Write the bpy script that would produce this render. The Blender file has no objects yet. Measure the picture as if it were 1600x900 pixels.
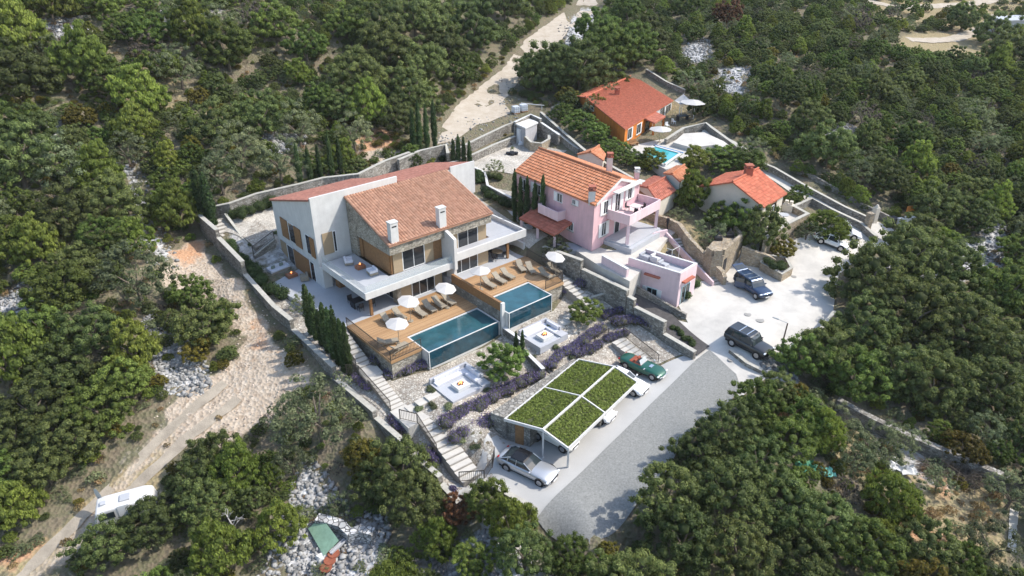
import bpy, bmesh, math, random
import numpy as np
from mathutils import Vector, Matrix
R=math.radians
random.seed(7); RNG=np.random.default_rng(11)
SC=bpy.context.scene; COL=SC.collection
# ---------------------------------------------------------------- camera, sky, sun, exposure
CAMZ=34.0; TH=R(28.5); FPX=1066.67
cd=bpy.data.cameras.new('camera'); cam=bpy.data.objects.new('camera',cd); COL.objects.link(cam)
cd.sensor_width=36; cd.lens=24; cd.clip_start=0.5; cd.clip_end=2500
cam.location=(0,0,CAMZ); cam.rotation_euler=(R(90)-TH,0,0); SC.camera=cam
SUN_EL=R(47); SUN_AZ=R(7)      # direction to the sun, measured from +x towards +y
wd=bpy.data.worlds.new('World'); SC.world=wd; wd.use_nodes=True
wn=wd.node_tree.nodes; bg=wn['Background']; sky=wn.new('ShaderNodeTexSky'); sky.sky_type='NISHITA'
sky.sun_disc=False; sky.sun_elevation=SUN_EL; sky.sun_rotation=R(90)-SUN_AZ
sky.air_density=1.2; sky.dust_density=1.5
wd.node_tree.links.new(sky.outputs[0],bg.inputs[0]); bg.inputs[1].default_value=0.15
sl=bpy.data.lights.new('sun','SUN'); so=bpy.data.objects.new('sun',sl); COL.objects.link(so)
sl.energy=2.6; sl.angle=R(0.5); sl.color=(1,0.95,0.87)
sdir=Vector((math.cos(SUN_EL)*math.cos(SUN_AZ),math.cos(SUN_EL)*math.sin(SUN_AZ),math.sin(SUN_EL)))
so.rotation_euler=sdir.to_track_quat('Z','Y').to_euler(); so.location=(40,40,80)
SC.view_settings.view_transform='Standard'; SC.view_settings.look='None'; SC.view_settings.exposure=0.9; SC.view_settings.gamma=1
SC.view_settings.use_curve_mapping=False
SC.cycles.max_bounces=6; SC.cycles.transparent_max_bounces=6; SC.cycles.diffuse_bounces=3; SC.cycles.caustics_reflective=False; SC.cycles.caustics_refractive=False
# ---------------------------------------------------------------- from a sight line to a point in the place
cT,sT=math.cos(TH),math.sin(TH)
def ray(u,v):
    x=(u-800)/FPX; y=(450-v)/FPX
    return np.array([x,cT+y*sT,-sT+y*cT])
def P(u,v,h):
    d=ray(u,v); t=(h-CAMZ)/d[2]; return np.array([0,0,CAMZ])+t*d
def proj(p):
    x,y,z=p[0],p[1],p[2]-CAMZ
    d=y*cT-z*sT; q=y*sT+z*cT
    return 800+FPX*x/d, 450-FPX*q/d, FPX/d
def zof(xy,v):
    lo,hi=-15,30
    for _ in range(40):
        m=(lo+hi)/2
        if proj((xy[0],xy[1],m))[1]>v: lo=m
        else: hi=m
    return m
def onwall(u,v,a,b):           # where the sight line meets the upright wall a-b: metres along it and height
    d=ray(u,v); a=np.array(a[:2]); b=np.array(b[:2]); e=(b-a)/np.linalg.norm(b-a)
    M=np.array([[d[0],-e[0]],[d[1],-e[1]]]); t,s=np.linalg.solve(M,a)
    return s, CAMZ+t*d[2]
aA=R(41); IA=np.array([math.cos(aA),math.sin(aA)]); JB=np.array([math.sin(aA),-math.cos(aA)])
O0=P(504,448,0)[:2]
def V(i,j,z): p=O0+i*IA+j*JB; return (p[0],p[1],z)     # villa frame: i along the front, j towards the garden
def toV(p): d=np.array(p[:2])-O0; return d@IA,d@JB
# ---------------------------------------------------------------- terrain
CP=[]
def cp(u,v,h): CP.append(tuple(P(u,v,h)))
for t in [(0,50,20),(200,50,19),(400,50,18),(0,150,14),(200,150,12.5),(400,150,11),(550,150,9.5),(550,50,17),(700,50,14.5),(0,300,7.5),
 (200,300,5.5),(200,400,3),(0,500,1.2),(200,500,.2),(0,650,-3),(300,250,7.5),(450,250,6),(600,225,5.3),(700,200,5.6),(760,140,7.6),(820,85,10.3),(900,10,15.3),
 (320,480,-1),(420,620,-3.4),(330,660,-4),(200,760,-5.5),(50,890,-7),(0,780,-5.5),(350,800,-6),(600,880,-6.8),(480,760,-5.7),(700,860,-6.3),(600,720,-5),(480,650,-4.1),
 (850,890,-6),(1000,880,-5.8),(1200,880,-5.6),(1500,880,-5.6),(1000,100,10.3),(1200,50,14),(1200,150,10),(1400,100,10.5),(1550,50,12),(1400,200,6),(1580,200,5.2),
 (1250,220,6),(1300,270,4.2),(1500,330,1.2),(1590,480,-2.2),(1400,600,-3.2),(1300,650,-3.8),(1500,750,-4.8),(1120,760,-4.9),(1590,640,-4),(1420,440,-.5),(1350,520,-1.6),(1240,590,-2.6),
 # right-hand houses
 (930,240,5.2),(975,232,5.7),(910,200,6.3),(900,160,7),(1040,240,5.2),(1100,215,5.8),(1160,230,5.6),(1080,185,6.6),(1060,160,7.6),(1000,290,4.3),(1090,290,3.7),(1130,270,4.4),
 (1150,330,2.6),(1220,350,2.4),(1190,265,4.2),(1260,300,3.3),(1330,340,1.6),(1385,352,.8),(960,260,4.9),
 (860,240,4.2),(750,255,4.1),(800,250,4.2),(700,270,3.6),(830,210,4.8),(780,290,3),(820,370,2.2),
 (900,380,2.2),(960,390,2.3),(1020,350,2.4),(1060,330,2.7),(1085,370,2.0),(1100,400,.6),(1115,425,-.2),
 # paved court
 (1110,540,-1.7),(1165,550,-1.3),(1080,490,-.9),(1100,450,-.3),(1172,450,-.2),(1250,470,-.3),(1300,400,.3),(1350,380,.3),(1410,372,.4),(1280,500,-.9),(1200,540,-1.3),(1140,500,-.8),(1210,410,.1)]: cp(*t)
# the road plane that climbs from the lower left to the court
rp0=P(838,808,-4.2); rp1=P(1088,563,-2.0); rd=(rp1-rp0)[:2]; rl=np.linalg.norm(rd); rd=rd/rl; rn=np.array([rd[1],-rd[0]])
def roadz(x,y): return -4.2+2.2*((x-rp0[0])*rd[0]+(y-rp0[1])*rd[1])/rl
def PR(u,v):                  # point on the road plane
    z=-3.
    for _ in range(12): p=P(u,v,z); z=roadz(p[0],p[1])
    return p
for a in (-3,1,5,9,13,17,21,24):
    for b in (-7.5,-5,-2.5,0,3,6,9):
        if (a>20 and b<-3) or (a>14 and b<-6): continue
        q=rp0[:2]+rd*a+rn*b; CP.append((q[0],q[1],roadz(q[0],q[1])))
for i,j,z in [(-3,0,-.5),(3,6,-.5),(10,6,-.5),(15,0,-.2),(6,-5,-.5),(-3,6,-.9),(-4,11,-1.9),(-4,16,-2.4),(-4,22,-3.5),(-4.2,27,-4.4),(-3.5,-8,.4),(-3.5,-14,2.2),(3,-13,2.3),(12,-12,2.6),(19,-12,2.9),
 (22,-4,2.2),(22,6,1.6),(18,8,.2),(19,14,.0),(3,18,-2),(8,18,-1.9),(-2,18.5,-2.1),(3,23,-2.25),(7.5,23,-2.15),(-2,23,-2.4),(3,25.7,-3.),(6,25,-2.9),(-1,27,-3.6),
 (11.5,19,-1.0),(15.5,19,-1.0),(19,18,-.7),(12,22,-1.5),(16,22,-1.5),(19,23,-1.3),(12,25,-2.3),(16,26,-2.4),(19,27,-1.9),(16,28,-3.0),
 (-7,-18,1.6),(-7,-6,.5),(-7,0,-1.4),(-7,10,-2.4),(-7,20,-3.7),(-6.5,28,-5.3),(-7,-12,1.0)]:
    CP.append(V(i,j,z))
for t in [(-150,100,30),(-90,180,38),(0,230,36),(100,230,27),(190,230,24),(-120,60,10),(-100,20,-4),(160,120,5),(150,60,-4),(120,20,-8),(-40,10,-10),(40,8,-9),(260,400,45),(0,420,60),(-260,400,60)]: CP.append(t)
CP=np.array(CP); CC=1.2
def _k(A,B): return -np.sqrt(((A[:,None,:]-B[None,:,:])**2).sum(-1)+CC*CC)
_n=len(CP); K=np.zeros((_n+3,_n+3)); K[:_n,:_n]=_k(CP[:,:2],CP[:,:2])-np.eye(_n)*0.04
K[:_n,_n]=1; K[_n,:_n]=1; K[:_n,_n+1:]=CP[:,:2]/100; K[_n+1:,:_n]=CP[:,:2].T/100
WT=np.linalg.solve(K,np.concatenate([CP[:,2],[0,0,0]]))
def TT(xy):
    xy=np.atleast_2d(np.asarray(xy,float)); out=[]
    for k in range(0,len(xy),20000):
        q=xy[k:k+20000]; out.append(_k(q,CP[:,:2])@WT[:_n]+WT[_n]+q@WT[_n+1:]/100)
    return np.concatenate(out)
def T(x,y): return float(TT([[x,y]])[0])
def G(u,v):                   # where the sight line meets the ground
    d=ray(u,v); ts=np.arange(28,420,1.0); pts=np.array([0,0,CAMZ])+ts[:,None]*d
    f=pts[:,2]-TT(pts[:,:2]); k=int(np.argmax(f<0))
    if f[k]>=0: return pts[-1]
    if k==0: return pts[0]
    t0=ts[k-1]+f[k-1]/(f[k-1]-f[k]); p=np.array([0,0,CAMZ])+t0*d; p[2]=T(p[0],p[1]); return p
def GH(u,v,dh):               # where the sight line passes dh above the ground
    d=ray(u,v); ts=np.arange(28,420,1.0); pts=np.array([0,0,CAMZ])+ts[:,None]*d
    f=pts[:,2]-TT(pts[:,:2])-dh; k=int(np.argmax(f<0)); t0=ts[k-1]+f[k-1]/(f[k-1]-f[k]); return tuple(np.array([0,0,CAMZ])+t0*d)
def GP(pl): return [tuple(G(u,v)) for u,v in pl]
# ---------------------------------------------------------------- object helpers
def tag(o,label=None,cat=None,group=None,kind=None):
    if label: o['label']=label
    if cat: o['category']=cat
    if group: o['group']=group
    if kind: o['kind']=kind
    return o
def empty(name,loc,rz=0,label=None,cat=None,group=None):
    o=bpy.data.objects.new(name,None); COL.objects.link(o); o.location=loc; o.rotation_euler=(0,0,rz); o.empty_display_size=.3
    return tag(o,label,cat,group)
def mkobj(name,me,mat=None,parent=None,loc=None):
    o=bpy.data.objects.new(name,me); COL.objects.link(o)
    if mat is not None:
        for m in (mat if isinstance(mat,(list,tuple)) else [mat]): me.materials.append(m)
    if parent: o.parent=parent
    if loc is not None: o.location=loc
    return o
class MB:
    def __init__(s,org=(0,0,0)): s.v=[];s.f=[];s.m=[];s.o=np.array(org,float);s.c=[]
    def add(s,vs,fs,mi=0,col=None):
        n=len(s.v); s.v+= [tuple(np.array(p,float)-s.o) for p in vs]
        for f in fs: s.f.append(tuple(n+k for k in f)); s.m.append(mi); s.c.append(col)
    def box(s,a,b,mi=0,fn=None):
        x0,y0,z0=a;x1,y1,z1=b
        vs=[(x,y,z) for z in (z0,z1) for x,y in ((x0,y0),(x1,y0),(x1,y1),(x0,y1))]
        if fn: vs=[fn(*p) for p in vs]
        s.add(vs,[(0,3,2,1),(4,5,6,7),(0,1,5,4),(1,2,6,5),(2,3,7,6),(3,0,4,7)],mi)
    def vbox(s,a,b,mi=0): s.box(a,b,mi,V)
    def prism(s,pts,z0,z1,mi=0):
        n=len(pts)
        zb=z0 if hasattr(z0,'__len__') else [z0]*n; zt=z1 if hasattr(z1,'__len__') else [z1]*n
        vs=[(p[0],p[1],zb[k]) for k,p in enumerate(pts)]+[(p[0],p[1],zt[k]) for k,p in enumerate(pts)]
        s.add(vs,[tuple(range(n))[::-1],tuple(range(n,2*n))]+[(k,(k+1)%n,n+(k+1)%n,n+k) for k in range(n)],mi)
    def cyl(s,c,r,z0,z1,n=12,r2=None,mi=0):
        r2=r if r2 is None else r2
        vs=[(c[0]+r*math.cos(2*math.pi*k/n),c[1]+r*math.sin(2*math.pi*k/n),z0) for k in range(n)]+[(c[0]+r2*math.cos(2*math.pi*k/n),c[1]+r2*math.sin(2*math.pi*k/n),z1) for k in range(n)]
        s.add(vs,[tuple(range(n))[::-1],tuple(range(n,2*n))]+[(k,(k+1)%n,n+(k+1)%n,n+k) for k in range(n)],mi)
    def tube(s,p,q,r,r2=None,n=6,mi=0):
        p=Vector(p);q=Vector(q);d=(q-p)
        if d.length<1e-6: return
        r2=r if r2 is None else r2; a=d.normalized(); t=a.orthogonal().normalized(); b=a.cross(t)
        vs=[tuple(p+(t*math.cos(2*math.pi*k/n)+b*math.sin(2*math.pi*k/n))*r) for k in range(n)]+[tuple(q+(t*math.cos(2*math.pi*k/n)+b*math.sin(2*math.pi*k/n))*r2) for k in range(n)]
        s.add(vs,[tuple(range(n))[::-1],tuple(range(n,2*n))]+[(k,(k+1)%n,n+(k+1)%n,n+k) for k in range(n)],mi)
    def loft(s,rings,mi=0,cap=True,closed=True):
        n=len(rings[0]); vs=[p for r in rings for p in r]; fs=[]
        for a in range(len(rings)-1):
            for k in range(n if closed else n-1):
                k2=(k+1)%n; fs.append((a*n+k,a*n+k2,(a+1)*n+k2,(a+1)*n+k))
        if cap: fs+=[tuple(range(n))[::-1],tuple((len(rings)-1)*n+k for k in range(n))]
        s.add(vs,fs,mi)
    def build(s,name,mat,parent=None,smooth=False,bevel=0,loc=None,label=None):
        me=bpy.data.meshes.new(name); me.from_pydata(s.v,[],s.f)
        if any(s.m): me.polygons.foreach_set('material_index',s.m)
        bm=bmesh.new(); bm.from_mesh(me); bmesh.ops.recalc_face_normals(bm,faces=bm.faces); bm.to_mesh(me); bm.free()
        if smooth: me.polygons.foreach_set('use_smooth',[True]*len(me.polygons))
        if any(c is not None for c in s.c):
            at=me.attributes.new('tint','FLOAT','FACE'); at.data.foreach_set('value',[0.5 if c is None else c for c in s.c])
        o=mkobj(name,me,mat,parent,loc)
        if bevel:
            b=o.modifiers.new('bevel','BEVEL'); b.width=bevel; b.segments=2; b.limit_method='ANGLE'
        if label: o['label']=label
        return o
def setz(o,x,y,z): o.location=(x,y,z)
# ---------------------------------------------------------------- materials
MATS={}
def mat(name,col,rough=.8,metal=0,noise=0,nscale=2.,bump=0,bscale=12,spec=.3,emit=None,tint=0,col2=None,trans=0,alpha=1,streak=0):
    if name in MATS: return MATS[name]
    m=bpy.data.materials.new(name); m.use_nodes=True; N=m.node_tree.nodes; L=m.node_tree.links
    b=N['Principled BSDF']; b.inputs['Roughness'].default_value=rough; b.inputs['Metallic'].default_value=metal
    b.inputs['Specular IOR Level'].default_value=spec; b.inputs['Base Color'].default_value=(*col,1)
    tc=N.new('ShaderNodeTexCoord'); src=None
    if noise:
        nz=N.new('ShaderNodeTexNoise'); nz.inputs['Scale'].default_value=nscale; nz.inputs['Detail'].default_value=6; nz.inputs['Roughness'].default_value=.65
        L.new(tc.outputs['Object'],nz.inputs['Vector'])
        cr=N.new('ShaderNodeValToRGB'); cr.color_ramp.elements[0].position=.3; cr.color_ramp.elements[1].position=.7
        c2=col2 if col2 else tuple(min(1,c*(1+noise)) for c in col); c1=tuple(c*(1-noise) for c in col) if not col2 else col
        cr.color_ramp.elements[0].color=(*c1,1); cr.color_ramp.elements[1].color=(*c2,1)
        L.new(nz.outputs['Fac'],cr.inputs['Fac']); src=cr.outputs['Color']
    if tint:
        at=N.new('ShaderNodeAttribute'); at.attribute_name='tint'
        mr=N.new('ShaderNodeMapRange'); mr.inputs['To Min'].default_value=1-tint; mr.inputs['To Max'].default_value=1+tint
        L.new(at.outputs['Fac'],mr.inputs['Value'])
        mx=N.new('ShaderNodeVectorMath'); mx.operation='SCALE'; L.new(mr.outputs[0],mx.inputs['Scale'])
        if src: L.new(src,mx.inputs[0])
        else: mx.inputs[0].default_value=col
        src=mx.outputs[0]
    if streak and src:
        mp=N.new('ShaderNodeMapping'); mp.inputs['Scale'].default_value=(1,1,.14); L.new(tc.outputs['Object'],mp.inputs['Vector'])
        n3=N.new('ShaderNodeTexNoise'); n3.inputs['Scale'].default_value=2.6; n3.inputs['Detail'].default_value=5; L.new(mp.outputs[0],n3.inputs['Vector'])
        m3=N.new('ShaderNodeMapRange'); m3.inputs['From Min'].default_value=.35; m3.inputs['From Max'].default_value=.65; m3.inputs['To Min'].default_value=1-streak; m3.inputs['To Max'].default_value=1+streak*.3; L.new(n3.outputs['Fac'],m3.inputs['Value'])
        s3=N.new('ShaderNodeVectorMath'); s3.operation='SCALE'; L.new(src,s3.inputs[0]); L.new(m3.outputs[0],s3.inputs['Scale']); src=s3.outputs[0]
    if src: L.new(src,b.inputs['Base Color'])
    if bump:
        n2=N.new('ShaderNodeTexNoise'); n2.inputs['Scale'].default_value=bscale; n2.inputs['Detail'].default_value=4; L.new(tc.outputs['Object'],n2.inputs['Vector'])
        bp=N.new('ShaderNodeBump'); bp.inputs['Strength'].default_value=bump; bp.inputs['Distance'].default_value=.05
        L.new(n2.outputs['Fac'],bp.inputs['Height']); L.new(bp.outputs[0],b.inputs['Normal'])
    if emit: b.inputs['Emission Color'].default_value=(*emit[:3],1); b.inputs['Emission Strength'].default_value=emit[3]
    if trans: b.inputs['Transmission Weight'].default_value=trans
    if alpha<1: b.inputs['Alpha'].default_value=alpha
    MATS[name]=m; return m
def stonemat(name,cols,scale=3.2,mortar=(.2,.18,.15),zs=1.7,bump=.8):
    m=bpy.data.materials.new(name); m.use_nodes=True; N=m.node_tree.nodes; L=m.node_tree.links; b=N['Principled BSDF']
    b.inputs['Roughness'].default_value=.9; b.inputs['Specular IOR Level'].default_value=.2
    tc=N.new('ShaderNodeTexCoord'); mp=N.new('ShaderNodeMapping'); mp.inputs['Scale'].default_value=(1,1,zs); L.new(tc.outputs['Object'],mp.inputs['Vector'])
    vo=N.new('ShaderNodeTexVoronoi'); vo.inputs['Scale'].default_value=scale; L.new(mp.outputs[0],vo.inputs['Vector'])
    ve=N.new('ShaderNodeTexVoronoi'); ve.feature='DISTANCE_TO_EDGE'; ve.inputs['Scale'].default_value=scale; L.new(mp.outputs[0],ve.inputs['Vector'])
    sp=N.new('ShaderNodeSeparateColor'); L.new(vo.outputs['Color'],sp.inputs[0])
    cr=N.new('ShaderNodeValToRGB'); e=cr.color_ramp.elements
    e[0].color=(*cols[0],1); e[1].color=(*cols[-1],1); e[1].position=1
    for k in range(1,len(cols)-1): q=e.new(k/(len(cols)-1)); q.color=(*cols[k],1)
    L.new(sp.outputs[0],cr.inputs['Fac'])
    mr=N.new('ShaderNodeMapRange'); mr.inputs['From Min'].default_value=.02; mr.inputs['From Max'].default_value=.09; L.new(ve.outputs['Distance'],mr.inputs['Value'])
    mx=N.new('ShaderNodeMix'); mx.data_type='RGBA'; mx.inputs['A'].default_value=(*mortar,1); L.new(mr.outputs[0],mx.inputs['Factor']); L.new(cr.outputs[0],mx.inputs['B'])
    nz=N.new('ShaderNodeTexNoise'); nz.inputs['Scale'].default_value=.6; nz.inputs['Detail'].default_value=5; L.new(tc.outputs['Object'],nz.inputs['Vector'])
    mr2=N.new('ShaderNodeMapRange'); mr2.inputs['From Min'].default_value=.3; mr2.inputs['From Max'].default_value=.7; mr2.inputs['To Min'].default_value=.72; mr2.inputs['To Max'].default_value=1.15; L.new(nz.outputs['Fac'],mr2.inputs['Value'])
    sc=N.new('ShaderNodeVectorMath'); sc.operation='SCALE'; L.new(mx.outputs['Result'],sc.inputs[0]); L.new(mr2.outputs[0],sc.inputs['Scale']); L.new(sc.outputs[0],b.inputs['Base Color'])
    bp=N.new('ShaderNodeBump'); bp.inputs['Strength'].default_value=bump; bp.inputs['Distance'].default_value=.08; L.new(mr.outputs[0],bp.inputs['Height']); L.new(bp.outputs[0],b.inputs['Normal'])
    MATS[name]=m; return m
M_drywall=stonemat('dry stone',[(.17,.155,.135),(.3,.28,.25),(.42,.4,.36),(.25,.225,.19)],3.6)
M_stone=stonemat('facing stone',[(.3,.27,.22),(.42,.38,.31),(.55,.51,.43),(.2,.18,.15)],4.2,(.3,.27,.22))
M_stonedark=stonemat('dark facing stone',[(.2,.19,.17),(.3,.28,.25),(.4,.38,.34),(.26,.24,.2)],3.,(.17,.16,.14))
M_warmstone=stonemat('warm stone',[(.4,.31,.21),(.54,.44,.31),(.46,.4,.32),(.33,.26,.18)],4.2,(.34,.28,.21))
M_gravel=stonemat('gravel',[(.42,.37,.31),(.6,.55,.47),(.34,.29,.24),(.7,.66,.58)],4.5,(.3,.26,.21),1,.7)
M_pebble=stonemat('pale gravel',[(.5,.46,.4),(.66,.62,.55),(.42,.37,.31),(.72,.69,.62)],9,(.4,.36,.3),1,.5)
M_cap=mat('wall coping',(.42,.4,.35),.85,noise=.18,nscale=3)
M_white=mat('white render',(.61,.6,.58),.75,streak=.05,noise=.07,nscale=1.2)
M_plaster2=mat('cream render',(.62,.56,.47),.85,noise=.08,nscale=.7)
M_greyfl=mat('terrace tile',(.42,.43,.45),.55,noise=.07,nscale=.6)
M_wood=mat('cedar boards',(.27,.145,.065),.6,noise=.25,nscale=5)
M_beige=mat('beige shutter',(.36,.27,.17),.6,noise=.08,nscale=4)
M_glass=mat('dark window glass',(.02,.024,.028),.06,spec=.7)
M_frame=mat('white frame',(.75,.75,.74),.5)
M_dark=mat('dark metal',(.05,.05,.055),.5,.6)
M_rail=mat('bronze rail',(.08,.07,.06),.5,.4)
M_asph=mat('dark lane tarmac',(.085,.078,.075),.9,noise=.25,nscale=3)
M_road=mat('grey road',(.25,.25,.235),.95,noise=.28,nscale=7,bump=.3,bscale=30)
M_drive=mat('pale driveway concrete',(.44,.43,.41),.85,noise=.06,nscale=.5)
M_court=mat('white court concrete',(.55,.52,.47),.85,noise=.16,nscale=.5,bump=.2)
M_pave=mat('pale paving',(.52,.49,.44),.8,noise=.12,nscale=1.2)
M_pink=mat('pink render',(.68,.44,.46),.85,streak=.09,noise=.1,nscale=.8)
M_pinkl=mat('pale pink render',(.72,.55,.57),.85,streak=.08,noise=.08,nscale=.8)
M_orange=mat('orange render',(.62,.2,.035),.85,streak=.2,noise=.07,nscale=.9)
M_dirtroad=mat('dirt road',(.38,.315,.24),.95,noise=.2,nscale=.7,col2=(.5,.44,.36),bump=.6,bscale=9)
M_track=mat('dirt track',(.36,.31,.245),.95,noise=.25,nscale=.8,bump=.6,bscale=9)
M_water=mat('pool water',(.022,.085,.105),.04,spec=.8,noise=.3,nscale=.8,bump=.15,bscale=3)
M_water2=mat('turquoise water',(.03,.36,.38),.05,spec=.8)
M_poolglass=mat('blue pool glass',(.012,.055,.08),.06,spec=.8,noise=.4,nscale=1.2)
M_fabric=mat('pale fabric',(.62,.62,.66),.9,noise=.05,nscale=5)
M_rattan=mat('weathered slats',(.3,.26,.2),.8,noise=.2,nscale=8)
M_fire=mat('fire flames',(1,.4,.1),.9,emit=(1,.36,.12,1.6))
M_ember=mat('burning logs',(.12,.04,.02),.9,noise=.5,nscale=9)
M_canvas=mat('white canvas',(.5,.48,.46),.85,noise=.03)
M_bark=mat('bark',(.16,.13,.1),.95,noise=.3,nscale=6,bump=.6,bscale=15)
M_white_rock=mat('pale limestone',(.28,.275,.265),.95,noise=.3,nscale=1.5,tint=.4,bump=.5)
M_rust=mat('rusty sheet',(.28,.09,.05),.8,noise=.3,nscale=4)
M_green=mat('green sheet',(.26,.4,.28),.7,noise=.2,nscale=2)
def tilemat(name,a,b,c):
    m=mat(name,a,.85,noise=.3,nscale=1.6,tint=.17,col2=b,bump=.25,bscale=10); return m
M_tile=tilemat('terracotta mix tiles',(.34,.17,.105),(.45,.26,.175),0)
M_tileflat=tilemat('terracotta tiles smooth',(.33,.13,.09),(.4,.19,.14),0)
M_tileor=tilemat('orange clay tiles',(.46,.165,.075),(.55,.25,.14),0)
M_tilebr=tilemat('bright clay tiles',(.47,.125,.07),(.56,.19,.11),0)
M_tilered=tilemat('red clay tiles',(.4,.12,.075),(.48,.18,.12),0)
def deckmat():
    m=bpy.data.materials.new('deck boards'); m.use_nodes=True; N=m.node_tree.nodes; L=m.node_tree.links; b=N['Principled BSDF']; b.inputs['Roughness'].default_value=.6
    tc=N.new('ShaderNodeTexCoord'); mp=N.new('ShaderNodeMapping'); mp.inputs['Rotation'].default_value=(0,0,-aA); L.new(tc.outputs['Object'],mp.inputs['Vector'])
    sx=N.new('ShaderNodeSeparateXYZ'); L.new(mp.outputs[0],sx.inputs[0])
    mu=N.new('ShaderNodeMath'); mu.operation='MULTIPLY'; mu.inputs[1].default_value=6.9; L.new(sx.outputs['Y'],mu.inputs[0])
    fl=N.new('ShaderNodeMath'); fl.operation='FLOOR'; L.new(mu.outputs[0],fl.inputs[0]); fr=N.new('ShaderNodeMath'); fr.operation='FRACT'; L.new(mu.outputs[0],fr.inputs[0])
    wn_=N.new('ShaderNodeTexWhiteNoise'); wn_.noise_dimensions='1D'; L.new(fl.outputs[0],wn_.inputs['W'])
    cr=N.new('ShaderNodeValToRGB'); cr.color_ramp.elements[0].color=(.36,.21,.1,1); cr.color_ramp.elements[1].color=(.48,.3,.155,1); L.new(wn_.outputs['Value'],cr.inputs['Fac'])
    gt=N.new('ShaderNodeMath'); gt.operation='GREATER_THAN'; gt.inputs[1].default_value=.1; L.new(fr.outputs[0],gt.inputs[0])
    mx=N.new('ShaderNodeMix'); mx.data_type='RGBA'; mx.inputs['A'].default_value=(.12,.07,.035,1); L.new(gt.outputs[0],mx.inputs['Factor']); L.new(cr.outputs[0],mx.inputs['B']); L.new(mx.outputs['Result'],b.inputs['Base Color'])
    return m
M_deck=deckmat()
def leafmat(name,col,var=.5,rnd=.34,warm=.3):
    m=bpy.data.materials.new(name); m.use_nodes=True; N=m.node_tree.nodes; L=m.node_tree.links; b=N['Principled BSDF']
    b.inputs['Roughness'].default_value=.65; b.inputs['Specular IOR Level'].default_value=.25
    at=N.new('ShaderNodeAttribute'); at.attribute_name='tint'; oi=N.new('ShaderNodeObjectInfo')
    cr=N.new('ShaderNodeValToRGB'); e=cr.color_ramp.elements
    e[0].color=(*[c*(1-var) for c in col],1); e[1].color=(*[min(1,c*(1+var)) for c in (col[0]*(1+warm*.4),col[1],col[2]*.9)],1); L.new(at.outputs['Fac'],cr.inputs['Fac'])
    mr=N.new('ShaderNodeMapRange'); mr.inputs['To Min'].default_value=1-rnd; mr.inputs['To Max'].default_value=1+rnd; L.new(oi.outputs['Random'],mr.inputs['Value'])
    sc=N.new('ShaderNodeVectorMath'); sc.operation='SCALE'; L.new(cr.outputs[0],sc.inputs[0]); L.new(mr.outputs[0],sc.inputs['Scale'])
    hs=N.new('ShaderNodeHueSaturation'); mr2=N.new('ShaderNodeMapRange'); mr2.inputs['To Min'].default_value=.482; mr2.inputs['To Max'].default_value=.513
    mu=N.new('ShaderNodeMath'); mu.operation='MULTIPLY'; mu.inputs[1].default_value=7.31; L.new(oi.outputs['Random'],mu.inputs[0]); fr=N.new('ShaderNodeMath'); fr.operation='FRACT'; L.new(mu.outputs[0],fr.inputs[0])
    L.new(fr.outputs[0],mr2.inputs['Value']); L.new(mr2.outputs[0],hs.inputs['Hue']); L.new(sc.outputs[0],hs.inputs['Color']); L.new(hs.outputs[0],b.inputs['Base Color'])
    b.inputs['Subsurface Weight'].default_value=0
    tr=N.new('ShaderNodeBsdfTranslucent'); L.new(hs.outputs[0],tr.inputs['Color']); ms=N.new('ShaderNodeMixShader'); ms.inputs[0].default_value=.42
    L.new(b.outputs[0],ms.inputs[1]); L.new(tr.outputs[0],ms.inputs[2]); L.new(ms.outputs[0],N['Material Output'].inputs[0])
    MATS[name]=m; return m
LEAF={'oak':leafmat('holm oak leaves',(.132,.18,.06)),'green':leafmat('green leaves',(.14,.21,.05)),'pine':leafmat('pine needles',(.205,.27,.058)),
 'olive':leafmat('olive leaves',(.17,.215,.115)),'bare':leafmat('grey twigs',(.15,.135,.115)),'yellow':leafmat('yellow green leaves',(.17,.16,.03)),'rust':leafmat('russet leaves',(.19,.11,.05)),
 'cyp':leafmat('cypress foliage',(.07,.12,.045),.5),'hedge':leafmat('hedge leaves',(.06,.1,.035)),'lav':leafmat('lavender flowers',(.2,.165,.32),.4,.1,0),'lavg':leafmat('lavender leaves',(.17,.18,.12)),
 'dry':leafmat('dry grass blades',(.28,.22,.12)),'roofg':leafmat('roof planting leaves',(.15,.225,.055),.6)}
# ---------------------------------------------------------------- foliage
def cards(cen,rad,n,size,seed,up=.25,flat=1.,tintn=None,squash=1.,outward=.7,vert=0):
    """leaf-sized faces spread over a set of clumps"""
    g=np.random.default_rng(seed); m=len(cen); k=n*m
    d=g.normal(size=(k,3)); d/=np.linalg.norm(d,axis=1)[:,None]
    neg=d[:,2]<-up; d[neg,2]*=-1
    idx=np.repeat(np.arange(m),n); r=rad[idx][:,None]*(g.uniform(.72,1.06,size=(k,1)))
    pos=cen[idx]+d*r*np.array([1,1,squash])
    nr=d*outward+g.normal(size=(k,3))*(1-outward)*.8; nr/=np.linalg.norm(nr,axis=1)[:,None]
    if vert: nr[:,2]*=(1-vert); nr/=np.linalg.norm(nr,axis=1)[:,None]
    a=np.cross(nr,g.normal(size=(k,3))); a/=np.linalg.norm(a,axis=1)[:,None]; b=np.cross(nr,a)
    if vert: b=b*.6+np.array([0,0,1.])*.9
    s=size*g.uniform(.6,1.3,size=(k,1)); s2=s*g.uniform(.5,.9,size=(k,1))*(1.7 if vert else 1)
    q=np.stack([pos-a*s*.5,pos+b*s2*.5,pos+a*s*.5,pos-b*s2*.5],1).reshape(-1,3)
    ct=g.uniform(0,1,m)
    tint=np.clip(ct[idx]*.5+g.uniform(0,.3,k)+.25*np.clip(d[:,2],-.3,1)*0+.1,0,1)
    if tintn is not None: tint=tintn(pos,tint)
    return q,tint
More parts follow.
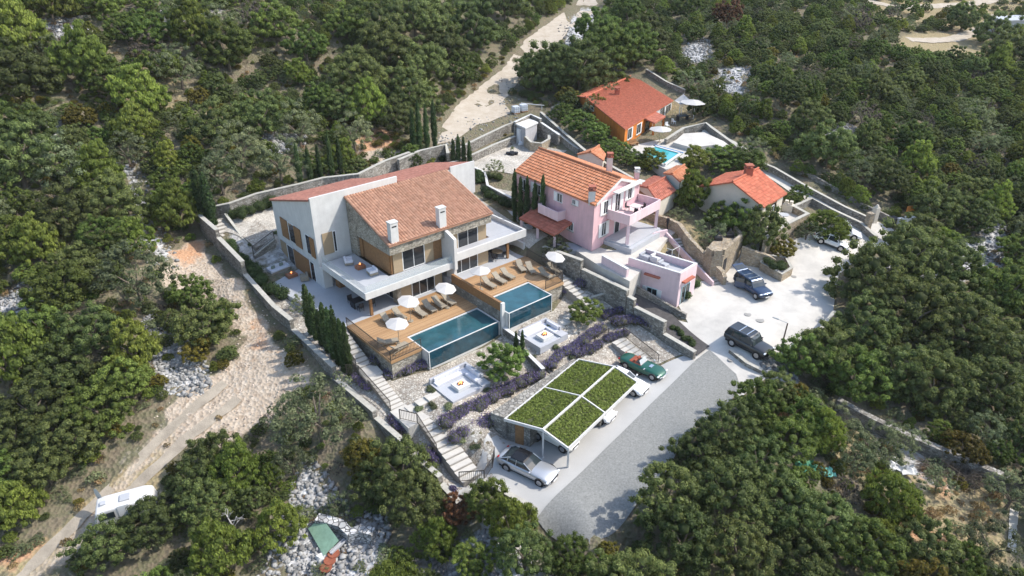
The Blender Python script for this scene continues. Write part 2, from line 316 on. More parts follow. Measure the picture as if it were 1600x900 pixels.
def cores(cen,rad,f=.78,squash=1.):
    bm=bmesh.new(); bmesh.ops.create_icosphere(bm,subdivisions=1,radius=1); vs=np.array([v.co for v in bm.verts]); fs=np.array([[v.index for v in q.verts] for q in bm.faces]); bm.free()
    V_=(cen[:,None,:]+vs[None]*rad[:,None,None]*f*np.array([1,1,squash])).reshape(-1,3)
    F_=(fs[None]+np.arange(len(cen))[:,None,None]*len(vs)).reshape(-1,3)
    return V_,F_
def folmesh(name,q,tint,core=None,coretint=.12):  # cores tinted dark: shade painted into the gaps between leaf clumps
    me=bpy.data.meshes.new(name); nq=len(q)//4
    vs=q; 
    nv=len(vs)+(len(core[0]) if core else 0); allv=np.concatenate([vs,core[0]]) if core else vs
    me.vertices.add(nv); me.vertices.foreach_set('co',allv.astype(np.float32).ravel())
    nc=len(core[1]) if core else 0
    me.loops.add(nq*4+nc*3); li=np.arange(nq*4)
    if core: li=np.concatenate([li,(core[1]+len(vs)).ravel()])
    me.loops.foreach_set('vertex_index',li.astype(np.int32)); me.polygons.add(nq+nc)
    st=np.arange(nq)*4
    if core: st=np.concatenate([st,nq*4+np.arange(nc)*3])
    me.polygons.foreach_set('loop_start',st.astype(np.int32))
    me.update(calc_edges=True)
    t=tint
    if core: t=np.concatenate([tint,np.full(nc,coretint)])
    at=me.attributes.new('tint','FLOAT','FACE'); at.data.foreach_set('value',t.astype(np.float32))
    return me
def crown_mesh(name,seed,kind):
    """unit crown: about 1 wide, standing on z=0"""
    g=np.random.default_rng(seed)
    nl={'pine':6,'olive':5,'bare':4}.get(kind,7); low=.16 if kind in('olive','bare') else .0
    lob=[(0,0,.5+low*.3,.27)]
    for k in range(nl):
        a=6.283*(k+g.uniform(-.3,.3))/nl; r=g.uniform(.17,.31); rr=g.uniform(.16,.25); lob.append((r*math.cos(a),r*math.sin(a),max(rr*.75,g.uniform(.2,.46))+low*.5,rr))
    if kind=='pine': lob.append((g.uniform(-.08,.08),g.uniform(-.08,.08),.68,.2))
    cen=[];rad=[]; L4=np.array(lob); nf=26
    for li,(x,y,z,r) in enumerate(lob):
        off=g.uniform(0,6.28)
        for k in range(nf):
            zz=1-1.75*(k+.5)/nf; a=k*2.39996+off; q=math.sqrt(max(0,1-zz*zz)); d=np.array([q*math.cos(a),q*math.sin(a),zz])+g.normal(size=3)*.12
            p=np.array([x,y,z])+d*r*g.uniform(.82,1.1)
            if p[2]<.05: continue
            dd=np.linalg.norm(L4[:,:3]-p,axis=1)-L4[:,3]*.78; dd[li]=9
            if dd.min()<0: continue
            if g.uniform()<(.12 if kind not in('olive','bare') else .35): continue
            cen.append(p); rad.append(g.uniform(.045,.095))
    cen=np.array(cen);rad=np.array(rad)
    n,size,dens={'oak':(70,.026,1),'green':(70,.027,1),'pine':(62,.028,1),'olive':(56,.026,.7),'bare':(22,.026,.3),'yellow':(44,.034,1),'rust':(44,.034,1)}[kind]
    q,t=cards(cen,rad,n,size,seed,squash=.85,vert=.35 if kind=='pine' else 0)
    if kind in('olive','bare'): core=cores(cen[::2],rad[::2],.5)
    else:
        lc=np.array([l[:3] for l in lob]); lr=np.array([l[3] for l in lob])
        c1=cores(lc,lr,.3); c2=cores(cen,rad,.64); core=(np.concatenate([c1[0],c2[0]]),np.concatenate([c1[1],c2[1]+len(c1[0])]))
    return folmesh(name,q,t,core)
def trunk_mesh(name,seed):
    g=np.random.default_rng(seed); m=MB(); p=Vector((0,0,-.08)); q=Vector((g.uniform(-.03,.03),g.uniform(-.03,.03),.2)); m.tube(p,q,.032,.024)
    for k in range(4):
        a=g.uniform(0,6.28); e=Vector((.2*math.cos(a),.2*math.sin(a),g.uniform(.38,.5))); mid=q.lerp(e,.5)+Vector((0,0,.02)); m.tube(q,mid,.017,.012); m.tube(mid,e,.012,.005)
    me=bpy.data.meshes.new(name); me.from_pydata(m.v,[],m.f); me.materials.append(M_bark); return me
# ================================================================ GROUND
def axis(lo,hi,fine0,fine1,f,c):
    a=list(np.arange(fine0,fine1,f)); x=fine0; L_=[]
    st=f
    while x>lo: st=min(c,st*1.12); x-=st; L_.append(x)
    x=fine1; U_=[x]; st=f
    while x<hi: st=min(c,st*1.12); x+=st; U_.append(x)
    return np.array(L_[::-1]+a+U_)
gx=axis(-260,320,-52,58,.55,12); gy=axis(8,420,24,112,.55,12)
XX,YY=np.meshgrid(gx,gy); XY=np.stack([XX.ravel(),YY.ravel()],1); ZZ=TT(XY)
def noise2(xy,s,seed=0):
    g=np.random.default_rng(seed); out=np.zeros(len(xy))
    for k in range(14):
        a=g.uniform(0,6.28); f=s*g.uniform(.5,1.8); out+=np.sin((xy[:,0]*math.cos(a)+xy[:,1]*math.sin(a))*f+g.uniform(0,6.28))
    return out/5.3
def inpoly(xy,poly):
    x,y=xy[:,0],xy[:,1]; c=np.zeros(len(xy),bool); n=len(poly)
    for k in range(n):
        x0,y0=poly[k][:2]; x1,y1=poly[(k+1)%n][:2]
        if y0==y1: continue
        c^=((y0>y)!=(y1>y))&(x<(x1-x0)*(y-y0)/(y1-y0)+x0)
    return c
def distpoly(xy,pl,closed=True):
    d=np.full(len(xy),1e9); n=len(pl)
    for k in range(n if closed else n-1):
        a=np.array(pl[k][:2]); b=np.array(pl[(k+1)%n][:2]); e=b-a; l=max(1e-9,e@e)
        t=np.clip(((xy-a)@e)/l,0,1); d=np.minimum(d,np.linalg.norm(xy-a-t[:,None]*e,axis=1))
    return d
def softmask(xy,poly,soft=.8,nz=.8):
    s=np.where(inpoly(xy,poly),1,-1)*distpoly(xy,poly)+noise2(xy,1.3,5)*nz
    return np.clip(.5+s/soft,0,1)
clearing=GP([(262,392),(312,372),(345,420),(400,490),(450,548),(482,585),(505,612),(455,612),(430,650),(380,682),(335,700),(300,690),(255,650),(262,610),(330,592),(375,560),(372,525),(340,492),(290,470),(250,440)])
clear2=GP([(560,205),(600,200),(640,225),(660,240),(600,262),(560,272),(545,250)])
scree=[GP(p) for p in ([(64,36),(100,32),(138,44),(135,64),(100,66),(70,54)],[(203,250),(216,288),(236,330),(246,378),(268,412),(250,418),(228,370),(212,320),(192,262)],
 [(0,466),(62,440),(75,468),(30,504),(-30,512),(-30,480)],[(240,505),(300,555),(312,604),(262,606),(245,560)],[(478,735),(505,770),(535,815),(590,820),(575,905),(420,905),(445,850),(470,790)],
 [(1380,408),(1440,420),(1500,395),(1580,405),(1540,440),(1440,450)],[(1070,75),(1100,62),(1108,95),(1075,98)],[(1120,110),(1165,105),(1160,150),(1128,140)],[(690,870),(760,850),(760,905),(690,905)],[(420,215),(470,214),(460,235),(425,235)],[(1208,566),(1232,572),(1228,590),(1205,584)],[(1300,200),(1330,200),(1330,215),(1300,215)],[(895,25),(935,15),(920,60),(880,75)],[(80,190),(110,205),(95,225)],[(1500,380),(1560,350),(1580,400),(1520,430)])]
reddirt=[GP(p) for p in ([(262,392),(312,372),(330,400),(270,415)],[(380,490),(420,520),(440,550),(400,540)],[(0,880),(50,850),(60,870),(10,905)],[(30,860),(75,820),(90,835),(45,880)],[(1385,770),(1440,790),(1470,830),(1400,830)],[(1440,720),(1480,720),(1500,790),(1460,790)],[(560,205),(600,200),(640,225),(560,240)])]
dryg=[GP(p) for p in ([(345,635),(230,760),(100,880),(20,905),(-40,905),(120,800),(210,720),(300,640)],[(1290,660),(1400,690),(1570,740),(1560,860),(1480,880),(1400,800),(1290,720)],[(1400,55),(1560,40),(1560,100),(1400,80)],[(1150,150),(1230,160),(1210,190),(1150,180)],[(320,150),(400,150),(410,210),(330,215)],[(1340,0),(1600,0),(1600,30),(1400,40)],[(690,860),(760,845),(780,900),(690,905)],[(560,100),(660,110),(660,160),(600,190)])]
rock=np.clip(noise2(XY,.22,3)*1.1-.75,0,1)*.8
for p in scree: rock=np.maximum(rock,softmask(XY,p,.9,.7))
dirt=softmask(XY,clearing,1.2,.7); TRC=GP([(362,610),(343,626),(300,660),(223,720),(155,800),(130,827),(60,893),(5,950)]); dirt=np.maximum(dirt,np.clip(1.1-(distpoly(XY,TRC,False)+noise2(XY,1.1,12)*.6)/1.3,0,.6)); dirt=np.maximum(dirt,softmask(XY,clear2,1.5,1.2))
red=np.clip(noise2(XY,.18,9)*.9-.7,0,1)*.5
for p in reddirt: red=np.maximum(red,softmask(XY,p,2.,.9)*.8)
dry=np.clip(noise2(XY,.2,21)*.8-.1,0,1)*.7
for p in dryg: dry=np.maximum(dry,softmask(XY,p,1.6,1.2))
near=(np.abs(XY[:,0])<70)&(XY[:,1]<125)
bump_=noise2(XY,2.4,33)*.05+noise2(XY,.9,34)*.1
plot_poly=[V(-5.7,-19,0)[:2],V(-5.7,31,0)[:2],V(5,40,0)[:2],V(24,40,0)[:2],V(24,-14,0)[:2]]
inplot=inpoly(XY,plot_poly)
built=[(800,140),(1000,100),(1120,170),(1260,300),(1430,370),(1330,430),(1300,520),(1200,590),(1150,660),(900,860),(820,820),(1000,560),(740,330),(680,230)]
builtp=[tuple(P(u,v,2))[:2] for u,v in built]
flat=inplot|inpoly(XY,GP(built))
ZZ=ZZ+np.where(flat,0,bump_)
me=bpy.data.meshes.new('ground'); nx,ny=len(gx),len(gy)
co=np.stack([XY[:,0],XY[:,1],ZZ],1); me.vertices.add(len(co)); me.vertices.foreach_set('co',co.astype(np.float32).ravel())
ii=np.arange(nx*ny).reshape(ny,nx); q=np.stack([ii[:-1,:-1],ii[:-1,1:],ii[1:,1:],ii[1:,:-1]],-1).reshape(-1,4)
me.loops.add(q.size); me.loops.foreach_set('vertex_index',q.astype(np.int32).ravel()); me.polygons.add(len(q)); me.polygons.foreach_set('loop_start',(np.arange(len(q))*4).astype(np.int32)); me.update(calc_edges=True)
me.polygons.foreach_set('use_smooth',[True]*len(q))
for nm,a in (('rock',rock),('dirt',dirt),('red',red),('dry',dry)):
    t=me.attributes.new(nm,'FLOAT','POINT'); t.data.foreach_set('value',a.astype(np.float32))
def groundmat():
    m=bpy.data.materials.new('hillside soil'); m.use_nodes=True; N=m.node_tree.nodes; L=m.node_tree.links; b=N['Principled BSDF']; b.inputs['Roughness'].default_value=.95; b.inputs['Specular IOR Level'].default_value=.1
    tc=N.new('ShaderNodeTexCoord')
    def nz(s,d=6):
        n=N.new('ShaderNodeTexNoise'); n.inputs['Scale'].default_value=s; n.inputs['Detail'].default_value=d; n.inputs['Roughness'].default_value=.7; L.new(tc.outputs['Object'],n.inputs['Vector']); return n.outputs['Fac']
    def ramp(f,cs,p0=.3,p1=.7):
        r=N.new('ShaderNodeValToRGB'); e=r.color_ramp.elements; e[0].position=p0; e[1].position=p1; e[0].color=(*cs[0],1); e[1].color=(*cs[-1],1)
        for k in range(1,len(cs)-1): x=e.new(p0+(p1-p0)*k/(len(cs)-1)); x.color=(*cs[k],1)
        L.new(f,r.inputs['Fac']); return r.outputs[0]
    def mix(f,a,c):
        x=N.new('ShaderNodeMix'); x.data_type='RGBA'; L.new(f,x.inputs['Factor']); L.new(a,x.inputs['A']); L.new(c,x.inputs['B']); return x.outputs['Result']
    def att(n): a=N.new('ShaderNodeAttribute'); a.attribute_name=n; return a.outputs['Fac']
    def brk(f,sc):    # break a mask up with fine noise
        a=N.new('ShaderNodeMath'); a.operation='ADD'; L.new(f,a.inputs[0]); L.new(nz(sc,4),a.inputs[1]); r=N.new('ShaderNodeMapRange'); r.inputs['From Min'].default_value=.85; r.inputs['From Max'].default_value=1.15; L.new(a.outputs[0],r.inputs['Value']); return r.outputs[0]
    base=ramp(nz(.9),[(.12,.1,.07),(.2,.165,.115),(.14,.135,.08),(.3,.26,.2)])
    c=mix(brk(att('dry'),1.2),base,ramp(nz(3.),[(.2,.16,.09),(.34,.27,.16),(.19,.19,.09)]))
    vo=N.new('ShaderNodeTexVoronoi'); vo.inputs['Scale'].default_value=3.2; L.new(tc.outputs['Object'],vo.inputs['Vector']); sp=N.new('ShaderNodeSeparateColor'); L.new(vo.outputs['Color'],sp.inputs[0])
    peb=ramp(sp.outputs[0],[(.32,.26,.2),(.43,.36,.28),(.54,.48,.4),(.27,.2,.14)],0,1)
    soil=ramp(nz(.6),[(.4,.31,.23),(.47,.385,.3),(.36,.26,.18)])
    h=N.new('ShaderNodeMath'); h.operation='MULTIPLY'; h.inputs[1].default_value=1; L.new(nz(2.2,3),h.inputs[0])
    c=mix(brk(att('dirt'),.8),c,mix(h.outputs[0],soil,peb))
    c=mix(brk(att('red'),.9),c,ramp(nz(2.5),[(.36,.17,.09),(.5,.3,.18),(.42,.24,.15)]))
    vr=N.new('ShaderNodeTexVoronoi'); vr.inputs['Scale'].default_value=2.4; L.new(tc.outputs['Object'],vr.inputs['Vector']); s2=N.new('ShaderNodeSeparateColor'); L.new(vr.outputs['Color'],s2.inputs[0])
    c=mix(brk(att('rock'),1.1),c,ramp(s2.outputs[1],[(.25,.25,.25),(.5,.49,.48),(.38,.37,.36),(.6,.6,.59)],0,1))
    L.new(c,b.inputs['Base Color'])
    bp=N.new('ShaderNodeBump'); bp.inputs['Strength'].default_value=.8; bp.inputs['Distance'].default_value=.15; L.new(vo.outputs['Distance'],bp.inputs['Height']); L.new(bp.outputs[0],b.inputs['Normal'])
    return m
M_ground=groundmat()
tag(mkobj('ground',me,M_ground),kind='structure')
# draped sheets -----------------------------------------------------------------
EXCL=[]       # ground plans no tree may stand on
def drape(name,poly,mat,off=.05,step=.8,kind='structure',ragged=0,zf=None,excl=True):
    pl=[np.array(p[:2]) for p in poly]; out=[]
    for k in range(len(pl)):
        a,b=pl[k],pl[(k+1)%len(pl)]; n=max(1,int(np.linalg.norm(b-a)/step))
        for t in range(n): out.append(a+(b-a)*t/n)
    out=np.array(out)
    if ragged:
        nrm=np.roll(out,-1,0)-np.roll(out,1,0); nrm=np.stack([nrm[:,1],-nrm[:,0]],1); nrm/=np.linalg.norm(nrm,axis=1)[:,None]+1e-9
        out=out+nrm*(noise2(out,2.2,8)*ragged)[:,None]
    bm=bmesh.new(); vs=[bm.verts.new((p[0],p[1],0)) for p in out]; f=bm.faces.new(vs); bmesh.ops.triangulate(bm,faces=[f])
    xs,ys=out[:,0],out[:,1]
    for ax,lo,hi in ((0,xs.min(),xs.max()),(1,ys.min(),ys.max())):
        s=lo+step
        while s<hi:
            co=(s,0,0) if ax==0 else (0,s,0); no=(1,0,0) if ax==0 else (0,1,0)
            bmesh.ops.bisect_plane(bm,geom=bm.verts[:]+bm.edges[:]+bm.faces[:],plane_co=co,plane_no=no); s+=step
    xy=np.array([(v.co.x,v.co.y) for v in bm.verts]); z=TT(xy) if zf is None else np.array([zf(*p) for p in xy])
    for v,zz in zip(bm.verts,z): v.co.z=zz+off
    bmesh.ops.recalc_face_normals(bm,faces=bm.faces)
    me=bpy.data.meshes.new(name); bm.to_mesh(me); bm.free()
    if len(me.polygons) and me.polygons[0].normal.z<0: me.flip_normals()
    me.polygons.foreach_set('use_smooth',[True]*len(me.polygons))
    if excl: EXCL.append([tuple(p) for p in out])
    return tag(mkobj(name,me,mat),kind=kind)
dr_l=[(905,0),(853,40),(820,63),(783,110),(753,133),(713,167),(690,200),(684,225)]; dr_r=[(706,222),(745,196),(798,178),(785,157),(805,135),(832,92),(868,78),(890,45),(950,0)]
drape('dirt_road',GP(dr_l+dr_r)+[tuple(P(1010,-40,17))] + [tuple(P(950,-40,17))],M_dirtroad,.07,1.1,ragged=.25)
def strip(name,pl,w,mat,off,ragged=.1):
    pts=GP(pl); L_=[];R_=[]
    for k in range(len(pts)):
        a=np.array(pts[max(0,k-1)][:2]); b=np.array(pts[min(len(pts)-1,k+1)][:2]); d=(b-a)/np.linalg.norm(b-a); n=np.array([-d[1],d[0]]); p=np.array(pts[k][:2])
        L_.append(p+n*w/2); R_.append(p-n*w/2)
    return drape(name,L_+R_[::-1],mat,off,.7,ragged=ragged)
strip('dirt_track',[(352,598),(333,613),(300,640),(233,703),(167,770),(117,820),(40,893),(-20,950)],1.0,M_track,.07,.12)
strip('dirt_track',[(372,622),(353,640),(300,680),(213,760),(143,833),(80,893),(30,950)],1.0,M_track,.07,.12)
strip('dirt_track',[(1420,62),(1450,64),(1490,62),(1520,52),(1545,40),(1560,25)],3.,M_dirtroad,.1,.3)
strip('dirt_track',[(1330,-5),(1400,12),(1500,8),(1560,0)],3.,M_dirtroad,.1,.3)
strip('footpath',[(1584,798),(1582,830),(1580,862)],.55,M_pave,.1,.03)
# road, driveway, court
roadpoly=[PR(838,808)[:2],PR(1088,563)[:2],PR(1108,548)[:2],PR(1150,585)[:2],PR(1158,610)[:2],PR(1128,640)[:2],PR(1078,680)[:2],PR(1058,706)[:2],PR(1034,752)[:2],PR(992,795)[:2],PR(950,838)[:2],PR(922,856)[:2],PR(880,838)[:2],PR(855,822)[:2]]
print('roaddev',max(abs(T(*q)-roadz(*q)) for q in roadpoly)); drape('road',roadpoly,M_road,.11,.9)
drivepoly=[PR(856,812)[:2],PR(833,802)[:2],PR(752,757)[:2],PR(722,782)[:2],PR(700,758)[:2],PR(752,718)[:2],PR(765,690)[:2]]+[V(3.5,29.5,0)[:2],V(10,27.5,0)[:2],V(13,29,0)[:2],V(20.5,31,0)[:2],PR(1085,561)[:2],PR(1100,572)[:2]]
drape('driveway',drivepoly,M_drive,.06,.9)
courtpoly=GP([(1078,553),(1090,575),(1120,585),(1150,586),(1130,608),(1156,622),(1180,605),(1196,592),(1210,580),(1217,562),(1262,522),(1300,500),(1304,468),(1310,430),(1340,405),(1372,385),(1425,380),(1410,362),(1372,347),(1330,352),(1300,350),(1230,385),(1200,400),(1160,380),(1140,420),(1110,440),(1095,440),(1060,478),(1075,505),(1055,500),(1048,516)])
drape('paved_court',courtpoly,M_court,.06,.9)
m=MB(); hc=P(1187,501,-.7)
for (u,v,r) in ((1187,501,.42),(1168,492,.35),(1142,563,.3),(1108,560,.42),(1240,433,.3)):
    p=G(u,v); m=MB(p); m.cyl((p[0],p[1]),r,p[2]+.03,p[2]+.08,20)
    tag(m.build('manhole_cover',mat('worn iron cover',(.3,.29,.27),.8,noise=.2,nscale=6),loc=tuple(p)),{1187:'round worn manhole cover in the court above the dark off-roader',1168:'fainter round cover just left of the other on the court',1142:'small cover hidden at the side of the off-roader',1108:'round cover at the tip of the grey road by the end of the stone wall',1240:'small dark drain cover near the rounded planter kerb'}[u],'manhole cover','covers in the court paving')
drape('gravel_yard',GP([(700,262),(745,243),(805,218),(850,228),(885,236),(870,248),(820,262),(800,272),(775,268),(755,268),(742,262)]),MATS.get('pale gravel'),.07,.9,ragged=.1)
drape('gravel_yard',GP([(765,292),(800,300),(800,318),(775,306)]),MATS.get('pale gravel'),.07,.9,ragged=.05)
# ---------------------------------------------------------------- walls
def wall(name,label,cat,pts,th=.35,base=None,mat_=None,cap=.08,group=None,capmat=None,over=.04):
    """pts: (x,y,ztop); base: None (follows the ground), a number, or a list"""
    mat_=mat_ or M_drywall; P3=[np.array(p,float) for p in pts]; n=len(P3)
    def nrm(k):
        d=np.zeros(2)
        for s in (-1,1):
            j=k
            while 0<=j+s<n and np.linalg.norm(P3[j+s][:2]-P3[k][:2])<.15: j+=s
            if 0<=j+s<n: e=(P3[j+s][:2]-P3[k][:2])*s; d+=e/np.linalg.norm(e)
        d/=np.linalg.norm(d); return np.array([-d[1],d[0]])
    NR=[nrm(k) for k in range(n)]; org=(P3[0][0],P3[0][1],P3[0][2]-2)
    m=MB(org); c=MB(org)
    for k in range(n-1):
        a,b=P3[k],P3[k+1]
        if np.linalg.norm(a[:2]-b[:2])<.15: continue
        for (mm,w,zt,zb) in ((m,th/2,0,None),(c,th/2+over,cap,0)):
            if mm is c and not cap: continue
            A=[a[:2]+NR[k]*w,a[:2]-NR[k]*w]; B=[b[:2]+NR[k+1]*w,b[:2]-NR[k+1]*w]
            if zb is None:
                if base is None: z0,z1=T(*a[:2])-.5,T(*b[:2])-.5
                elif hasattr(base,'__len__'): z0,z1=base[k],base[k+1]
                else: z0=z1=base
                z0=min(z0,a[2]-.2); z1=min(z1,b[2]-.2)
            else: z0,z1=a[2]+.003,b[2]+.003
            mm.prism([A[0],A[1],B[1],B[0]],[z0,z0,z1,z1],[a[2]+zt,a[2]+zt,b[2]+zt,b[2]+zt])
    e=m.build(name,mat_,loc=org); tag(e,label,cat,group)
    if cap: o=c.build('coping',capmat or M_cap); o.parent=e
    return e
def PW(l): return [tuple(P(*t)) for t in l]
wall('boundary_wall','long stepped grey stone boundary wall between the villa garden and the stony clearing','stone wall',
 [V(-5.6,-18,4),V(-5.6,-13,3.9),V(-5.6,-12.6,3.9),V(-5.6,-12.55,3.0),V(-5.6,-6.2,2.4),V(-5.6,-6.1,.95),V(-5.6,.6,0.05),V(-5.45,4.2,0.),V(-5.45,4.3,-1.),V(-5.5,12.5,-1.05),V(-5.5,12.6,-2.3),V(-5.4,19,-2.1),V(-5.35,19.1,-2.75),V(-5.1,23.5,-3.),V(-5.05,23.6,-3.55),V(-5,27.7,-3.35),V(-5,27.8,-4.),V(-5,30.2,-4.3)],.4)
wall('boundary_wall','low dry stone wall closing the driveway corner above the green scrub, facing the grey road','stone wall',
 [tuple(PR(722,781)+[0,0,.35]),tuple(PR(752,756)+[0,0,.55]),tuple(PR(836,803)+[0,0,.45])],.45)
wall('boundary_wall','stepped stone wall between the lavender garden and the dark lane below the pink house','stone wall',
 [V(20.4,12,2.6),V(20.9,17.3,2.75),V(20.95,17.4,1.75),V(21,23.5,1.7),V(21,23.6,1.1),V(21.1,24.4,1.0),V(21.1,24.5,.25),V(21.1,28.2,.2),V(21,28.3,-1.05),V(20.8,32,-1.15)],.4,base=-3.5)
wall('boundary_wall','light capped stone wall behind the villa, above the row of green hedge bushes','stone wall',
 [V(-5.2,-19,4.2),V(-3.8,-19,4.2)]+PW([(358,318,4.6),(400,303,4.9),(470,287,5.3),(505,278,5.6),(560,272,5.8),(600,252,6.),(640,238,6.3)]),.4)
wall('boundary_wall','dark stone corner wall under the four tall cypresses','stone wall',PW([(622,250,6.0),(655,236,6.2),(697,226,6.4),(700,240,5.6)]),.4)
EXCL.append([p[:2] for p in plot_poly]); EXCL.append([p[:2] for p in GP([(640,170),(700,210),(800,150),(930,200),(1000,110),(1060,140),(1110,190),(1190,240),(1260,290),(1340,330),(1425,360),(1425,384),(1372,388),(1312,428),(1304,470),(1303,500),(1262,524),(1215,562),(1160,612),(1150,640),(1060,690),(980,790),(925,858),(840,815),(740,330)])])
# ================================================================ VILLA TERRACES
def slab(name,label,cat,pts,z0,z1,mat_,top=None,kind=None):
    org=(pts[0][0],pts[0][1],z0); m=MB(org); m.prism(pts,z0,z1); o=m.build(name,mat_,loc=org)
    if kind: tag(o,kind=kind)
    else: tag(o,label,cat)
    if top:
        t=MB(org); t.prism(pts,[ (z1 if not hasattr(z1,'__len__') else z1[k])+.003 for k in range(len(pts))],[(z1 if not hasattr(z1,'__len__') else z1[k])+.03 for k in range(len(pts))]); q=t.build('surface',top); q.parent=o
    return o
def VP(l): return [V(i,j,0)[:2] for i,j in l]
slab('terrace','','',VP([(-4.3,-9.5),(-1.5,-9.5),(0,-10.2),(10,-10.2),(10,8.7),(-2.05,8.7),(-2.05,7),(-3.2,3)]),-1.,0,M_greyfl,kind='structure')
slab('terrace','','',VP([(10,-9),(20.2,-9),(20.4,10),(9.9,10)]),-1.,1.0,M_greyfl,kind='structure')
# decks
d1=slab('pool_deck','lower wooden pool deck with loungers, left of the stone dividing wall','deck',VP([(-2,8.72),(9.7,8.72),(9.7,13.9),(1.25,13.9),(1.25,16.5),(-2,16.5)]),-.25,0.03,M_deck)
d2=slab('pool_deck','upper wooden pool deck beside the right-hand pool','deck',VP([(10,10.02),(19.6,10.02),(19.2,14.5),(18.4,17.2),(15.75,17.2),(15.75,14.55),(10,14.55)]),.75,1.03,M_deck)
o=MB(V(-2,8.8,-3)); o.prism(VP([(-1.9,8.8),(9.6,8.8),(9.6,13.8),(1.2,13.8),(1.2,16.4),(-1.9,16.4)]),-3,-.253); tag(o.build('deck_base',M_stone,loc=V(-2,8.8,-3)),'pale stone base wall under the lower pool deck','stone base')
o=MB(V(10,10.2,-2)); o.prism(VP([(10.2,10.2),(19.4,10.2),(19.1,14.5),(18.3,17.1),(15.8,17.1),(15.8,14.6),(10.2,14.6)]),-2,.747); tag(o.build('deck_base',M_stone,loc=V(10,10.2,-2)),'stone base wall under the upper pool deck','stone base')
def pool(i0,i1,j0,j1,zt,zb,label):
    r=empty('swimming_pool',V(i0,j1,zb),label=label,cat='swimming pool',group='glass-fronted villa pools'); L_=np.array(r.location)
    m=MB(L_); m.vbox((i0,j0+.1,zb),(i1,j0+.25,zt)); m.vbox((i0,j0+.253,zb),(i0+.12,j1-.12,zt)); m.vbox((i1-.12,j0+.253,zb),(i1,j1-.12,zt)); m.vbox((i0+.223,j0+.253,zb),(i1-.223,j1-.003,zb+.35)); m.build('rim',M_white,r)
    m=MB(L_); m.vbox((i0+.123,j0+.255,zt-.4),(i1-.123,j1-.11,zt-.07)); m.build('water',M_water,r)
    m=MB(L_); m.vbox((i0,j1-.1,zb+.38),(i1,j1,zt-.05)); m.build('glass_front',M_poolglass,r)
    m=MB(L_); m.vbox((i0+.02,j1-.105,zt-.045),(i1-.02,j1+.01,zt-.01)); m.vbox((i0,j1+.003,zb+.1),(i0+.08,j1+.05,zt)); m.vbox((i1-.08,j1+.003,zb+.1),(i1,j1+.05,zt));m.build('glass_edge',M_white,r)
    m=MB(L_); m.vbox((i0-.2,j1+.05,zb-.4),(i1+.3,j1+.35,zb+.12)); m.build('plinth',M_cap,r)
    return r
pool(1.28,9.5,13.93,17.45,0,-2.1,'lower swimming pool with blue glass front, left of the stone dividing wall')
pool(10.0,15.7,14.6,18.25,1.0,-1.1,'upper swimming pool with blue glass front, right of the stone dividing wall')
# stone dividing wall with wooden screen between the two decks
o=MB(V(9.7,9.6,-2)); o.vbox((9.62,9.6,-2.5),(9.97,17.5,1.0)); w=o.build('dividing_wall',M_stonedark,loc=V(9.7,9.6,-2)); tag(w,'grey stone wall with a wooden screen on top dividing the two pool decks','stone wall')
o=MB(V(9.7,9.6,-2)); o.vbox((9.66,9.65,1.003),(9.93,17.45,1.95)); s=o.build('wooden_screen',M_wood,w); 
o=MB(V(9.7,9.6,-2)); o.vbox((9.6,17.503,-2.4),(9.98,17.75,1.98)); o.build('end_post',M_white,w)
# garden gravel sheets
drape('gravel_garden',VP([(-5.2,-17.5),(-4.4,-9.6),(-3.3,3),(-2.1,7),(-2.1,16.5),(1.3,17.6),(9.6,17.8),(9.6,30),(4,29.2),(-1.2,29.8),(-4.8,30),(-5.2,20)]),M_gravel,.05,.6,excl=False)
drape('gravel_garden',VP([(9.7,17.8),(15.8,18.4),(18.5,17.2),(19.6,12),(20.6,14),(20.8,30.8),(15,29.2),(11.6,29),(9.7,29.5)]),M_gravel,.05,.6,excl=False)
drape('gravel_garden',VP([(-5.2,-18.5),(-1.6,-9.6),(0,-10.3),(10,-10.3),(20,-9.2),(20.3,9.8),(23,10),(25,-12),(12,-16),(2,-18)]),M_pebble,.06,.8,excl=False)
# raised gravel bank behind the left terrace, with its retaining wall
slab('gravel_bank','','',VP([(-2.6,-10.2),(-.1,-10.4),(-.1,-15.5),(-3.2,-18)]),-.5,[1.7,2.0,2.9,2.9],M_gravel,kind='structure')
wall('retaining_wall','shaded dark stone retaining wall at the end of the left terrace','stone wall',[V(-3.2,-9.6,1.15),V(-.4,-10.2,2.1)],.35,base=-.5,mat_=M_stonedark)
# ---------------------------------------------------------------- stairs and railings
def stairs(name,label,a,b,w,n,group=None,mat_=M_pave,depth=1.2):
    """a: top centre, b: bottom centre (x,y,z)"""
    a=np.array(a);b=np.array(b);d=(b-a)[:2]; l=np.linalg.norm(d); d/=l; nn=np.array([-d[1],d[0]])*w/2; org=tuple(b)
    m=MB(org)
    for k in range(n):
        s0=a[:2]+d*l*k/n; s1=a[:2]+d*l*(k+1)/n; z=a[2]+(b[2]-a[2])*(k+.5)/n
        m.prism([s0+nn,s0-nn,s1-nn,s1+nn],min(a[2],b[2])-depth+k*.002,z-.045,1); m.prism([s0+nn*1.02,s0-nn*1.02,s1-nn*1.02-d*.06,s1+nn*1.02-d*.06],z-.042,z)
    return tag(m.build(name,[mat_,mat('stair riser painted shade',(.3,.28,.25),.9,noise=.15)],loc=org),label,'steps',group)  # risers coloured darker than the treads, painting the shade lines between steps
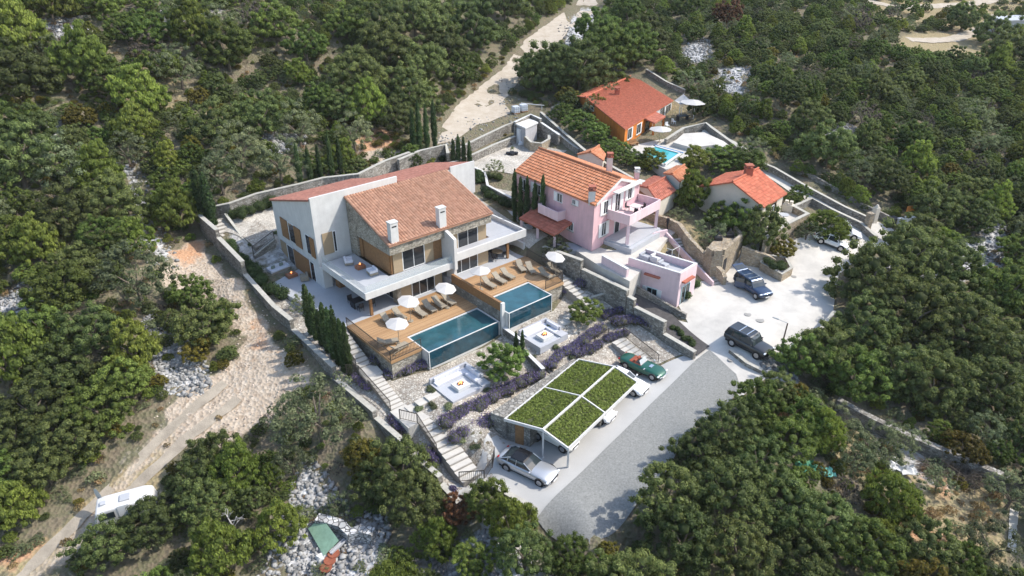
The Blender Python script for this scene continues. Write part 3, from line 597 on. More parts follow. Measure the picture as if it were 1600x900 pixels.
def railing(label,pts,h=1.0,sp=.14,group='garden and terrace railings',mat_=M_rail):
    org=pts[0]; r=empty('railing',org,label=label,cat='railing',group=group)
    m=MB(org)
    for k in range(len(pts)-1):
        a=Vector(pts[k]);b=Vector(pts[k+1]); up=Vector((0,0,h)); m.tube(a+up,b+up,.04,n=4); m.tube(a+Vector((0,0,.1)),b+Vector((0,0,.1)),.025,n=4); m.tube(a,a+up,.04,n=4)
    m.tube(Vector(pts[-1]),Vector(pts[-1])+Vector((0,0,h)),.03,n=4); m.build('rail',mat_,r)
    m=MB(org)
    for k in range(len(pts)-1):
        a=Vector(pts[k]);b=Vector(pts[k+1]); n=max(1,int((b-a).length/sp))
        for t in range(n): q=a.lerp(b,(t+.5)/n); m.tube(q+Vector((0,0,.1)),q+Vector((0,0,h)),.019,n=3)
    o=m.build('balusters',mat_,r); return r
stairs('garden_stairs','upper pale steps going down beside the left pool deck railing',V(-2.9,8.7,0),V(-3.15,13.8,-1.35),1.3,9,'garden stairs')
slab('landing','','',VP([(-3.9,13.8),(-2.2,13.8),(-2.4,15.6),(-4.1,15.6)]),-2.5,-1.4,M_pave,kind='structure')
stairs('garden_stairs','middle flight of pale steps between lavender clumps, left of the lower pool',V(-3.3,15.6,-1.4),V(-3.5,19.6,-2.35),1.25,9,'garden stairs')
slab('landing','','',VP([(-4.3,19.6),(-2.0,19.6),(-1.6,22.4),(-4.3,22.4)]),-3.5,-2.35,M_pave,kind='structure')
stairs('garden_stairs','lower flight of wide pale steps down to the driveway',V(-2.4,22.4,-2.35),V(-2.9,28.9,-4.0),1.7,11,'garden stairs')
stairs('garden_stairs','narrow pale steps climbing to the wooden gate at the back left corner',V(-4.2,-17.6,3.1),V(-3.5,-9.8,.1),1.2,14,'garden stairs')
stairs('garden_stairs','long grey steps at the right edge of the upper deck, beside the stone wall',V(19.2,15.5,.9),V(19.3,22.2,-1.0),1.3,12,'garden stairs')
stairs('garden_stairs','blue shaded steps with a rail between the lavender and the green convertible',V(17.6,25.4,-1.6),V(17.6,29.8,-2.55),1.5,8,'garden stairs')
railing('bronze railing along the left edge of the lower wooden deck',[V(-2.0,8.8,0.03),V(-2.0,16.45,.03),V(1.2,16.45,.03)])
railing('dark railing on the outer side of the upper garden steps',[V(-3.75,9,.0),V(-4.0,13.8,-1.3)])
railing('curved dark railing at the outside of the middle garden steps',[V(-4.9,13.6,-1.5),V(-4.2,14.6,-1.4),V(-4.2,19.6,-2.3)])
railing('low black railing at the bend of the landing above the lower steps',[V(-4.2,21,-2.35),V(-1.8+-.2,21.2,-2.35)][:1]+[V(-3.4,22.4,-2.35),V(-3.8,25.6,-3.2)])
railing('black railing around the foot of the lower steps by the silver car',[V(-3.9,28.6,-3.9),V(-2.4,29.8,-3.8),V(-1.2,29.3,-3.6),V(-.4,28.6,-3.5)])
railing('dark railing along the edge of the upper wooden deck',[V(15.9,17.1,1.03),V(18.3,17.1,1.03),V(19.2,14.5,1.03),V(19.5,10.3,1.03)])
railing('pale railing at the top of the left terrace retaining wall',[V(-3.2,-9.6,1.2),V(-.4,-10.1,2.15)])
railing('short railing above the lavender in the right-hand garden',[V(15.4,24.4,-1.8),V(17.2,24.6,-1.6)])
railing('thin handrail beside the shaded steps above the green convertible',[V(18.4,25.4,-1.55),V(18.4,29.8,-2.5)])
wall('retaining_wall','low stone kerb wall along the narrow back steps','stone wall',[V(-2.9,-17.4,3.6),V(-2.8,-10,.9)],.22,cap=.05,mat_=M_stonedark)
m=MB(V(-4.6,-18.9,2.5)); m.vbox((-4.95,-18.95,2.6),(-3.3,-18.8,4.5)); g_=m.build('gate',M_wood,loc=V(-4.6,-18.9,2.5)); tag(g_,'cedar wooden gate in the back corner of the villa garden beside two cypresses','gate')
for i_ in (-5.05,-3.29): m=MB(V(-4.6,-18.9,2.5)); m.vbox((i_,-19,2.5),(i_+.09,-18.74,4.6)); m.build('gate_post',M_dark,g_)
# divider wall between the two gardens, stepping down to the carport
wall('dividing_wall','stepped low stone wall between the two gardens, meeting the carport roof','stone wall',[V(9.8,17.8,-.7),V(9.75,20.6,-.85),V(9.4,20.7,-.85),V(9.35,20.75,-1.25),V(8.6,24.6,-1.35),V(8.55,24.7,-1.35)],.3,base=-3.6,cap=.06,capmat=M_white)
wall('dividing_wall','low stone edging in the shade of the olive at the right-hand garden corner','stone wall',[V(19.8,19.8,-.2),V(20.8,20.6,.2)],.25,base=-2)
# ================================================================ BUILDINGS
def tileroof(name,parent,org,e0,e1,r1,r0,mat_,pitch=.34,course=.42,amp=.05,step=.05,th=.14,seed=0,verge=None):
    e0,e1,r1,r0=[np.array(p,float) for p in (e0,e1,r1,r0)]; g=np.random.default_rng(seed)
    W=max(np.linalg.norm(e1-e0),np.linalg.norm(r1-r0)); H=max(np.linalg.norm(r0-e0),np.linalg.norm(r1-e1)); nt=max(2,int(W/pitch)); nc=max(2,int(H/course)); ns=5
    nrm=np.cross(e1-e0,r0-e0); nrm/=np.linalg.norm(nrm); 
    if nrm[2]<0: nrm=-nrm
    m=MB(org)
    us=np.linspace(0,1,nt*ns+1); prof=amp*np.abs(np.sin(np.pi*us*nt))**.8
    vs=[];fs=[];tt=[]
    for c in range(nc):
        b=len(vs)
        for (vv,off) in ((c/nc,step+.012),((c+1)/nc,.004)):
            A=e0+(r0-e0)*vv; B=e1+(r1-e1)*vv
            for k,u in enumerate(us): vs.append(A+(B-A)*u+nrm*(off+prof[k]))
        n=len(us)
        tl=g.uniform(0,1,nt)
        for k in range(n-1): fs.append((b+k,b+k+1,b+n+k+1,b+n+k)); tt.append(float(tl[min(nt-1,k//ns)]))
    base=len(m.v); m.v+= [tuple(p-m.o) for p in vs]; m.f+=fs; m.m+=[0]*len(fs); m.c+=tt
    dn=nrm*-.0; lo=np.array([0,0,-th])
    q=[e0,e1,r1,r0]; m.add([p+dn for p in q]+[p+lo for p in q],[(0,1,2,3),(4,7,6,5),(0,4,5,1),(1,5,6,2),(2,6,7,3),(3,7,4,0)],0,.3)
    me=bpy.data.meshes.new(name); me.from_pydata(m.v,[],m.f)
    at=me.attributes.new('tint','FLOAT','FACE'); at.data.foreach_set('value',[.5 if c is None else c for c in m.c])
    return mkobj(name,me,mat_,parent)
def ridgecap(parent,org,a,b,mat_,r=.13,name='ridge_tiles'):
    a=Vector(a);b=Vector(b); n=max(2,int((b-a).length/.4)); m=MB(org)
    for k in range(n): p=a.lerp(b,k/n); q=a.lerp(b,(k+1.04)/n); m.tube(p+Vector((0,0,.03)),q+Vector((0,0,.03)),r*.95,r*1.1,n=8)
    return m.build(name,mat_,parent)
def panel(m,a,b,s0,s1,z0,z1,d0,d1,mi=0):
    """box on the outer side (right of a->b) of the upright wall a-b"""
    a=np.array(a[:2]);b=np.array(b[:2]);e=(b-a)/np.linalg.norm(b-a);n=np.array([e[1],-e[0]])
    p=[a+e*s0+n*d0,a+e*s1+n*d0,a+e*s1+n*d1,a+e*s0+n*d1]; m.prism(p,z0,z1,mi)
def window(parent,org,a,b,s0,s1,z0,z1,shut=None,shmat=None,name='window',bars=1,fr=.07,frm=None,door=False,shw=None):
    """frame with pane, bars, sill and shutters"""
    if s1<s0: s0,s1=s1,s0
    if z1<z0: z0,z1=z1,z0
    m=MB(org); f=fr
    for q in ((s0,s0+f,z0,z1),(s1-f,s1,z0,z1),(s0+f,s1-f,z1-f,z1),(s0+f,s1-f,z0,z0+f)): panel(m,a,b,q[0],q[1],q[2],q[3],.0,.07)
    for k in range(bars): x=s0+(s1-s0)*(k+1)/(bars+1); panel(m,a,b,x-.025,x+.025,z0+f,z1-f,.0,.06)
    w=m.build(name,frm or M_frame,parent)
    m=MB(org); panel(m,a,b,s0+f,s1-f,z0+f,z1-f,-.02,.03); m.build('pane',M_glass,w)
    if not door: m=MB(org); panel(m,a,b,s0-.08,s1+.08,z0-.08,z0-.003,.0,.14); m.build('sill',M_cap,w)
    if shut:
        sw=shw or (s1-s0)/2
        for side in shut:
            m=MB(org)
            if side=='L': panel(m,a,b,s0-sw-.02,s0-.02,z0,z1,.02,.08)
            elif side=='R': panel(m,a,b,s1+.02,s1+sw+.02,z0,z1,.02,.08)
            m.build('shutter',shmat or M_frame,w)
    return w
def winpx(parent,org,a,b,uv0,uv1,**k):
    s0,z1=onwall(*uv0,a,b); s1,z0=onwall(*uv1,a,b); return window(parent,org,a,b,s0,s1,z0,z1,**k)
# ---------------------------------------------------------------- the villa
OV=V(0,0,0); villa=empty('villa',OV,label='large modern white and stone two-storey villa with long balconies and a mixed terracotta roof',cat='house')
def vb(name,mat_,*boxes,parent=None,lab=None):
    m=MB(OV)
    for b in boxes: m.vbox(b[0],b[1])
    o=m.build(name,mat_,parent or villa)
    if lab: o['label']=lab
    return o
def vprism(name,mat_,prof,i0,i1,parent=None):
    """profile in (j,z) pulled along i"""
    m=MB(OV); n=len(prof); m.add([V(i0,j,z) for j,z in prof]+[V(i1,j,z) for j,z in prof],[tuple(range(n)),tuple(range(n,2*n))[::-1]]+[(k,(k+1)%n,n+(k+1)%n,n+k) for k in range(n)]); return m.build(name,mat_,parent or villa)
# white left volume: ground floor and upper floor, roof falling to the back
vprism('white_wall',M_white,[(-10,0),(0,0),(0,9.55),(-10,6.75)],0,10.0)
vprism('white_wall',M_white,[(-8.4,1.0),(0,1.0),(0,9.0),(-8.4,6.85)],10.003,20.3)
vb('parapet',M_white,((-.003,-.236,9.3),(10.05,.005,9.78)))
vb('corner_pillar',M_white,((-.004,.003,0),(.95,.6,2.3)))
tileroof('roof',villa,OV,V(-.15,-10.3,6.72),V(10.15,-10.3,6.72),V(10.15,-.24,9.58),V(-.15,-.24,9.58),M_tileflat,seed=2,amp=.035)
tileroof('roof',villa,OV,V(10.2,-8.7,6.86),V(20.5,-8.7,6.86),V(20.5,-.05,9.12),V(10.2,-.05,9.12),M_tileflat,seed=3,amp=.035)
vb('parapet',M_white,((17.0,-.046,5.5),(20.45,.1,9.3)))
# stone upper storey under the large front roof
I0,I1=3.75,16.4
def stoneup():
    m=MB(OV)
    # left gable strip above the glazing, solid back part, front fascia
    for (i0,i1) in ((I0,I0+.35),(I1-.35,I1)):
        prof=[(.103,2.9),(1.6,2.9),(1.6,5.3),(8.0,5.3),(8.0,6.35),(.103,8.95)]; n=len(prof)
        m.add([V(i0,j,z) for j,z in prof]+[V(i1,j,z) for j,z in prof],[tuple(range(n)),tuple(range(n,2*n))[::-1]]+[(k,(k+1)%n,n+(k+1)%n,n+k) for k in range(n)])
    m.vbox((I0+.353,7.65,5.3),(I1-.353,8.0,6.33)); return m.build('stone_wall',M_stone,villa)
stoneup()
vb('ceiling',M_white,((I0+.36,.12,5.15),(I1-.36,7.6,5.29)))
tileroof('roof',villa,OV,V(I0-.12,8.2,6.4),V(I1+.15,8.2,6.4),V(I1+.15,.02,9.1),V(I0-.12,.02,9.1),M_tile,seed=4,amp=.085,pitch=.31,step=.02)

def chimney(i,j,z0,z1,w=.42):
    m=MB(OV); m.vbox((i-w,j-w*.75,z0),(i+w,j+w*.75,z1)); c=m.build('chimney',M_white,villa); m=MB(OV); m.vbox((i-w-.05,j-w*.75-.05,z1+.003),(i+w+.05,j+w*.75+.05,z1+.1)); m.build('cap',M_white,c)
    m=MB(OV); m.vbox((i-w*.6,j+w*.75+.002,z1-.42),(i+w*.6,j+w*.75+.03,z1-.3)); m.build('vent',M_dark,c)
chimney(4.45,7.75,6.2,8.55); chimney(10.1,7.75,6.2,8.55)
# upper-floor rooms behind the stone: glass, boards, shutters (floor 2.9 left, 3.6 look right)
vb('upper_room',M_wood,((I0+.36,1.0,2.92),(I1-.4,7.4,5.14)),lab='cedar clad upper rooms')
def vwin(a,b,s0,s1,z0,z1,bars=1,sh=None,parent=villa,door=True,shw=None,name='window'):
    return window(parent,OV,a,b,s0,s1,z0,z1,bars=bars,shut=sh,shmat=M_beige,door=door,shw=shw,name=name)
FA=(V(I0+.3,7.42,0),V(I1,7.42,0))     # upper front, s measured from its left end
vwin(*FA,1.35,4.0,2.95,5.1,bars=1,sh='LR',shw=1.05,name='sliding_door')
vwin(*FA,8.2,10.9,2.95,5.1,bars=1,sh='LR',shw=1.1,name='sliding_door')
LA=(V(I0+.335,.6,0),V(I0+.335,8.0,0))
m=MB(OV); panel(m,*LA,.9,1.6,2.95,5.0,.02,.1); panel(m,*LA,1.9,3.3,2.95,5.0,.02,.06); panel(m,*LA,3.35,6.7,2.95,5.05,.02,.09); m.build('board_shutter',M_wood,villa)
# windows of the white volume: left facade (j from -10 to 0) and front
FL=(V(-.0,-10,0),V(-.0,0,0))
def ppx(name,mt,a,b,q0,q1,d0=0,d1=.06,parent=villa,org=OV,zz=None):
    z0,z1=zz; A_=np.array(a[:2]);B_=np.array(b[:2]);e_=(B_-A_)/np.linalg.norm(B_-A_)
    def so(u):
        lo,hi=-3.,14.
        for _ in range(40):
            md_=(lo+hi)/2; p_=A_+e_*md_
            if proj((p_[0],p_[1],(z0+z1)/2))[0]<u: lo=md_
            else: hi=md_
        return lo
    s0,s1=so(q0[0]),so(q1[0])
    m=MB(org); panel(m,a,b,min(s0,s1),max(s0,s1),z0,z1,d0,d1); return m.build(name,mt,parent)
def vgl(u0,u1,v0,v1,zz=None):
    w=ppx('window',M_frame,*FL,(u0-1.2,v0),(u1+1,v1),.0,.04,zz=zz); ppx('pane',M_glass,*FL,(u0,v0+1.2),(u1,v1-.8),.042,.05,parent=w,zz=(zz[0]+.06,zz[1]-.06) if zz else None)
ZU=(3.1,5.35); ZG=(.03,2.25)
vgl(452.5,460.5,0,1,ZU); ppx('shutter',M_wood,*FL,(440.5,0),(451,1),.05,.11,zz=ZU); ppx('shutter',M_wood,*FL,(461.5,0),(471.5,1),.05,.11,zz=ZU)
vgl(479.5,485,0,1,(3.1,5.3)); ppx('shutter',M_wood,*FL,(486,0),(492.5,1),.05,.11,zz=(3.1,5.3))
ppx('board_shutter',M_beige,*FL,(441,0),(449.5,1),.02,.08,zz=ZG); vgl(451.5,460,0,1,ZG); ppx('board_shutter',M_wood,*FL,(461,0),(485,1),.02,.08,zz=ZG); vgl(487,492.5,0,1,ZG)
m=MB(OV); panel(m,*FL,.05,9.95,2.35,2.52,.0,.05); m.build('floor_band',M_white,villa)
FW=(V(0,0,0),V(10,0,0)); winpx(villa,OV,FW[0],FW[1],(518.5,361),(528,392),bars=0,shut='L',shmat=M_beige,shw=1.15,door=True)
# ground floor rooms
vb('ground_room',M_beige,((4.2,.6,0.002),(9.6,8.1,2.2)),lab='taupe ground-floor rooms'); vb('ground_room',M_beige,((10.4,.6,1.002),(15.5,8.5,2.95)))
GA=(V(4.2,8.12,0),V(9.6,8.12,0)); window(villa,OV,*GA,1.6,4.4,.02,2.15,bars=2,door=True,name='sliding_door')
GB=(V(10.4,8.52,0),V(15.5,8.52,0)); window(villa,OV,*GB,.3,3.6,1.02,2.9,bars=2,door=True,name='sliding_door')
vb('stone_pillar',M_stone,((3.9,7.6,0.003),(4.35,8.5,2.28)))
window(villa,OV,V(4.19,.8,0),V(4.19,8,0),3.6,6.6,.02,2.15,bars=2,door=True,name='sliding_door')
# balconies: slab, parapet, glass
vb('balcony',M_white,((-.0,.605,2.3),(3.7,9.3,2.62)),((3.7,7.5,2.3),(10.2,9.3,2.62)),((0,.61,2.623),(.22,9.3,3.0)),((.223,9.08,2.623),(10.2,9.3,3.0)),lab='left white balcony wrapping the corner')
vb('balcony_floor',M_greyfl,((.23,.62,2.625),(3.72,9.07,2.9)),((3.723,7.45,2.625),(10.2,9.07,2.9)))
vb('balcony',M_white,((10.6,8.0,3.0),(20.2,9.4,3.3)),((16.5,.2,3.0),(20.2,7.997,3.3)),((10.6,9.18,3.303),(20.2,9.4,3.85)),((19.98,.2,3.303),(20.2,9.177,3.85)),lab='right white balcony above the upper deck')
vb('balcony_floor',M_greyfl,((10.61,7.5,3.304),(19.97,9.17,3.36)),((16.5,.2,3.306),(19.97,7.49,3.362)))
M_clear=mat('clear balustrade glass',(.55,.62,.62),.05,alpha=.22,spec=.6)
vb('glass_balustrade',M_clear,((.1,.62,3.003),(.12,9.2,3.75)),((.13,9.18,3.003),(10.2,9.2,3.75)))
m=MB(OV); pr=[(7.0,2.2),(9.6,2.2),(9.6,5.6),(7.0,6.5)]
n=4; m.add([V(10.22,j,z) for j,z in pr]+[V(10.58,j,z) for j,z in pr],[(0,1,2,3),(7,6,5,4)]+[(k,(k+1)%4,4+(k+1)%4,4+k) for k in range(4)]); m.vbox((10.22,8.1,0.0),(10.58,9.4,2.197)); m.build('party_wall',M_white,villa)
vb('timber_post',M_wood,((.75,8.35,0),(1.0,8.6,2.298))); vb('timber_post',M_wood,((17.6,9.0,1.003),(17.85,9.2,2.998)))
vb('white_wall',M_white,((15.6,2.5,1.003),(20.1,2.8,2.99)),((19.9,2.803,1.003),(20.15,9.3,2.2)))
# outdoor kitchen under the balcony
k_=empty('outdoor_kitchen',V(2.2,.7,0),label='long brown outdoor kitchen counter under the left balcony',cat='counter')
m=MB(V(2.2,.7,0)); m.vbox((1.2,.65,0),(4.1,1.5,.9)); m.build('cabinet',M_wood,k_); m=MB(V(2.2,.7,0)); m.vbox((1.15,.62,.903),(4.15,1.55,1.0)); m.build('worktop',M_fabric,k_)
# ---------------------------------------------------------------- neighbouring houses
def gable(name,label,g0,g1,g2,g3,zb,ze,zr,wm,rm,over=.3,gfrac=.5,seed=0,amp=.06,pitch=.34,rname='roof',slopes=(0,1),cat='house'):
    """gable ends g0-g1 (near) and g3-g2 (far); the ridge runs from g0g1 to g3g2"""
    g0,g1,g2,g3=[np.array(p[:2],float) for p in (g0,g1,g2,g3)]; org=(g0[0],g0[1],zb); r=empty(name,org,label=label,cat=cat)
    ma=g0+(g1-g0)*gfrac; mb=g3+(g2-g3)*gfrac; m=MB(org)
    vs=[(*g0,zb),(*g1,zb),(*g2,zb),(*g3,zb),(*g0,ze),(*g1,ze),(*g2,ze),(*g3,ze),(*ma,zr),(*mb,zr)]
    m.add(vs,[(0,1,5,8,4),(3,7,9,6,2),(0,4,7,3),(1,2,6,5),(4,8,9,7),(5,6,9,8),(0,3,2,1)]); m.build('wall',wm,r)
    d=(g3-g0)/np.linalg.norm(g3-g0); 
    A=ma-d*over;B=mb+d*over
    for k,(p,q) in enumerate(((g0,g3),(g1,g2))):
        if k not in slopes: continue
        out=(p-ma); lo=np.linalg.norm(out); sl=(zr-ze)/lo; o=out/lo
        e0=np.array([*(p+o*over-d*over),ze-sl*over+.04]); e1=np.array([*(q+o*over+d*over),ze-sl*over+.04])
        tileroof(rname,r,org,e0,e1,(*B,zr+.04),(*A,zr+.04),rm,seed=seed+k,amp=amp,pitch=pitch,th=.12)
    ridgecap(r,org,(*A,zr+.1),(*B,zr+.1),rm)
    return r,org,ma,mb
# pink house
K0=P(925,385,2.9)[:2]; ez=zof(K0,318)
K3=P(807,267,ez)[:2]; K1=P(1000,284,ez)[:2]; K1=K0+(K1-K0); 
dl=(K3-K0); dw=(K1-K0); K2=K3+dw
mr=(K0+K1)/2; zr=zof(mr,283)
pink,po,pma,pmb=gable('pink_house','two-storey pink house with an orange tiled roof, white shutters and a corner balcony',K0,K1,K2,K3,2.3,ez,max(ez+1.6,zr),M_pink,M_tileor,over=.25,seed=10,amp=.035)
ZR_=max(ez+1.6,zr)
def chim(parent,org,x,y,z0,z1,w,mat_,topm,label=None):
    m=MB(org); m.box((x-w,y-w,z0),(x+w,y+w,z1)); c=m.build('chimney',mat_,parent)
    m=MB(org); m.box((x-w-.07,y-w-.07,z1+.003),(x+w+.07,y+w+.07,z1+.1)); 
    for a in (-1,1):
        for b in (-1,1): m.box((x+a*w*.8-.06,y+b*w*.8-.06,z1+.1),(x+a*w*.8+.06,y+b*w*.8+.06,z1+.38))
    m.box((x-w-.05,y-w-.05,z1+.383),(x+w+.05,y+w+.05,z1+.5)); m.build('cap',topm,c); return c
q=K0+(K3-K0)*.045; chim(pink,po,q[0]+.1,q[1]+.1,ez-.3,ez+1.25,.33,M_white,M_tilered)
q=P(952,262,ZR_-.3); chim(pink,po,q[0],q[1],ZR_-1.2,ZR_+.95,.3,M_white,M_tilered)
q=P(995,274,ez+.6); chim(pink,po,q[0],q[1],ez-.6,ez+1.,.25,M_pinkl,M_white)
# lighter end gable trim and windows
nG=(K0,K1)   # gable facing lower right: outward is right of K0->K1
m=MB(po)
for (p,q) in ((K0,pma),(K1,pma)):
    e=(q-p)/np.linalg.norm(q-p); n=np.array([dw[1],-dw[0]])/np.linalg.norm(dw)
    m.add([(*(p+n*.02),ez-.25),(*(q+n*.02),ZR_-.25),(*(q+n*.3),ZR_-.25),(*(p+n*.3),ez-.25),(*(p+n*.02),ez+.05),(*(q+n*.02),ZR_+.05),(*(q+n*.3),ZR_+.05),(*(p+n*.3),ez+.05)],[(0,1,2,3),(4,7,6,5),(0,4,5,1),(1,5,6,2),(2,6,7,3),(3,7,4,0)])
m.build('gable_trim',M_white,pink)
winpx(pink,po,*nG,(940,349),(946,366),shut='LR',shw=.5); winpx(pink,po,*nG,(943,315),(949,332),shut='LR',shw=.5,bars=1)
winpx(pink,po,*nG,(961.5,303),(967.5,328),shut='LR',shw=.55,door=True,name='balcony_door'); winpx(pink,po,*nG,(981,295),(986,309),shut='LR',shw=.45)
winpx(pink,po,*nG,(960,346),(966,368),bars=0,door=True,name='door')
M_teal=mat('turquoise window frames',(.45,.6,.62),.5)
nS=(K3,K0)   # long side facing lower left
winpx(pink,po,*nS,(818,279),(825,300),shut='L',shw=.7); winpx(pink,po,*nS,(837,286),(845,306),shut='L',shw=.8); winpx(pink,po,*nS,(871,300),(879,318),bars=1,door=True,name='balcony_door',shut='L',shw=.5)
winpx(pink,po,*nS,(894.5,310),(900,321),shut='R',shw=.4); winpx(pink,po,*nS,(889,345),(896,362),shut='L',shw=.6); winpx(pink,po,*nS,(831,324),(843,350),bars=1,door=True,name='door')
s0,_=onwall(853,330,*nS); s1,_=onwall(884,340,*nS); _,zb_=onwall(868,332,*nS)
m=MB(po); panel(m,*nS,s0,s1,zb_-.2,zb_-.05,.02,1.2); panel(m,*nS,s0,s1,zb_-.047,zb_+.85,1.08,1.2); panel(m,*nS,s0,s0+.12,zb_-.047,zb_+.85,.02,1.077); panel(m,*nS,s1-.12,s1,zb_-.047,zb_+.85,.02,1.077); m.build('balcony',M_pinkl,pink)
# red lean-to porch roof on the left side
e=(K0-K3)/np.linalg.norm(K0-K3); nn=np.array([e[1],-e[0]]); s0,_=onwall(838,350,*nS); s1,_=onwall(894,365,*nS); pz=2.3+1.95
p0=K3+e*s0;p1=K3+e*s1
tileroof('porch_roof',pink,po,(*(p0+nn*2.6),pz-.5),(*(p1+nn*2.6),pz-.5),(*(p1+nn*.03),pz+.35),(*(p0+nn*.03),pz+.35),M_tilered,seed=14,amp=.05)
for p in (p0+nn*2.4+e*.2,p1+nn*2.4-e*.2,(p0+p1)/2+nn*2.4): m=MB(po); m.box((p[0]-.14,p[1]-.14,1.6),(p[0]+.14,p[1]+.14,pz-.55)); m.build('porch_pillar',M_pinkl,pink)
# corner balcony at the gable end with pillars and stepped base
eb=dw/np.linalg.norm(dw); nb=np.array([eb[1],-eb[0]]); s0,_=onwall(948,335,*nG); Wd=np.linalg.norm(dw); bz=2.9+2.45
def pb(s,d): return K0+eb*s+nb*d
m=MB(po); B_=[pb(s0,.03),pb(Wd-.1,.03),pb(Wd-.1,2.9),pb(s0,2.9)]; m.prism(B_,bz,bz+.2)
for a,b in ((pb(s0,.03),pb(s0,2.9)),(pb(s0,2.9),pb(Wd-.1,2.9)),(pb(Wd-.1,2.9),pb(Wd-.1,.03))):
    m.prism([a,b,b+(a-b)[::-1]*0+np.array([.001,.001]),a],bz+.2,bz+.21); 
m.build('balcony',M_pinkl,pink)
m=MB(po); t=.13
m.prism([pb(s0,.04),pb(s0+t,.04),pb(s0+t,2.9),pb(s0,2.9)],bz+.203,bz+1.1); m.prism([pb(s0+t+.002,2.9-t),pb(Wd-.1,2.9-t),pb(Wd-.1,2.9),pb(s0+t+.002,2.9)],bz+.203,bz+1.1); m.prism([pb(Wd-.1-t,.04),pb(Wd-.1,.04),pb(Wd-.1,2.9-t-.002),pb(Wd-.1-t,2.9-t-.002)],bz+.203,bz+1.1); m.build('parapet',M_pinkl,pink)
for (s,d) in ((s0+.2,2.7),(Wd-.3,2.7)): m=MB(po); q=pb(s,d); m.box((q[0]-.16,q[1]-.16,2.9),(q[0]+.16,q[1]+.16,bz-.002)); m.build('porch_pillar',M_pinkl,pink)
m=MB(po); m.prism([pb(s0-.3,.04),pb(Wd,.04),pb(Wd,3.6),pb(s0-.3,3.6)],2.2,2.9); m.prism([pb(s0-.1,.05),pb(Wd-.05,.05),pb(Wd-.05,3.2),pb(s0-.1,3.2)],2.903,3.08); m.build('porch_steps',M_greyfl,pink)
m=MB(po); m.prism([pb(s0+.4,.3),pb(Wd-.6,.3),pb(Wd-.6,1.0),pb(s0+.4,1.0)],ZR_-1.15,ZR_-1.05); m.build('awning',M_white,pink)
# terrace table and chairs on the balcony
tb=pb((s0+Wd)/2,1.6); t_=empty('round_table',(tb[0],tb[1],bz+.2),label='small white table with dark chairs on the balcony of the pink house',cat='table'); m=MB((tb[0],tb[1],bz+.2)); m.cyl(tb,.55,bz+.9,bz+.96,16); m.build('tabletop',M_white,t_); m=MB((tb[0],tb[1],bz+.2)); m.cyl(tb,.07,bz+.2,bz+.9,8); m.build('leg',M_dark,t_)
for k,(a,lb) in enumerate(((0.4,'dark balcony chair on the far side of the white table'),(2.6,'dark balcony chair nearest the pink house wall'),(4.6,'dark balcony chair nearest the camera at the white table'))):
    c=(tb[0]+.95*math.cos(a),tb[1]+.95*math.sin(a),bz+.205); ch=empty('chair',c,a,lb,'chair','balcony chairs')
    m=MB(); m.box((-.22,-.22,.4),(.22,.22,.46)); m.build('seat',M_dark,ch); m=MB(); m.box((.18,-.22,.463),(.23,.22,.9)); m.build('backrest',M_dark,ch); m=MB()
    for x in (-.19,.19):
        for y in (-.19,.19): m.box((x-.02,y-.02,0),(x+.02,y+.02,.398))
    m.build('leg_frame',M_dark,ch)
# pink terrace paving
tp=[P(*t)[:2] for t in [(905,388,2.2),(935,412,2.2),(982,440,2.2)]]
slab('terrace','','',[P(900,392,2.25)[:2],P(940,418,2.25)[:2],P(984,440,2.25)[:2],P(1000,425,2.25)[:2],P(1040,375,2.25)[:2],P(1062,358,2.25)[:2],P(1020,330,2.25)[:2],P(985,350,2.25)[:2]],-.5,2.28,M_pave,kind='structure')
slab('terrace','','',[P(835,366,2.1)[:2],P(890,392,2.1)[:2],P(935,395,2.2)[:2],P(930,375,2.2)[:2],P(800,300,2.2)[:2],P(770,310,2.1)[:2]],-.5,2.18,M_greyfl,kind='structure')
# pink annex: flat roof terrace building with outside stairs
A0=P(1057,478,-.5)[:2]; zt=zof(A0,428)
A1=P(1090,412,zt)[:2]; A3=P(979,402,zt)[:2]; A2=A3+(A1-A0)
annex=empty('annex',(A0[0],A0[1],-.8),label='low pink flat-roofed annex with a furnished roof terrace beside the court',cat='annex'); ao=(A0[0],A0[1],-.8)
m=MB(ao); m.prism([A0,A1,A2,A3],-1.2,zt-.75); m.build('wall',M_pinkl,annex)
def par(m,a,b,z0,z1,t=.22,ins=0):
    a=np.array(a[:2]);b=np.array(b[:2]);e=(b-a)/np.linalg.norm(b-a);n=np.array([-e[1],e[0]])*t; m.prism([a+e*ins,b-e*ins,b-e*ins+n,a+e*ins+n],z0,z1)
m=MB(ao); par(m,A0,A1,zt-.747,zt); par(m,A3,A0,zt-.747,zt,ins=.24); par(m,A1,A2,zt-.747,zt,ins=.24); m.build('parapet',M_pinkl,annex)
m=MB(ao); par(m,A0,A1,zt+.003,zt+.06,.26); par(m,A3,A0,zt+.003,zt+.06,.26,.3); par(m,A1,A2,zt+.003,zt+.06,.26,.3); m.build('coping',M_white,annex)
m=MB(ao); cc=(A0+A1+A2+A3)/4; ins=[p+(cc-p)*.06 for p in (A0,A1,A2,A3)]; m.prism(ins,zt-.746,zt-.7); m.build('roof_floor',M_greyfl,annex)
winpx(annex,ao,A3,A0,(1011,447),(1026,466),bars=1,shut='LR',shw=.45,frm=M_teal)
m=MB(ao); panel(m,A3,A0,*[onwall(*t,A3,A0)[0] for t in ((1007,440),(1030,450))],zt-1.15,zt-1.0,.0,.35); m.build('door_hood',M_tilered,annex); m=MB(ao); panel(m,A0,A1,*[onwall(*t,A0,A1)[0] for t in ((1064,450),(1080,440))],zt-1.15,zt-1.0,.0,.4); m.build('door_hood',M_tilered,annex)
winpx(annex,ao,A0,A1,(1065,448),(1074,470),bars=1,door=True,name='door',frm=M_teal)
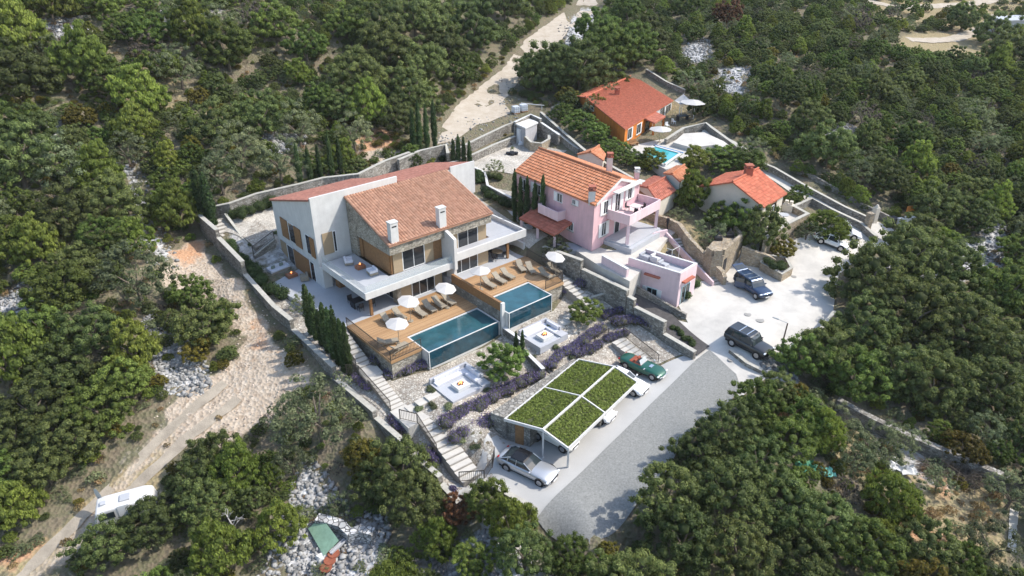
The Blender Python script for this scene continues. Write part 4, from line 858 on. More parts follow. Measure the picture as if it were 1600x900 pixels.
# annex wing with gate wall along the lane
W0=P(940,402,3.0)[:2]; W1=P(979,425,2.9)[:2]
m=MB((W0[0],W0[1],1)); par(m,W0,W1,-.5,3.15,.3); ww=m.build('garden_wall',M_pinkl,loc=(W0[0],W0[1],1)); tag(ww,'pale pink garden wall left of the annex, above the dark lane','garden wall'); m=MB((W0[0],W0[1],1)); par(m,W0,W1,3.153,3.22,.34); m.build('coping',M_white,ww)
# sail-like stair wall right of the annex
S0=P(1045,372,3.4); S1=P(1074,352+52,3.2)
st0=np.array([*P(1064,370,2.3)]); st1=np.array([*P(1128,443,-.25)])
stairs('outside_stairs','pale outside stairs between the pink annex and the warm stone wall',st0,st1,1.9,16,'stairs up to the pink terrace',M_pave,1.)
d_=(st1-st0)[:2]; d_/=np.linalg.norm(d_); n_=np.array([-d_[1],d_[0]])
side=-1 if (n_@(A0-st0[:2]))<0 else 1
m=MB(tuple(st1)); a=st0[:2]+n_*side*1.15-d_*1.2; b=st1[:2]+n_*side*1.15
m.add([(*a,-.5),(*b,-1.),(*b,.25),(*a,2.75),(*(a+n_*side*.2),-.5),(*(b+n_*side*.2),-1.),(*(b+n_*side*.2),.25),(*(a+n_*side*.2),2.75)],[(0,1,2,3),(7,6,5,4),(0,4,5,1),(1,5,6,2),(2,6,7,3),(3,7,4,0)])
tag(m.build('stair_wall',M_pinkl,loc=tuple(st1)),'sloping pink wall along the outside stairs','stair wall')
m=MB((a[0],a[1],2)); par(m,a,a+n_*side*3.2,1.5,3.0,.2); tag(m.build('stair_wall',M_pinkl,loc=(a[0],a[1],2)),'short pink wall at the head of the outside stairs','stair wall')
# warm stone walls and round bastion right of the stairs
wall('retaining_wall','warm beige stone wall beside the outside stairs, curving to the pink house terrace','stone wall',PW([(1010,333,3.2),(1040,340,3.3),(1062,350,3.4),(1078,372,3.3),(1090,385,2.6),(1130,425,1.)])+[tuple(P(1133,434,.6))],.4,base=-1,mat_=M_warmstone,capmat=M_warmstone)
bz_=3.1; bast=[P(*t)[:2] for t in [(1102,386,bz_),(1114,394,bz_),(1132,393,bz_),(1162,367,bz_),(1150,354,bz_),(1125,358,bz_)]]
bo=(bast[1][0],bast[1][1],0); bb=empty('stone_platform',bo,label='beige stone platform cluttered with things, beside the parked blue car',cat='stone platform')
m=MB(bo); m.prism(bast,-1.,bz_-.5); m.build('base',M_warmstone,bb); m=MB(bo)
for k in range(4): par(m,bast[k],bast[k+1],bz_-.497,bz_+.1,.35,.18)
m.build('parapet',M_warmstone,bb)
m=MB(bo); s_,z_=onwall(1136,400,bast[1],bast[3]); panel(m,bast[2],bast[3],.3,1.1,-.3,2.0,.0,.04); m.build('doorway',M_dark,bb)
for k,(u,v,lb) in enumerate(((1122,375,'dark folded garden chair on the stone platform'),(1140,370,'black box on the stone platform'))):
    p=P(u,v,bz_-.5); m=MB(p); m.box((p[0]-.4,p[1]-.3,p[2]+.02),(p[0]+.4,p[1]+.3,p[2]+.35)); m.tube((p[0]-.4,p[1],p[2]+.3),(p[0]+.2,p[1]+.3,p[2]+.9),.05); m.tube((p[0]+.4,p[1],p[2]+.3),(p[0],p[1]+.3,p[2]+.9),.05)
    tag(m.build('folded_chair' if k==0 else 'storage_box',M_dark,loc=tuple(p)),lb,'chair' if k==0 else 'box')
# retaining wall beyond the platform and cream-house terrace wall
wall('retaining_wall','rough beige stone retaining wall behind the blue car, under dark trees','stone wall',PW([(1160,385,2.2),(1180,392,1.9),(1200,398,1.6),(1212,405,1.0)]),.5,base=-1,mat_=M_warmstone,cap=0)
wall('retaining_wall','pale stone terrace wall of the cream house, facing the parked white cars','stone wall',PW([(1196,372,3.2),(1225,352,3.4),(1262,334,3.4),(1240,322,3.5)]),.4,base=-.5,mat_=M_warmstone)
slab('terrace','','',[P(*t)[:2] for t in [(1198,374,2.6),(1226,354,2.6),(1260,335,2.6),(1238,322,2.7),(1215,312,2.8),(1175,340,2.6)]],-.5,2.7,M_pave,kind='structure')
# planters at the court edge
def kerbring(label,pts,h,name='planter',cat='planter',mat_=M_warmstone):
    return wall(name,label,cat,pts+[pts[0]],.28,base=-1.2,mat_=mat_,cap=.05)
kerbring('long low stone planter beside the court holding a dark clipped hedge',PW([(1190,410,.9),(1222,428,.75),(1237,418,.8),(1228,402,1.0),(1196,398,1.2)]),.5)
kerbring('small rounded reddish planter with brown soil near the parked white cars',PW([(1248,378,.9),(1262,387,.85),(1275,386,.85),(1276,379,.9),(1262,374,1.)]),.5,mat_=stonemat('reddish brick',[(.3,.17,.13),(.38,.24,.19),(.27,.16,.13)],5,(.25,.2,.17)))
# cream house
za=5.6; c0=P(1097,291,za)[:2]; c1=P(1192,321,za)[:2]; c1b=P(1225,301,za)[:2]; c2=c1b; c3=c0+(c2-c1)*1.15
mid=(c0+c1)/2; zp=zof(mid,284); 
cream,co_,cma,cmb=gable('cream_house','single-storey cream house with a red tiled gable roof, half hidden by trees',c0,c1,c2,c3,1.6,za,min(max(zp,za+1.3),za+2.2),M_plaster2,M_tilebr,over=.3,seed=30,amp=.045)
q=cma+(cmb-cma)*.6; chim(cream,co_,q[0],q[1],za+.8,min(max(zp,za+1.3),za+2.2)+.7,.42,M_tilered,M_tilered)
winpx(cream,co_,c1,c2,(1199,322),(1207,346),bars=1,door=True,name='door',frm=M_wood); 
window(cream,co_,c1,c2,2.2,3.2,3.6,4.8,bars=1)
# covered terrace pillars + small tree-side bits
# orange house
zo=8.9; o0=P(914,153,zo+0)[:2]
of=P(974.5,231,5.7)[:2]; zof_=zof(of,201)           # front left corner, eave
ow=P(1050,157,zof_)[:2]; og=P(914,183,5.9)[:2]; zrg=zof(og,152)
o1=of; o0=og; o2=ow+(0,0); o3=o0+(o2-o1)
# monopitch front slope with a short back slope: ridge above o0..o3 side
ext=(o0-o1)*.22
orange,oo,oma,omb=gable('orange_house','orange rendered house with a broad red tiled roof and white upper end',o1,o0+ext,o3+ext,o2,5.0,zof_,zrg,M_orange,M_tilebr,over=.3,gfrac=1/1.22,seed=40,amp=.04)
q=o1+(o2-o1)*.42+(o0-o1)*.72; chim(orange,oo,q[0],q[1],zof_+(zrg-zof_)*.5,zrg+.55,.35,M_tilered,M_tilered)
FO=(o1,o2)
winpx(orange,oo,*FO,(981,202),(986,215),shut='R',shw=.3); winpx(orange,oo,*FO,(995,195),(1000,207),shut='R',shw=.3); winpx(orange,oo,*FO,(1008,190),(1013,211),bars=0,door=True,name='door',frm=M_wood)
winpx(orange,oo,o0,o1,(923,164),(928,173.5),bars=0); winpx(orange,oo,*FO,(1031,170),(1036,190),bars=1,door=True,name='door'); winpx(orange,oo,*FO,(1040,166),(1046,182),bars=1,shut='L',shw=.4)
s0,_=onwall(1021,180,*FO); Wf=np.linalg.norm(o2-o1); m=MB(oo); panel(m,*FO,s0,Wf-.0,5.0,zof_-.1,.004,.03); m.build('white_panel',M_white,orange)
s0,_=onwall(1006,190,*FO); s1,_=onwall(1020,190,*FO); ef=(o2-o1)/Wf; nf=np.array([ef[1],-ef[0]]); pz=5.6+2.5
tileroof('porch_roof',orange,oo,(*(o1+ef*s0+nf*1.7),pz-.35),(*(o1+ef*(s1+.6)+nf*1.7),pz-.35),(*(o1+ef*(s1+.6)+nf*.03),pz+.15),(*(o1+ef*s0+nf*.03),pz+.15),M_tilered,seed=44)
for s in (s0+.2,s1+.4): m=MB(oo); p=o1+ef*s+nf*1.5; m.box((p[0]-.12,p[1]-.12,5.),(p[0]+.12,p[1]+.12,pz-.35)); m.build('porch_pillar',M_orange,orange)
# sheds with tiled roofs
def shed(label,px,zb,ze,zr,wm,rm=M_tilered,cat='shed',seed=60,amp=.05):
    g=[P(u,v,ze)[:2] for u,v in px]; return gable('shed',label,*g,zb,ze,zr,wm,rm,over=.15,seed=seed,amp=amp,cat=cat)
shed('open shed with a red tiled roof and brown interior, right of the pink house',[(1028,314),(997,290),(1022,276),(1055,298)],2.2,5.0,5.7,M_plaster2,M_tilered,seed=61)
sh_=[o for o in bpy.data.objects if o.name.startswith('shed')][-1]; a_=P(997,290,5.0);b_=P(1028,314,5.0); m=MB(tuple(sh_.location)); panel(m,a_,b_,.4,float(np.linalg.norm((b_-a_)[:2]))-.3,2.4,4.6,.01,.05); m.build('opening',M_wood,sh_)
shed('small outbuilding with an orange roof behind the pink house roof',[(942,250),(903,241),(926,233),(945,241)],4.,6.6,7.3,M_plaster2,M_tileor,seed=62)
shed('little red roofed pool house with pale walls below the swimming pool',[(1062,283),(1038,271),(1058,260),(1078,268)],3.6,6.0,6.4,mat('pale green render',(.5,.56,.5),.8),M_tileor,seed=63)
m=None
# storage shelter behind the gravel yard: white slab roof
sz=7.3; sh=[P(*t,sz)[:2] for t in ((805,193),(821,200),(841,191),(826,184))]; so_=(sh[0][0],sh[0][1],4.5); se=empty('shelter',so_,label='small grey shelter with a white flat roof at the end of the gravel yard walls',cat='shelter')
m=MB(so_); cc=sum(sh)/4; m.prism([p+(cc-p)*.1 for p in sh],3.5,sz-.2); m.build('wall',mat('grey render',(.42,.41,.42),.85,noise=.1),se); m=MB(so_); m.prism(sh,sz-.197,sz); m.build('roof',M_white,se)
m=MB(so_); panel(m,sh[0],sh[1],.5,1.3,4.6,sz-.6,-.3,.06); m.build('door',M_frame,se)
# walls round the yard and along the lanes
wall('yard_wall','upper pale stone wall between the dirt road and the gravel yard','stone wall',[GH(704,238,1.4),GH(748,216,1.4),GH(788,197,1.4),GH(803,191,1.4),GH(806,193,1.4)],.35)
wall('yard_wall','lower pale stone terrace wall of the gravel yard, planted along its top','stone wall',[GH(700,256,1.1),GH(740,241,1.1),GH(772,226,1.1),GH(805,213,1.1)],.35)
wall('yard_wall','white capped stone walls around the shelter by the dirt road','stone wall',PW([(804,191,7.5),(829,179,7.8),(845,186,7.6),(846,192,7.),(874,211,6.3)]),.3,capmat=M_white)
wall('yard_wall','curved beige stone bed wall with greenery beside the shelter','stone wall',PW([(820,212,6.),(830,222,5.6),(846,224,5.5),(858,217,5.7),(858,211,6.0)]),.35,mat_=M_warmstone,cap=.05)
wall('yard_wall','thin white wall from the villa corner to the pink house garden','stone wall',PW([(742,262,3.9),(758,270,3.9),(762,290,3.5),(800,310,3.3)]),.25,capmat=M_white)
wall('yard_wall','long curved stone wall left of the orange house, behind trees','stone wall',[GH(862,168,1.1),GH(885,156,1.1),GH(912,146,1.1)],.35,cap=0)
wall('yard_wall','dark shaded stone wall along the planted strip left of the orange house','stone wall',[GH(845,175,1.0),GH(880,206,1.0),GH(920,240,1.0),GH(960,262,1.0),GH(1010,290,1.0),GH(1045,303,1.0)],.35,cap=.05)
wall('yard_wall','low wall running down behind the pink house roof','stone wall',[GH(868,205,0.8),GH(893,225,0.8),GH(905,233,0.8)],.3,cap=.05)
wall('yard_wall','curved stone wall above the white pool terrace of the orange house','stone wall',[GH(1040,218,1.0),GH(1068,200,1.0),GH(1103,192,1.0),GH(1113,200,1.0),GH(1160,234,1.0)],.4,cap=.06)
wall('yard_wall','pale wall behind the white sail awnings','stone wall',[GH(1010,108,0.7),GH(1042,128,0.7),GH(1070,140,0.7)],.3,cap=.06)
wall('lane_wall','long stone wall on the uphill side of the narrow lane','stone wall',[GH(1180,250,0.9),GH(1210,262,0.9),GH(1260,291,0.9),GH(1320,323,0.9),GH(1362,342,0.9)],.35,cap=.06)
wall('lane_wall','low outer stone wall half hidden by shrubs above the lane','stone wall',[GH(1240,258,0.7),GH(1290,284,0.7),GH(1350,318,0.7),GH(1408,346,0.7)],.35,cap=0)
wall('lane_wall','tall pale capped wall between the lane and the parked white cars','stone wall',[GH(1241,322,0.8),GH(1268,310,0.8),GH(1300,327,0.8),GH(1345,348,0.8),GH(1370,370,0.8)],.35,cap=.08)
m=None
q=[P(*t) for t in ((1180,262,4.6),(1200,256,4.9),(1360,345,1.3),(1345,352,1.2))]
drape('lane',GP([(1182,266),(1198,256),(1250,288),(1320,328),(1378,352),(1362,368),(1300,336),(1262,314),(1238,304)]),M_pave,.1,.9)
drape('lane',GP([(1100,196),(1112,204),(1170,236),(1130,244),(1090,226)]),M_pave,.1,.9)
# dark lane between the villa garden and the annex
ln=[V(21.3,11,0)[:2],V(21.4,32,0)[:2],V(23.2,32,0)[:2],A0+(A3-A0)*.0+ (A3-A0)/np.linalg.norm(A3-A0)*0+np.array([-1.1,-.4]),A3+np.array([-1.3,-.6]),W0+np.array([-.8,-.4]),V(23.5,12,0)[:2]]
drape('dark_lane',ln,M_asph,.22,.8)
wall('lane_kerb','low grey stone kerb wall at the foot of the pink annex','stone wall',[(*(A3+np.array([-.9,-.5])),T(*A3)+.75),(*(A0+np.array([-.75,-.6])),-.1),(*(A0+(A0-A3)*.25+np.array([-.5,-.6])),-.55)],.3,cap=0)
wall('edge_wall','low stone edging wall along the lower edge of the court behind the off-roader','stone wall',[(*G(u,v)[:2],G(u,v)[2]+.4) for u,v in ((1140,551),(1166,572),(1190,584))],.3,cap=.04)
wall('edge_wall','pale kerb wall between the court and the big dark trees','stone wall',PW([(1262,524,.0),(1284,512,.1),(1304,486,.3)]),.25,cap=.05)
# pools and terraces of the orange house
slab('terrace','','',[P(*t)[:2] for t in [(976,232,5.6),(1000,216,5.9),(1030,205,6.),(1060,205,6.),(1090,225,5.7),(1068,262,5.4),(1040,270,5.3)]],4.,5.75,M_pave,kind='structure')
pq=[P(u,v,5.8)[:2] for u,v in ((1018,231),(1030,229),(1066,243),(1040,262),(1036,255))]
pq=[P(u,v,5.8)[:2] for u,v in ((1021,228.5),(1066,241),(1039,260),(1000,246))]; r=empty('swimming_pool',(pq[0][0],pq[0][1],5.75),label='turquoise swimming pool beside the orange house',cat='swimming pool'); ro=(pq[0][0],pq[0][1],5.75)
m=MB(ro); cc=sum(pq)/4
for k in range(4): par(m,pq[k],pq[(k+1)%4],5.5,6.0,-.35)
m.build('rim',M_white,r); m=MB(ro); m.prism(pq,5.3,5.88); m.build('water',M_water2,r)
m=MB(ro); par(m,pq[0]+(pq[1]-pq[0])*.02,pq[1],5.885,6.005,.25); m.build('tile_band',mat('blue pool tiles',(.02,.16,.4),.3),r)
slab('terrace','','',[P(*t)[:2] for t in [(1052,222,6.4),(1068,208,6.4),(1100,206,6.4),(1130,222,6.2),(1150,238,6.1),(1115,228,6.2),(1080,232,6.2)]],4.,6.35,M_court,kind='structure')
# ================================================================ CARPORT
cpz=(-1.7,-.85,-1.35)
f0=P(889,702,cpz[0]);f1=P(998,598,cpz[0]);g0_=P(851,669,cpz[1]);g1_=P(962.5,570,cpz[1]);b0=P(787,655,cpz[2]);b1=P(895,565,cpz[2])
g0_=np.array(g0_);U=(f1-f0)[:2]; Lc=np.linalg.norm(U); U/=Lc; Wv=(f0-b0)[:2]; Wv/=np.linalg.norm(Wv)
def C(s,t,z): p=f0[:2]+U*s-Wv*t; return (p[0],p[1],z)       # s along the carport, t from the front eave to the back
def toC(p): q_=np.linalg.solve(np.array([[U[0],-Wv[0]],[U[1],-Wv[1]]]),np.array(p[:2])-f0[:2]); return q_[0],q_[1]
tr=toC(g0_)[1]; tb=toC(b0)[1]; print('carport',Lc,tr,tb,toC(b1),toC(g1_))
OC=C(0,0,-4); carport=empty('carport',OC,label='open white framed carport with a planted green gable roof',cat='carport')
def roofz(t): return cpz[0]+(cpz[1]-cpz[0])*t/tr if t<tr else cpz[1]+(cpz[2]-cpz[1])*(t-tr)/(tb-tr)
m=MB(OC)
for (t0,t1) in ((0,tr),(tr,tb)):
    z0,z1=roofz(t0),roofz(t1)
    for (s0,s1) in ((0,.11),(Lc/2-.055,Lc/2+.055),(Lc-.11,Lc)):
        m.add([C(s0,t0,z0-.2),C(s1,t0,z0-.2),C(s1,t1,z1-.2),C(s0,t1,z1-.2),C(s0,t0,z0+.06),C(s1,t0,z0+.06),C(s1,t1,z1+.06),C(s0,t1,z1+.06)],[(0,1,2,3),(4,7,6,5),(0,4,5,1),(1,5,6,2),(2,6,7,3),(3,7,4,0)])
def longbeam(t,w=.11,dz=.07):
    z=roofz(t); m.box((0,0,0),(1,1,1),0,lambda x,y,q:C(-.002+x*(Lc+.004),t-w/2+y*w,z-.22+q*(.22+dz)))
longbeam(.08);longbeam(tr,.14,.08);longbeam(tb-.08)
m.build('roof_frame',M_white,carport)
m=MB(OC)
for (t0,t1) in ((.1,tr-.05),(tr+.05,tb-.1)):
    z0,z1=roofz(t0)-.06,roofz(t1)-.06
    m.add([C(.1,t0,z0-.06),C(Lc-.1,t0,z0-.06),C(Lc-.1,t1,z1-.06),C(.1,t1,z1-.06),C(.1,t0,z0),C(Lc-.1,t0,z0),C(Lc-.1,t1,z1),C(.1,t1,z1)],[(0,1,2,3),(4,7,6,5),(0,4,5,1),(1,5,6,2),(2,6,7,3),(3,7,4,0)])
m.build('roof_panel',mat('planting soil',(.09,.1,.04),.95,noise=.4,nscale=8),carport)
cen=[];g=np.random.default_rng(5)
for k in range(4200):
    s=g.uniform(.25,Lc-.25); t=g.uniform(.2,tb-.2)
    if abs(s-Lc/2)<.16 or abs(t-tr)<.17 or (abs(t-tr-(tb-tr)*.45)<.13 and g.uniform()<.85) or (abs(t-tr*.5)<.05 and g.uniform()<.5): continue
    cen.append(C(s,t,roofz(t)-.03))
cen=np.array(cen)-np.array(OC); q,t=cards(cen,np.full(len(cen),.13),9,.12,6,squash=.9); o=mkobj('roof_planting',folmesh('roof_planting',q,t),LEAF['roofg'],carport)
for (s,t) in ((.1,.1),(.1,tr),(Lc-.1,.1),(Lc-.1,tr)):
    x,y,_=C(s,t,0); m=MB(OC); m.box((x-.07,y-.07,roadz(x,y)-.1),(x+.07,y+.07,roofz(t)-.2)); m.build('post',M_white,carport)
m=MB(OC); m.box((0,0,0),(1,1,1),0,lambda x,y,q:C(Lc/2-.2+.4*x,.35+1.3*y,-4.2+q*(roofz(.3)-.12+4.2-.0))); m.build('stone_pillar',M_stonedark,carport)
# stone storeroom at the back, whose flat top carries the garden edge
os_=C(.6,tb-2.1,-4.1); m=MB(os_)
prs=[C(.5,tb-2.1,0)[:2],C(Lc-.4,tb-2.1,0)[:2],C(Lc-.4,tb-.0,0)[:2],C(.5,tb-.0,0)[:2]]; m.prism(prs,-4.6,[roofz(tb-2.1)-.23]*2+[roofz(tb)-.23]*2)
m.prism([C(.3,tb+.003,0)[:2],C(Lc,tb+.003,0)[:2],C(Lc,tb+.5,0)[:2],C(.3,tb+1.5,0)[:2]],-4.6,-1.5)
stw=m.build('storeroom',M_stonedark,loc=os_); tag(stw,'stone storeroom under the back of the carport with a wooden door','storeroom')
m=MB(os_); panel(m,C(.5,tb,0),C(.5,tb-2.1,0),.75,1.55,-4.2,roofz(tb)-.4,.0,.05); m.build('door',M_wood,stw)
# ================================================================ CARS
M_tyre=mat('tyre rubber',(.02,.02,.02),.85); M_rim=mat('alloy rim',(.45,.45,.46),.35,.8); M_cargl=mat('car glass',(.03,.04,.045),.05,spec=.8); M_chrome=mat('chrome',(.7,.7,.7),.15,.9)
M_lamp=mat('headlight glass',(.75,.78,.8),.1,spec=.8); M_tail=mat('tail light',(.35,.02,.02),.2); M_plast=mat('black trim',(.025,.025,.027),.5)
def carpaint(n,c,metal=.3): 
    m=mat(n,c,.28,metal,spec=.6); b=m.node_tree.nodes['Principled BSDF']; b.inputs['Coat Weight'].default_value=.6; b.inputs['Coat Roughness'].default_value=.05; return m
PROF={ # body stations: x/L, low/H, top/H, halfwidth/W ; cabin: belt rear x, roof rear x, roof front x, belt front x, belt z, roof z, roof halfwidth
 'suv':([(-.5,.3,.56,.43),(-.485,.22,.6,.475),(-.3,.19,.61,.5),(0,.18,.6,.5),(.2,.19,.6,.5),(.36,.2,.58,.49),(.46,.22,.54,.47),(.5,.26,.46,.42)],(-.485,-.42,.08,.2,.6,.985,.41)),
 'hatch':([(-.5,.28,.5,.42),(-.48,.2,.6,.47),(-.3,.17,.63,.5),(0,.16,.61,.5),(.2,.16,.6,.495),(.36,.18,.55,.48),(.46,.2,.48,.45),(.5,.24,.4,.38)],(-.46,-.36,.02,.2,.61,.985,.38)),
 'coupe':([(-.5,.3,.56,.40),(-.48,.22,.68,.46),(-.33,.17,.72,.5),(-.05,.15,.66,.485),(.2,.15,.64,.48),(.34,.16,.62,.495),(.44,.18,.52,.46),(.5,.22,.38,.36)],(-.44,-.24,.0,.16,.66,.985,.35)),
 'roadster':([(-.5,.35,.58,.30),(-.47,.28,.7,.39),(-.36,.2,.8,.46),(-.18,.17,.76,.48),(.05,.16,.74,.475),(.25,.17,.76,.48),(.38,.2,.7,.46),(.46,.26,.6,.38),(.5,.34,.48,.24)],None)}
def car(label,wr,wf,kind,paint,L=4.5,W=1.82,H=1.5,roofmat=None,rails=False,wheelr=.34,z=None,openboot=False,name='parked_car'):
    wr=np.array(wr);wf=np.array(wf); d=(wf-wr)[:2]; d/=np.linalg.norm(d); left=np.array([-d[1],d[0]]); c=(wr+wf)[:2]/2+left*W*.46; rz=math.atan2(d[1],d[0])
    sl=(wf[2]-wr[2])/max(.1,np.linalg.norm((wf-wr)[:2]))
    r=empty(name,(c[0],c[1],(wr[2]+wf[2])/2+.02),rz,label,'car','parked cars'); r.rotation_euler=(0,-math.atan(sl),rz)
    st,cab=PROF[kind]; 
    def hwf(fr): xs=[s[0] for s in st]; return float(np.interp(fr,xs,[s[3] for s in st]))*W
    def topf(fr): xs=[s[0] for s in st]; return float(np.interp(fr,xs,[s[2] for s in st]))*H
    rings=[]
    for x,zl,zt,hw in st:
        x*=L;zl*=H;zt*=H;hw*=W; h=zt-zl
        half=[(hw*.86,zl),(hw*.99,zl+h*.22),(hw,zl+h*.5),(hw*.975,zl+h*.76),(hw*.88,zt-h*.05),(hw*.55,zt+h*.02)]
        ring=[(x,-a,b) for a,b in half]+[(x,0,zt+h*.045)]+[(x,a,b) for a,b in half[::-1]]
        rings.append(ring)
    m=MB(); m.loft(rings); b=m.build('body',paint,r,smooth=True); sb=b.modifiers.new('sub','SUBSURF'); sb.levels=2; sb.render_levels=2
    m=MB(); m.box((-L*.44,-W*.44,.16*H),(L*.44,W*.44,.24*H)); m.build('underbody',M_plast,r)
    wb=np.linalg.norm((wf-wr)[:2]); wb=min(max(wb,L*.54),L*.62); 
    for sx in (-1,1):
        for sy in (-1,1):
            x=sx*wb/2+.02*L; y=sy*hwf(x/L)
            m=MB(); n=20
            for (ya,yb,ra) in ((y-sy*.2,y+sy*.012,wheelr*1.13),): 
                ring=lambda yy,rr:[(x+rr*math.cos(2*math.pi*k/n),yy,wheelr+rr*math.sin(2*math.pi*k/n)) for k in range(n)]
                m.loft([ring(ya,ra),ring(yb,ra)])
            m.build('wheel_arch',M_plast,r)
            m=MB(); m.loft([ring(y-sy*.2,wheelr*.9),ring(y-sy*.17,wheelr),ring(y+sy*.0,wheelr),ring(y+sy*.03,wheelr*.88)]); w=m.build('wheel',M_tyre,r,smooth=False)
            m=MB(); m.loft([ring(y+sy*.025,wheelr*.64),ring(y+sy*.042,wheelr*.6)])
            m.build('rim',M_rim,w)
    if cab:
        xr,xR,xF,xf,zb,zr,rw=cab; zb*=H;zr*=H;rw*=W
        def ringc(z,x0,x1,w0,w1): return [(x0*L,-w0,z),(x0*L+.1,-w0*1.02,z),((x0+x1)/2*L,-(w0+w1)/2*1.03,z),(x1*L-.1,-w1*1.0,z),(x1*L,-w1*.9,z),(x1*L+.03,0,z),(x1*L,w1*.9,z),(x1*L-.1,w1*1.,z),((x0+x1)/2*L,(w0+w1)/2*1.03,z),(x0*L+.1,w0*1.02,z),(x0*L,w0,z),(x0*L-.03,0,z)]
        lo=ringc(zb-.06,xr,xf,hwf(xr)*.88,hwf(xf)*.86); mid_=ringc(zb+(zr-zb)*.55,xr+(xR-xr)*.5,xf+(xF-xf)*.56,(hwf(xr)*.88+rw)/2*1.01,(hwf(xf)*.88+rw)/2*1.01); hi=ringc(zr-.05,xR,xF,rw*.96,rw)
        m=MB(); m.loft([lo,mid_,hi]); m.build('windows',M_cargl,r,smooth=False)
        r1=ringc(zr-.06,xR-.01,xF+.008,rw*1.0,rw*1.04); r2=ringc(zr+.0,xR+.005,xF-.012,rw*.93,rw*.95); m=MB(); m.loft([r1,r2]); m.build('roof',roofmat or paint,r,smooth=False)
        for sy in (-1,1):
            m=MB(); m.tube((xf*L,sy*hwf(xf)*.84,zb-.02),(xF*L+.02,sy*rw*.99,zr-.05),.035); m.build('pillar',paint,r); m=MB(); m.tube((xr*L+.02,sy*hwf(xr)*.9,zb-.02),(xR*L,sy*rw*.98,zr-.05),.05,.045); m.build('pillar',paint,r)
            xm=(xr+xf)/2+.02; m=MB(); m.tube((xm*L,sy*hwf(xm)*.93,zb-.03),(xm*L,sy*rw*1.05,zr-.05),.03); m.build('pillar',paint,r)
            xm=xr+(xf-xr)*.26; m=MB(); m.tube((xm*L,sy*hwf(xm)*.93,zb-.03),(xm*L+.05,sy*rw*1.04,zr-.05),.035); m.build('pillar',paint,r)
        for sy in (-1,1):
            if rails: m=MB(); m.tube((xR*L+.1,sy*rw*.85,zr+.05),(xF*L-.1,sy*rw*.85,zr+.05),.022); m.build('roof_rail',M_chrome,r)
        if rails:
            m=MB(); m.box((-L*.2,-rw*.9,zr+.04),(-L*.2+.09,rw*.9,zr+.075)); m.build('roof_bar',M_chrome,r); m=MB(); m.box((-.1,-rw*.9,zr+.04),(-.01,rw*.9,zr+.075)); m.build('roof_bar',M_chrome,r)
    for sy in (-1,1):
        fx=.478*L; m=MB(); m.box((fx-.16,sy*W*.41-.16,topf(.46)*.86),(fx-.0,sy*W*.41+.12*1,topf(.46)*.97)); m.build('headlight',M_lamp,r,bevel=.03)
        m=MB(); m.box((-.487*L,sy*W*.34-.12,topf(-.48)*.8),(-.455*L,sy*W*.34+.1,topf(-.48)*.97)); m.build('tail_light',M_tail,r,bevel=.02)
        m=MB(); y=sy*(hwf(.15)+.06); m.box((.14*L,y-.1,topf(.15)*1.02),(.14*L+.12,y+.1,topf(.15)*1.02+.12)); m.build('mirror',paint if cab else M_chrome,r,bevel=.03)
    m=MB(); m.box((.47*L,-W*.26,.3*H),(.498*L,W*.26,.4*H)); m.build('grille',M_plast,r,bevel=.02)
    m=MB(); m.box((.493*L,-.26,.24*H),(.505*L,.26,.24*H+.11)); m.build('number_plate',M_frame,r)
    return r,dict(L=L,W=W,H=H,cab=cab,hwf=hwf,topf=topf)
silver=carpaint('silver paint',(.5,.51,.53),.5); whitep=carpaint('white paint',(.8,.8,.8),0); blackp=carpaint('dark graphite paint',(.035,.037,.04),.4); bluep=carpaint('dark blue paint',(.02,.045,.1),.4); greenp=carpaint('racing green paint',(.008,.09,.055),.2); creamp=carpaint('cream paint',(.7,.68,.62),0)
car('silver fastback car with a black glass roof parked in front of the carport',PR(790,736)+[0,0,.05],PR(841,760)+[0,0,.05],'coupe',silver,L=4.9,W=1.95,H=1.42,roofmat=mat('black roof glass',(.012,.012,.014),.12,spec=.35),wheelr=.36)
# cars under the carport, noses out
hd=-R(38.)
def underc(label,u,v,kind,paint,**k):
    p=PR(u,v)+[0,0,.05]; d=np.array([math.cos(hd),math.sin(hd),0]); L=k.get('L',4.5); q=p-d*L*.58; q[2]=roadz(q[0],q[1])+.13; return car(label,q,p,kind,paint,**k)
underc('cream classic car half under the near bay of the carport roof',877,707,'hatch',creamp,L=4.1,W=1.7,H=1.45)
underc('white car tucked under the middle of the carport, only its nose showing',936,663,'hatch',whitep,L=4.1,W=1.75,H=1.42)
underc('white car poking out of the far end of the carport, beside the green convertible',987,620,'coupe',whitep,L=4.4,W=1.85,H=1.38)
r,i_=car('open-topped dark green classic convertible with red seats beside the carport',PR(975,576)+[0,0,.05],PR(1017,595)+[0,0,.05],'roadster',greenp,L=4.5,W=1.72,H=1.12,wheelr=.33)
M_leather=mat('red brown leather',(.3,.08,.045),.6)
m=MB(); m.box((-1.15,-.58,.6),(.15,.58,.905)); m.build('interior',M_leather,r,bevel=.08)
m=MB(); m.box((-.75,-.48,.8),(-.05,.48,.93)); m.build('cockpit_floor',M_plast,r)
for sy in (-1,1):
    m=MB(); m.box((-.7,sy*.27-.22,.85),(-.5,sy*.27+.22,1.12)); m.build('seat',M_leather,r,bevel=.05)
m=MB(); m.add([(.12,-.55,.88),(.12,.55,.88),(-.12,.48,1.24),(-.12,-.48,1.24),(.15,-.55,.88),(.15,.55,.88),(-.09,.48,1.24),(-.09,-.48,1.24)],[(0,1,2,3),(4,7,6,5),(0,4,5,1),(1,5,6,2),(2,6,7,3),(3,7,4,0)]); m.build('windscreen',mat('windscreen glass',(.7,.75,.76),.05,alpha=.45),r)
m=MB(); m.tube((2.2,-.6,.42),(2.24,.6,.42),.045); m.build('bumper',M_chrome,r)
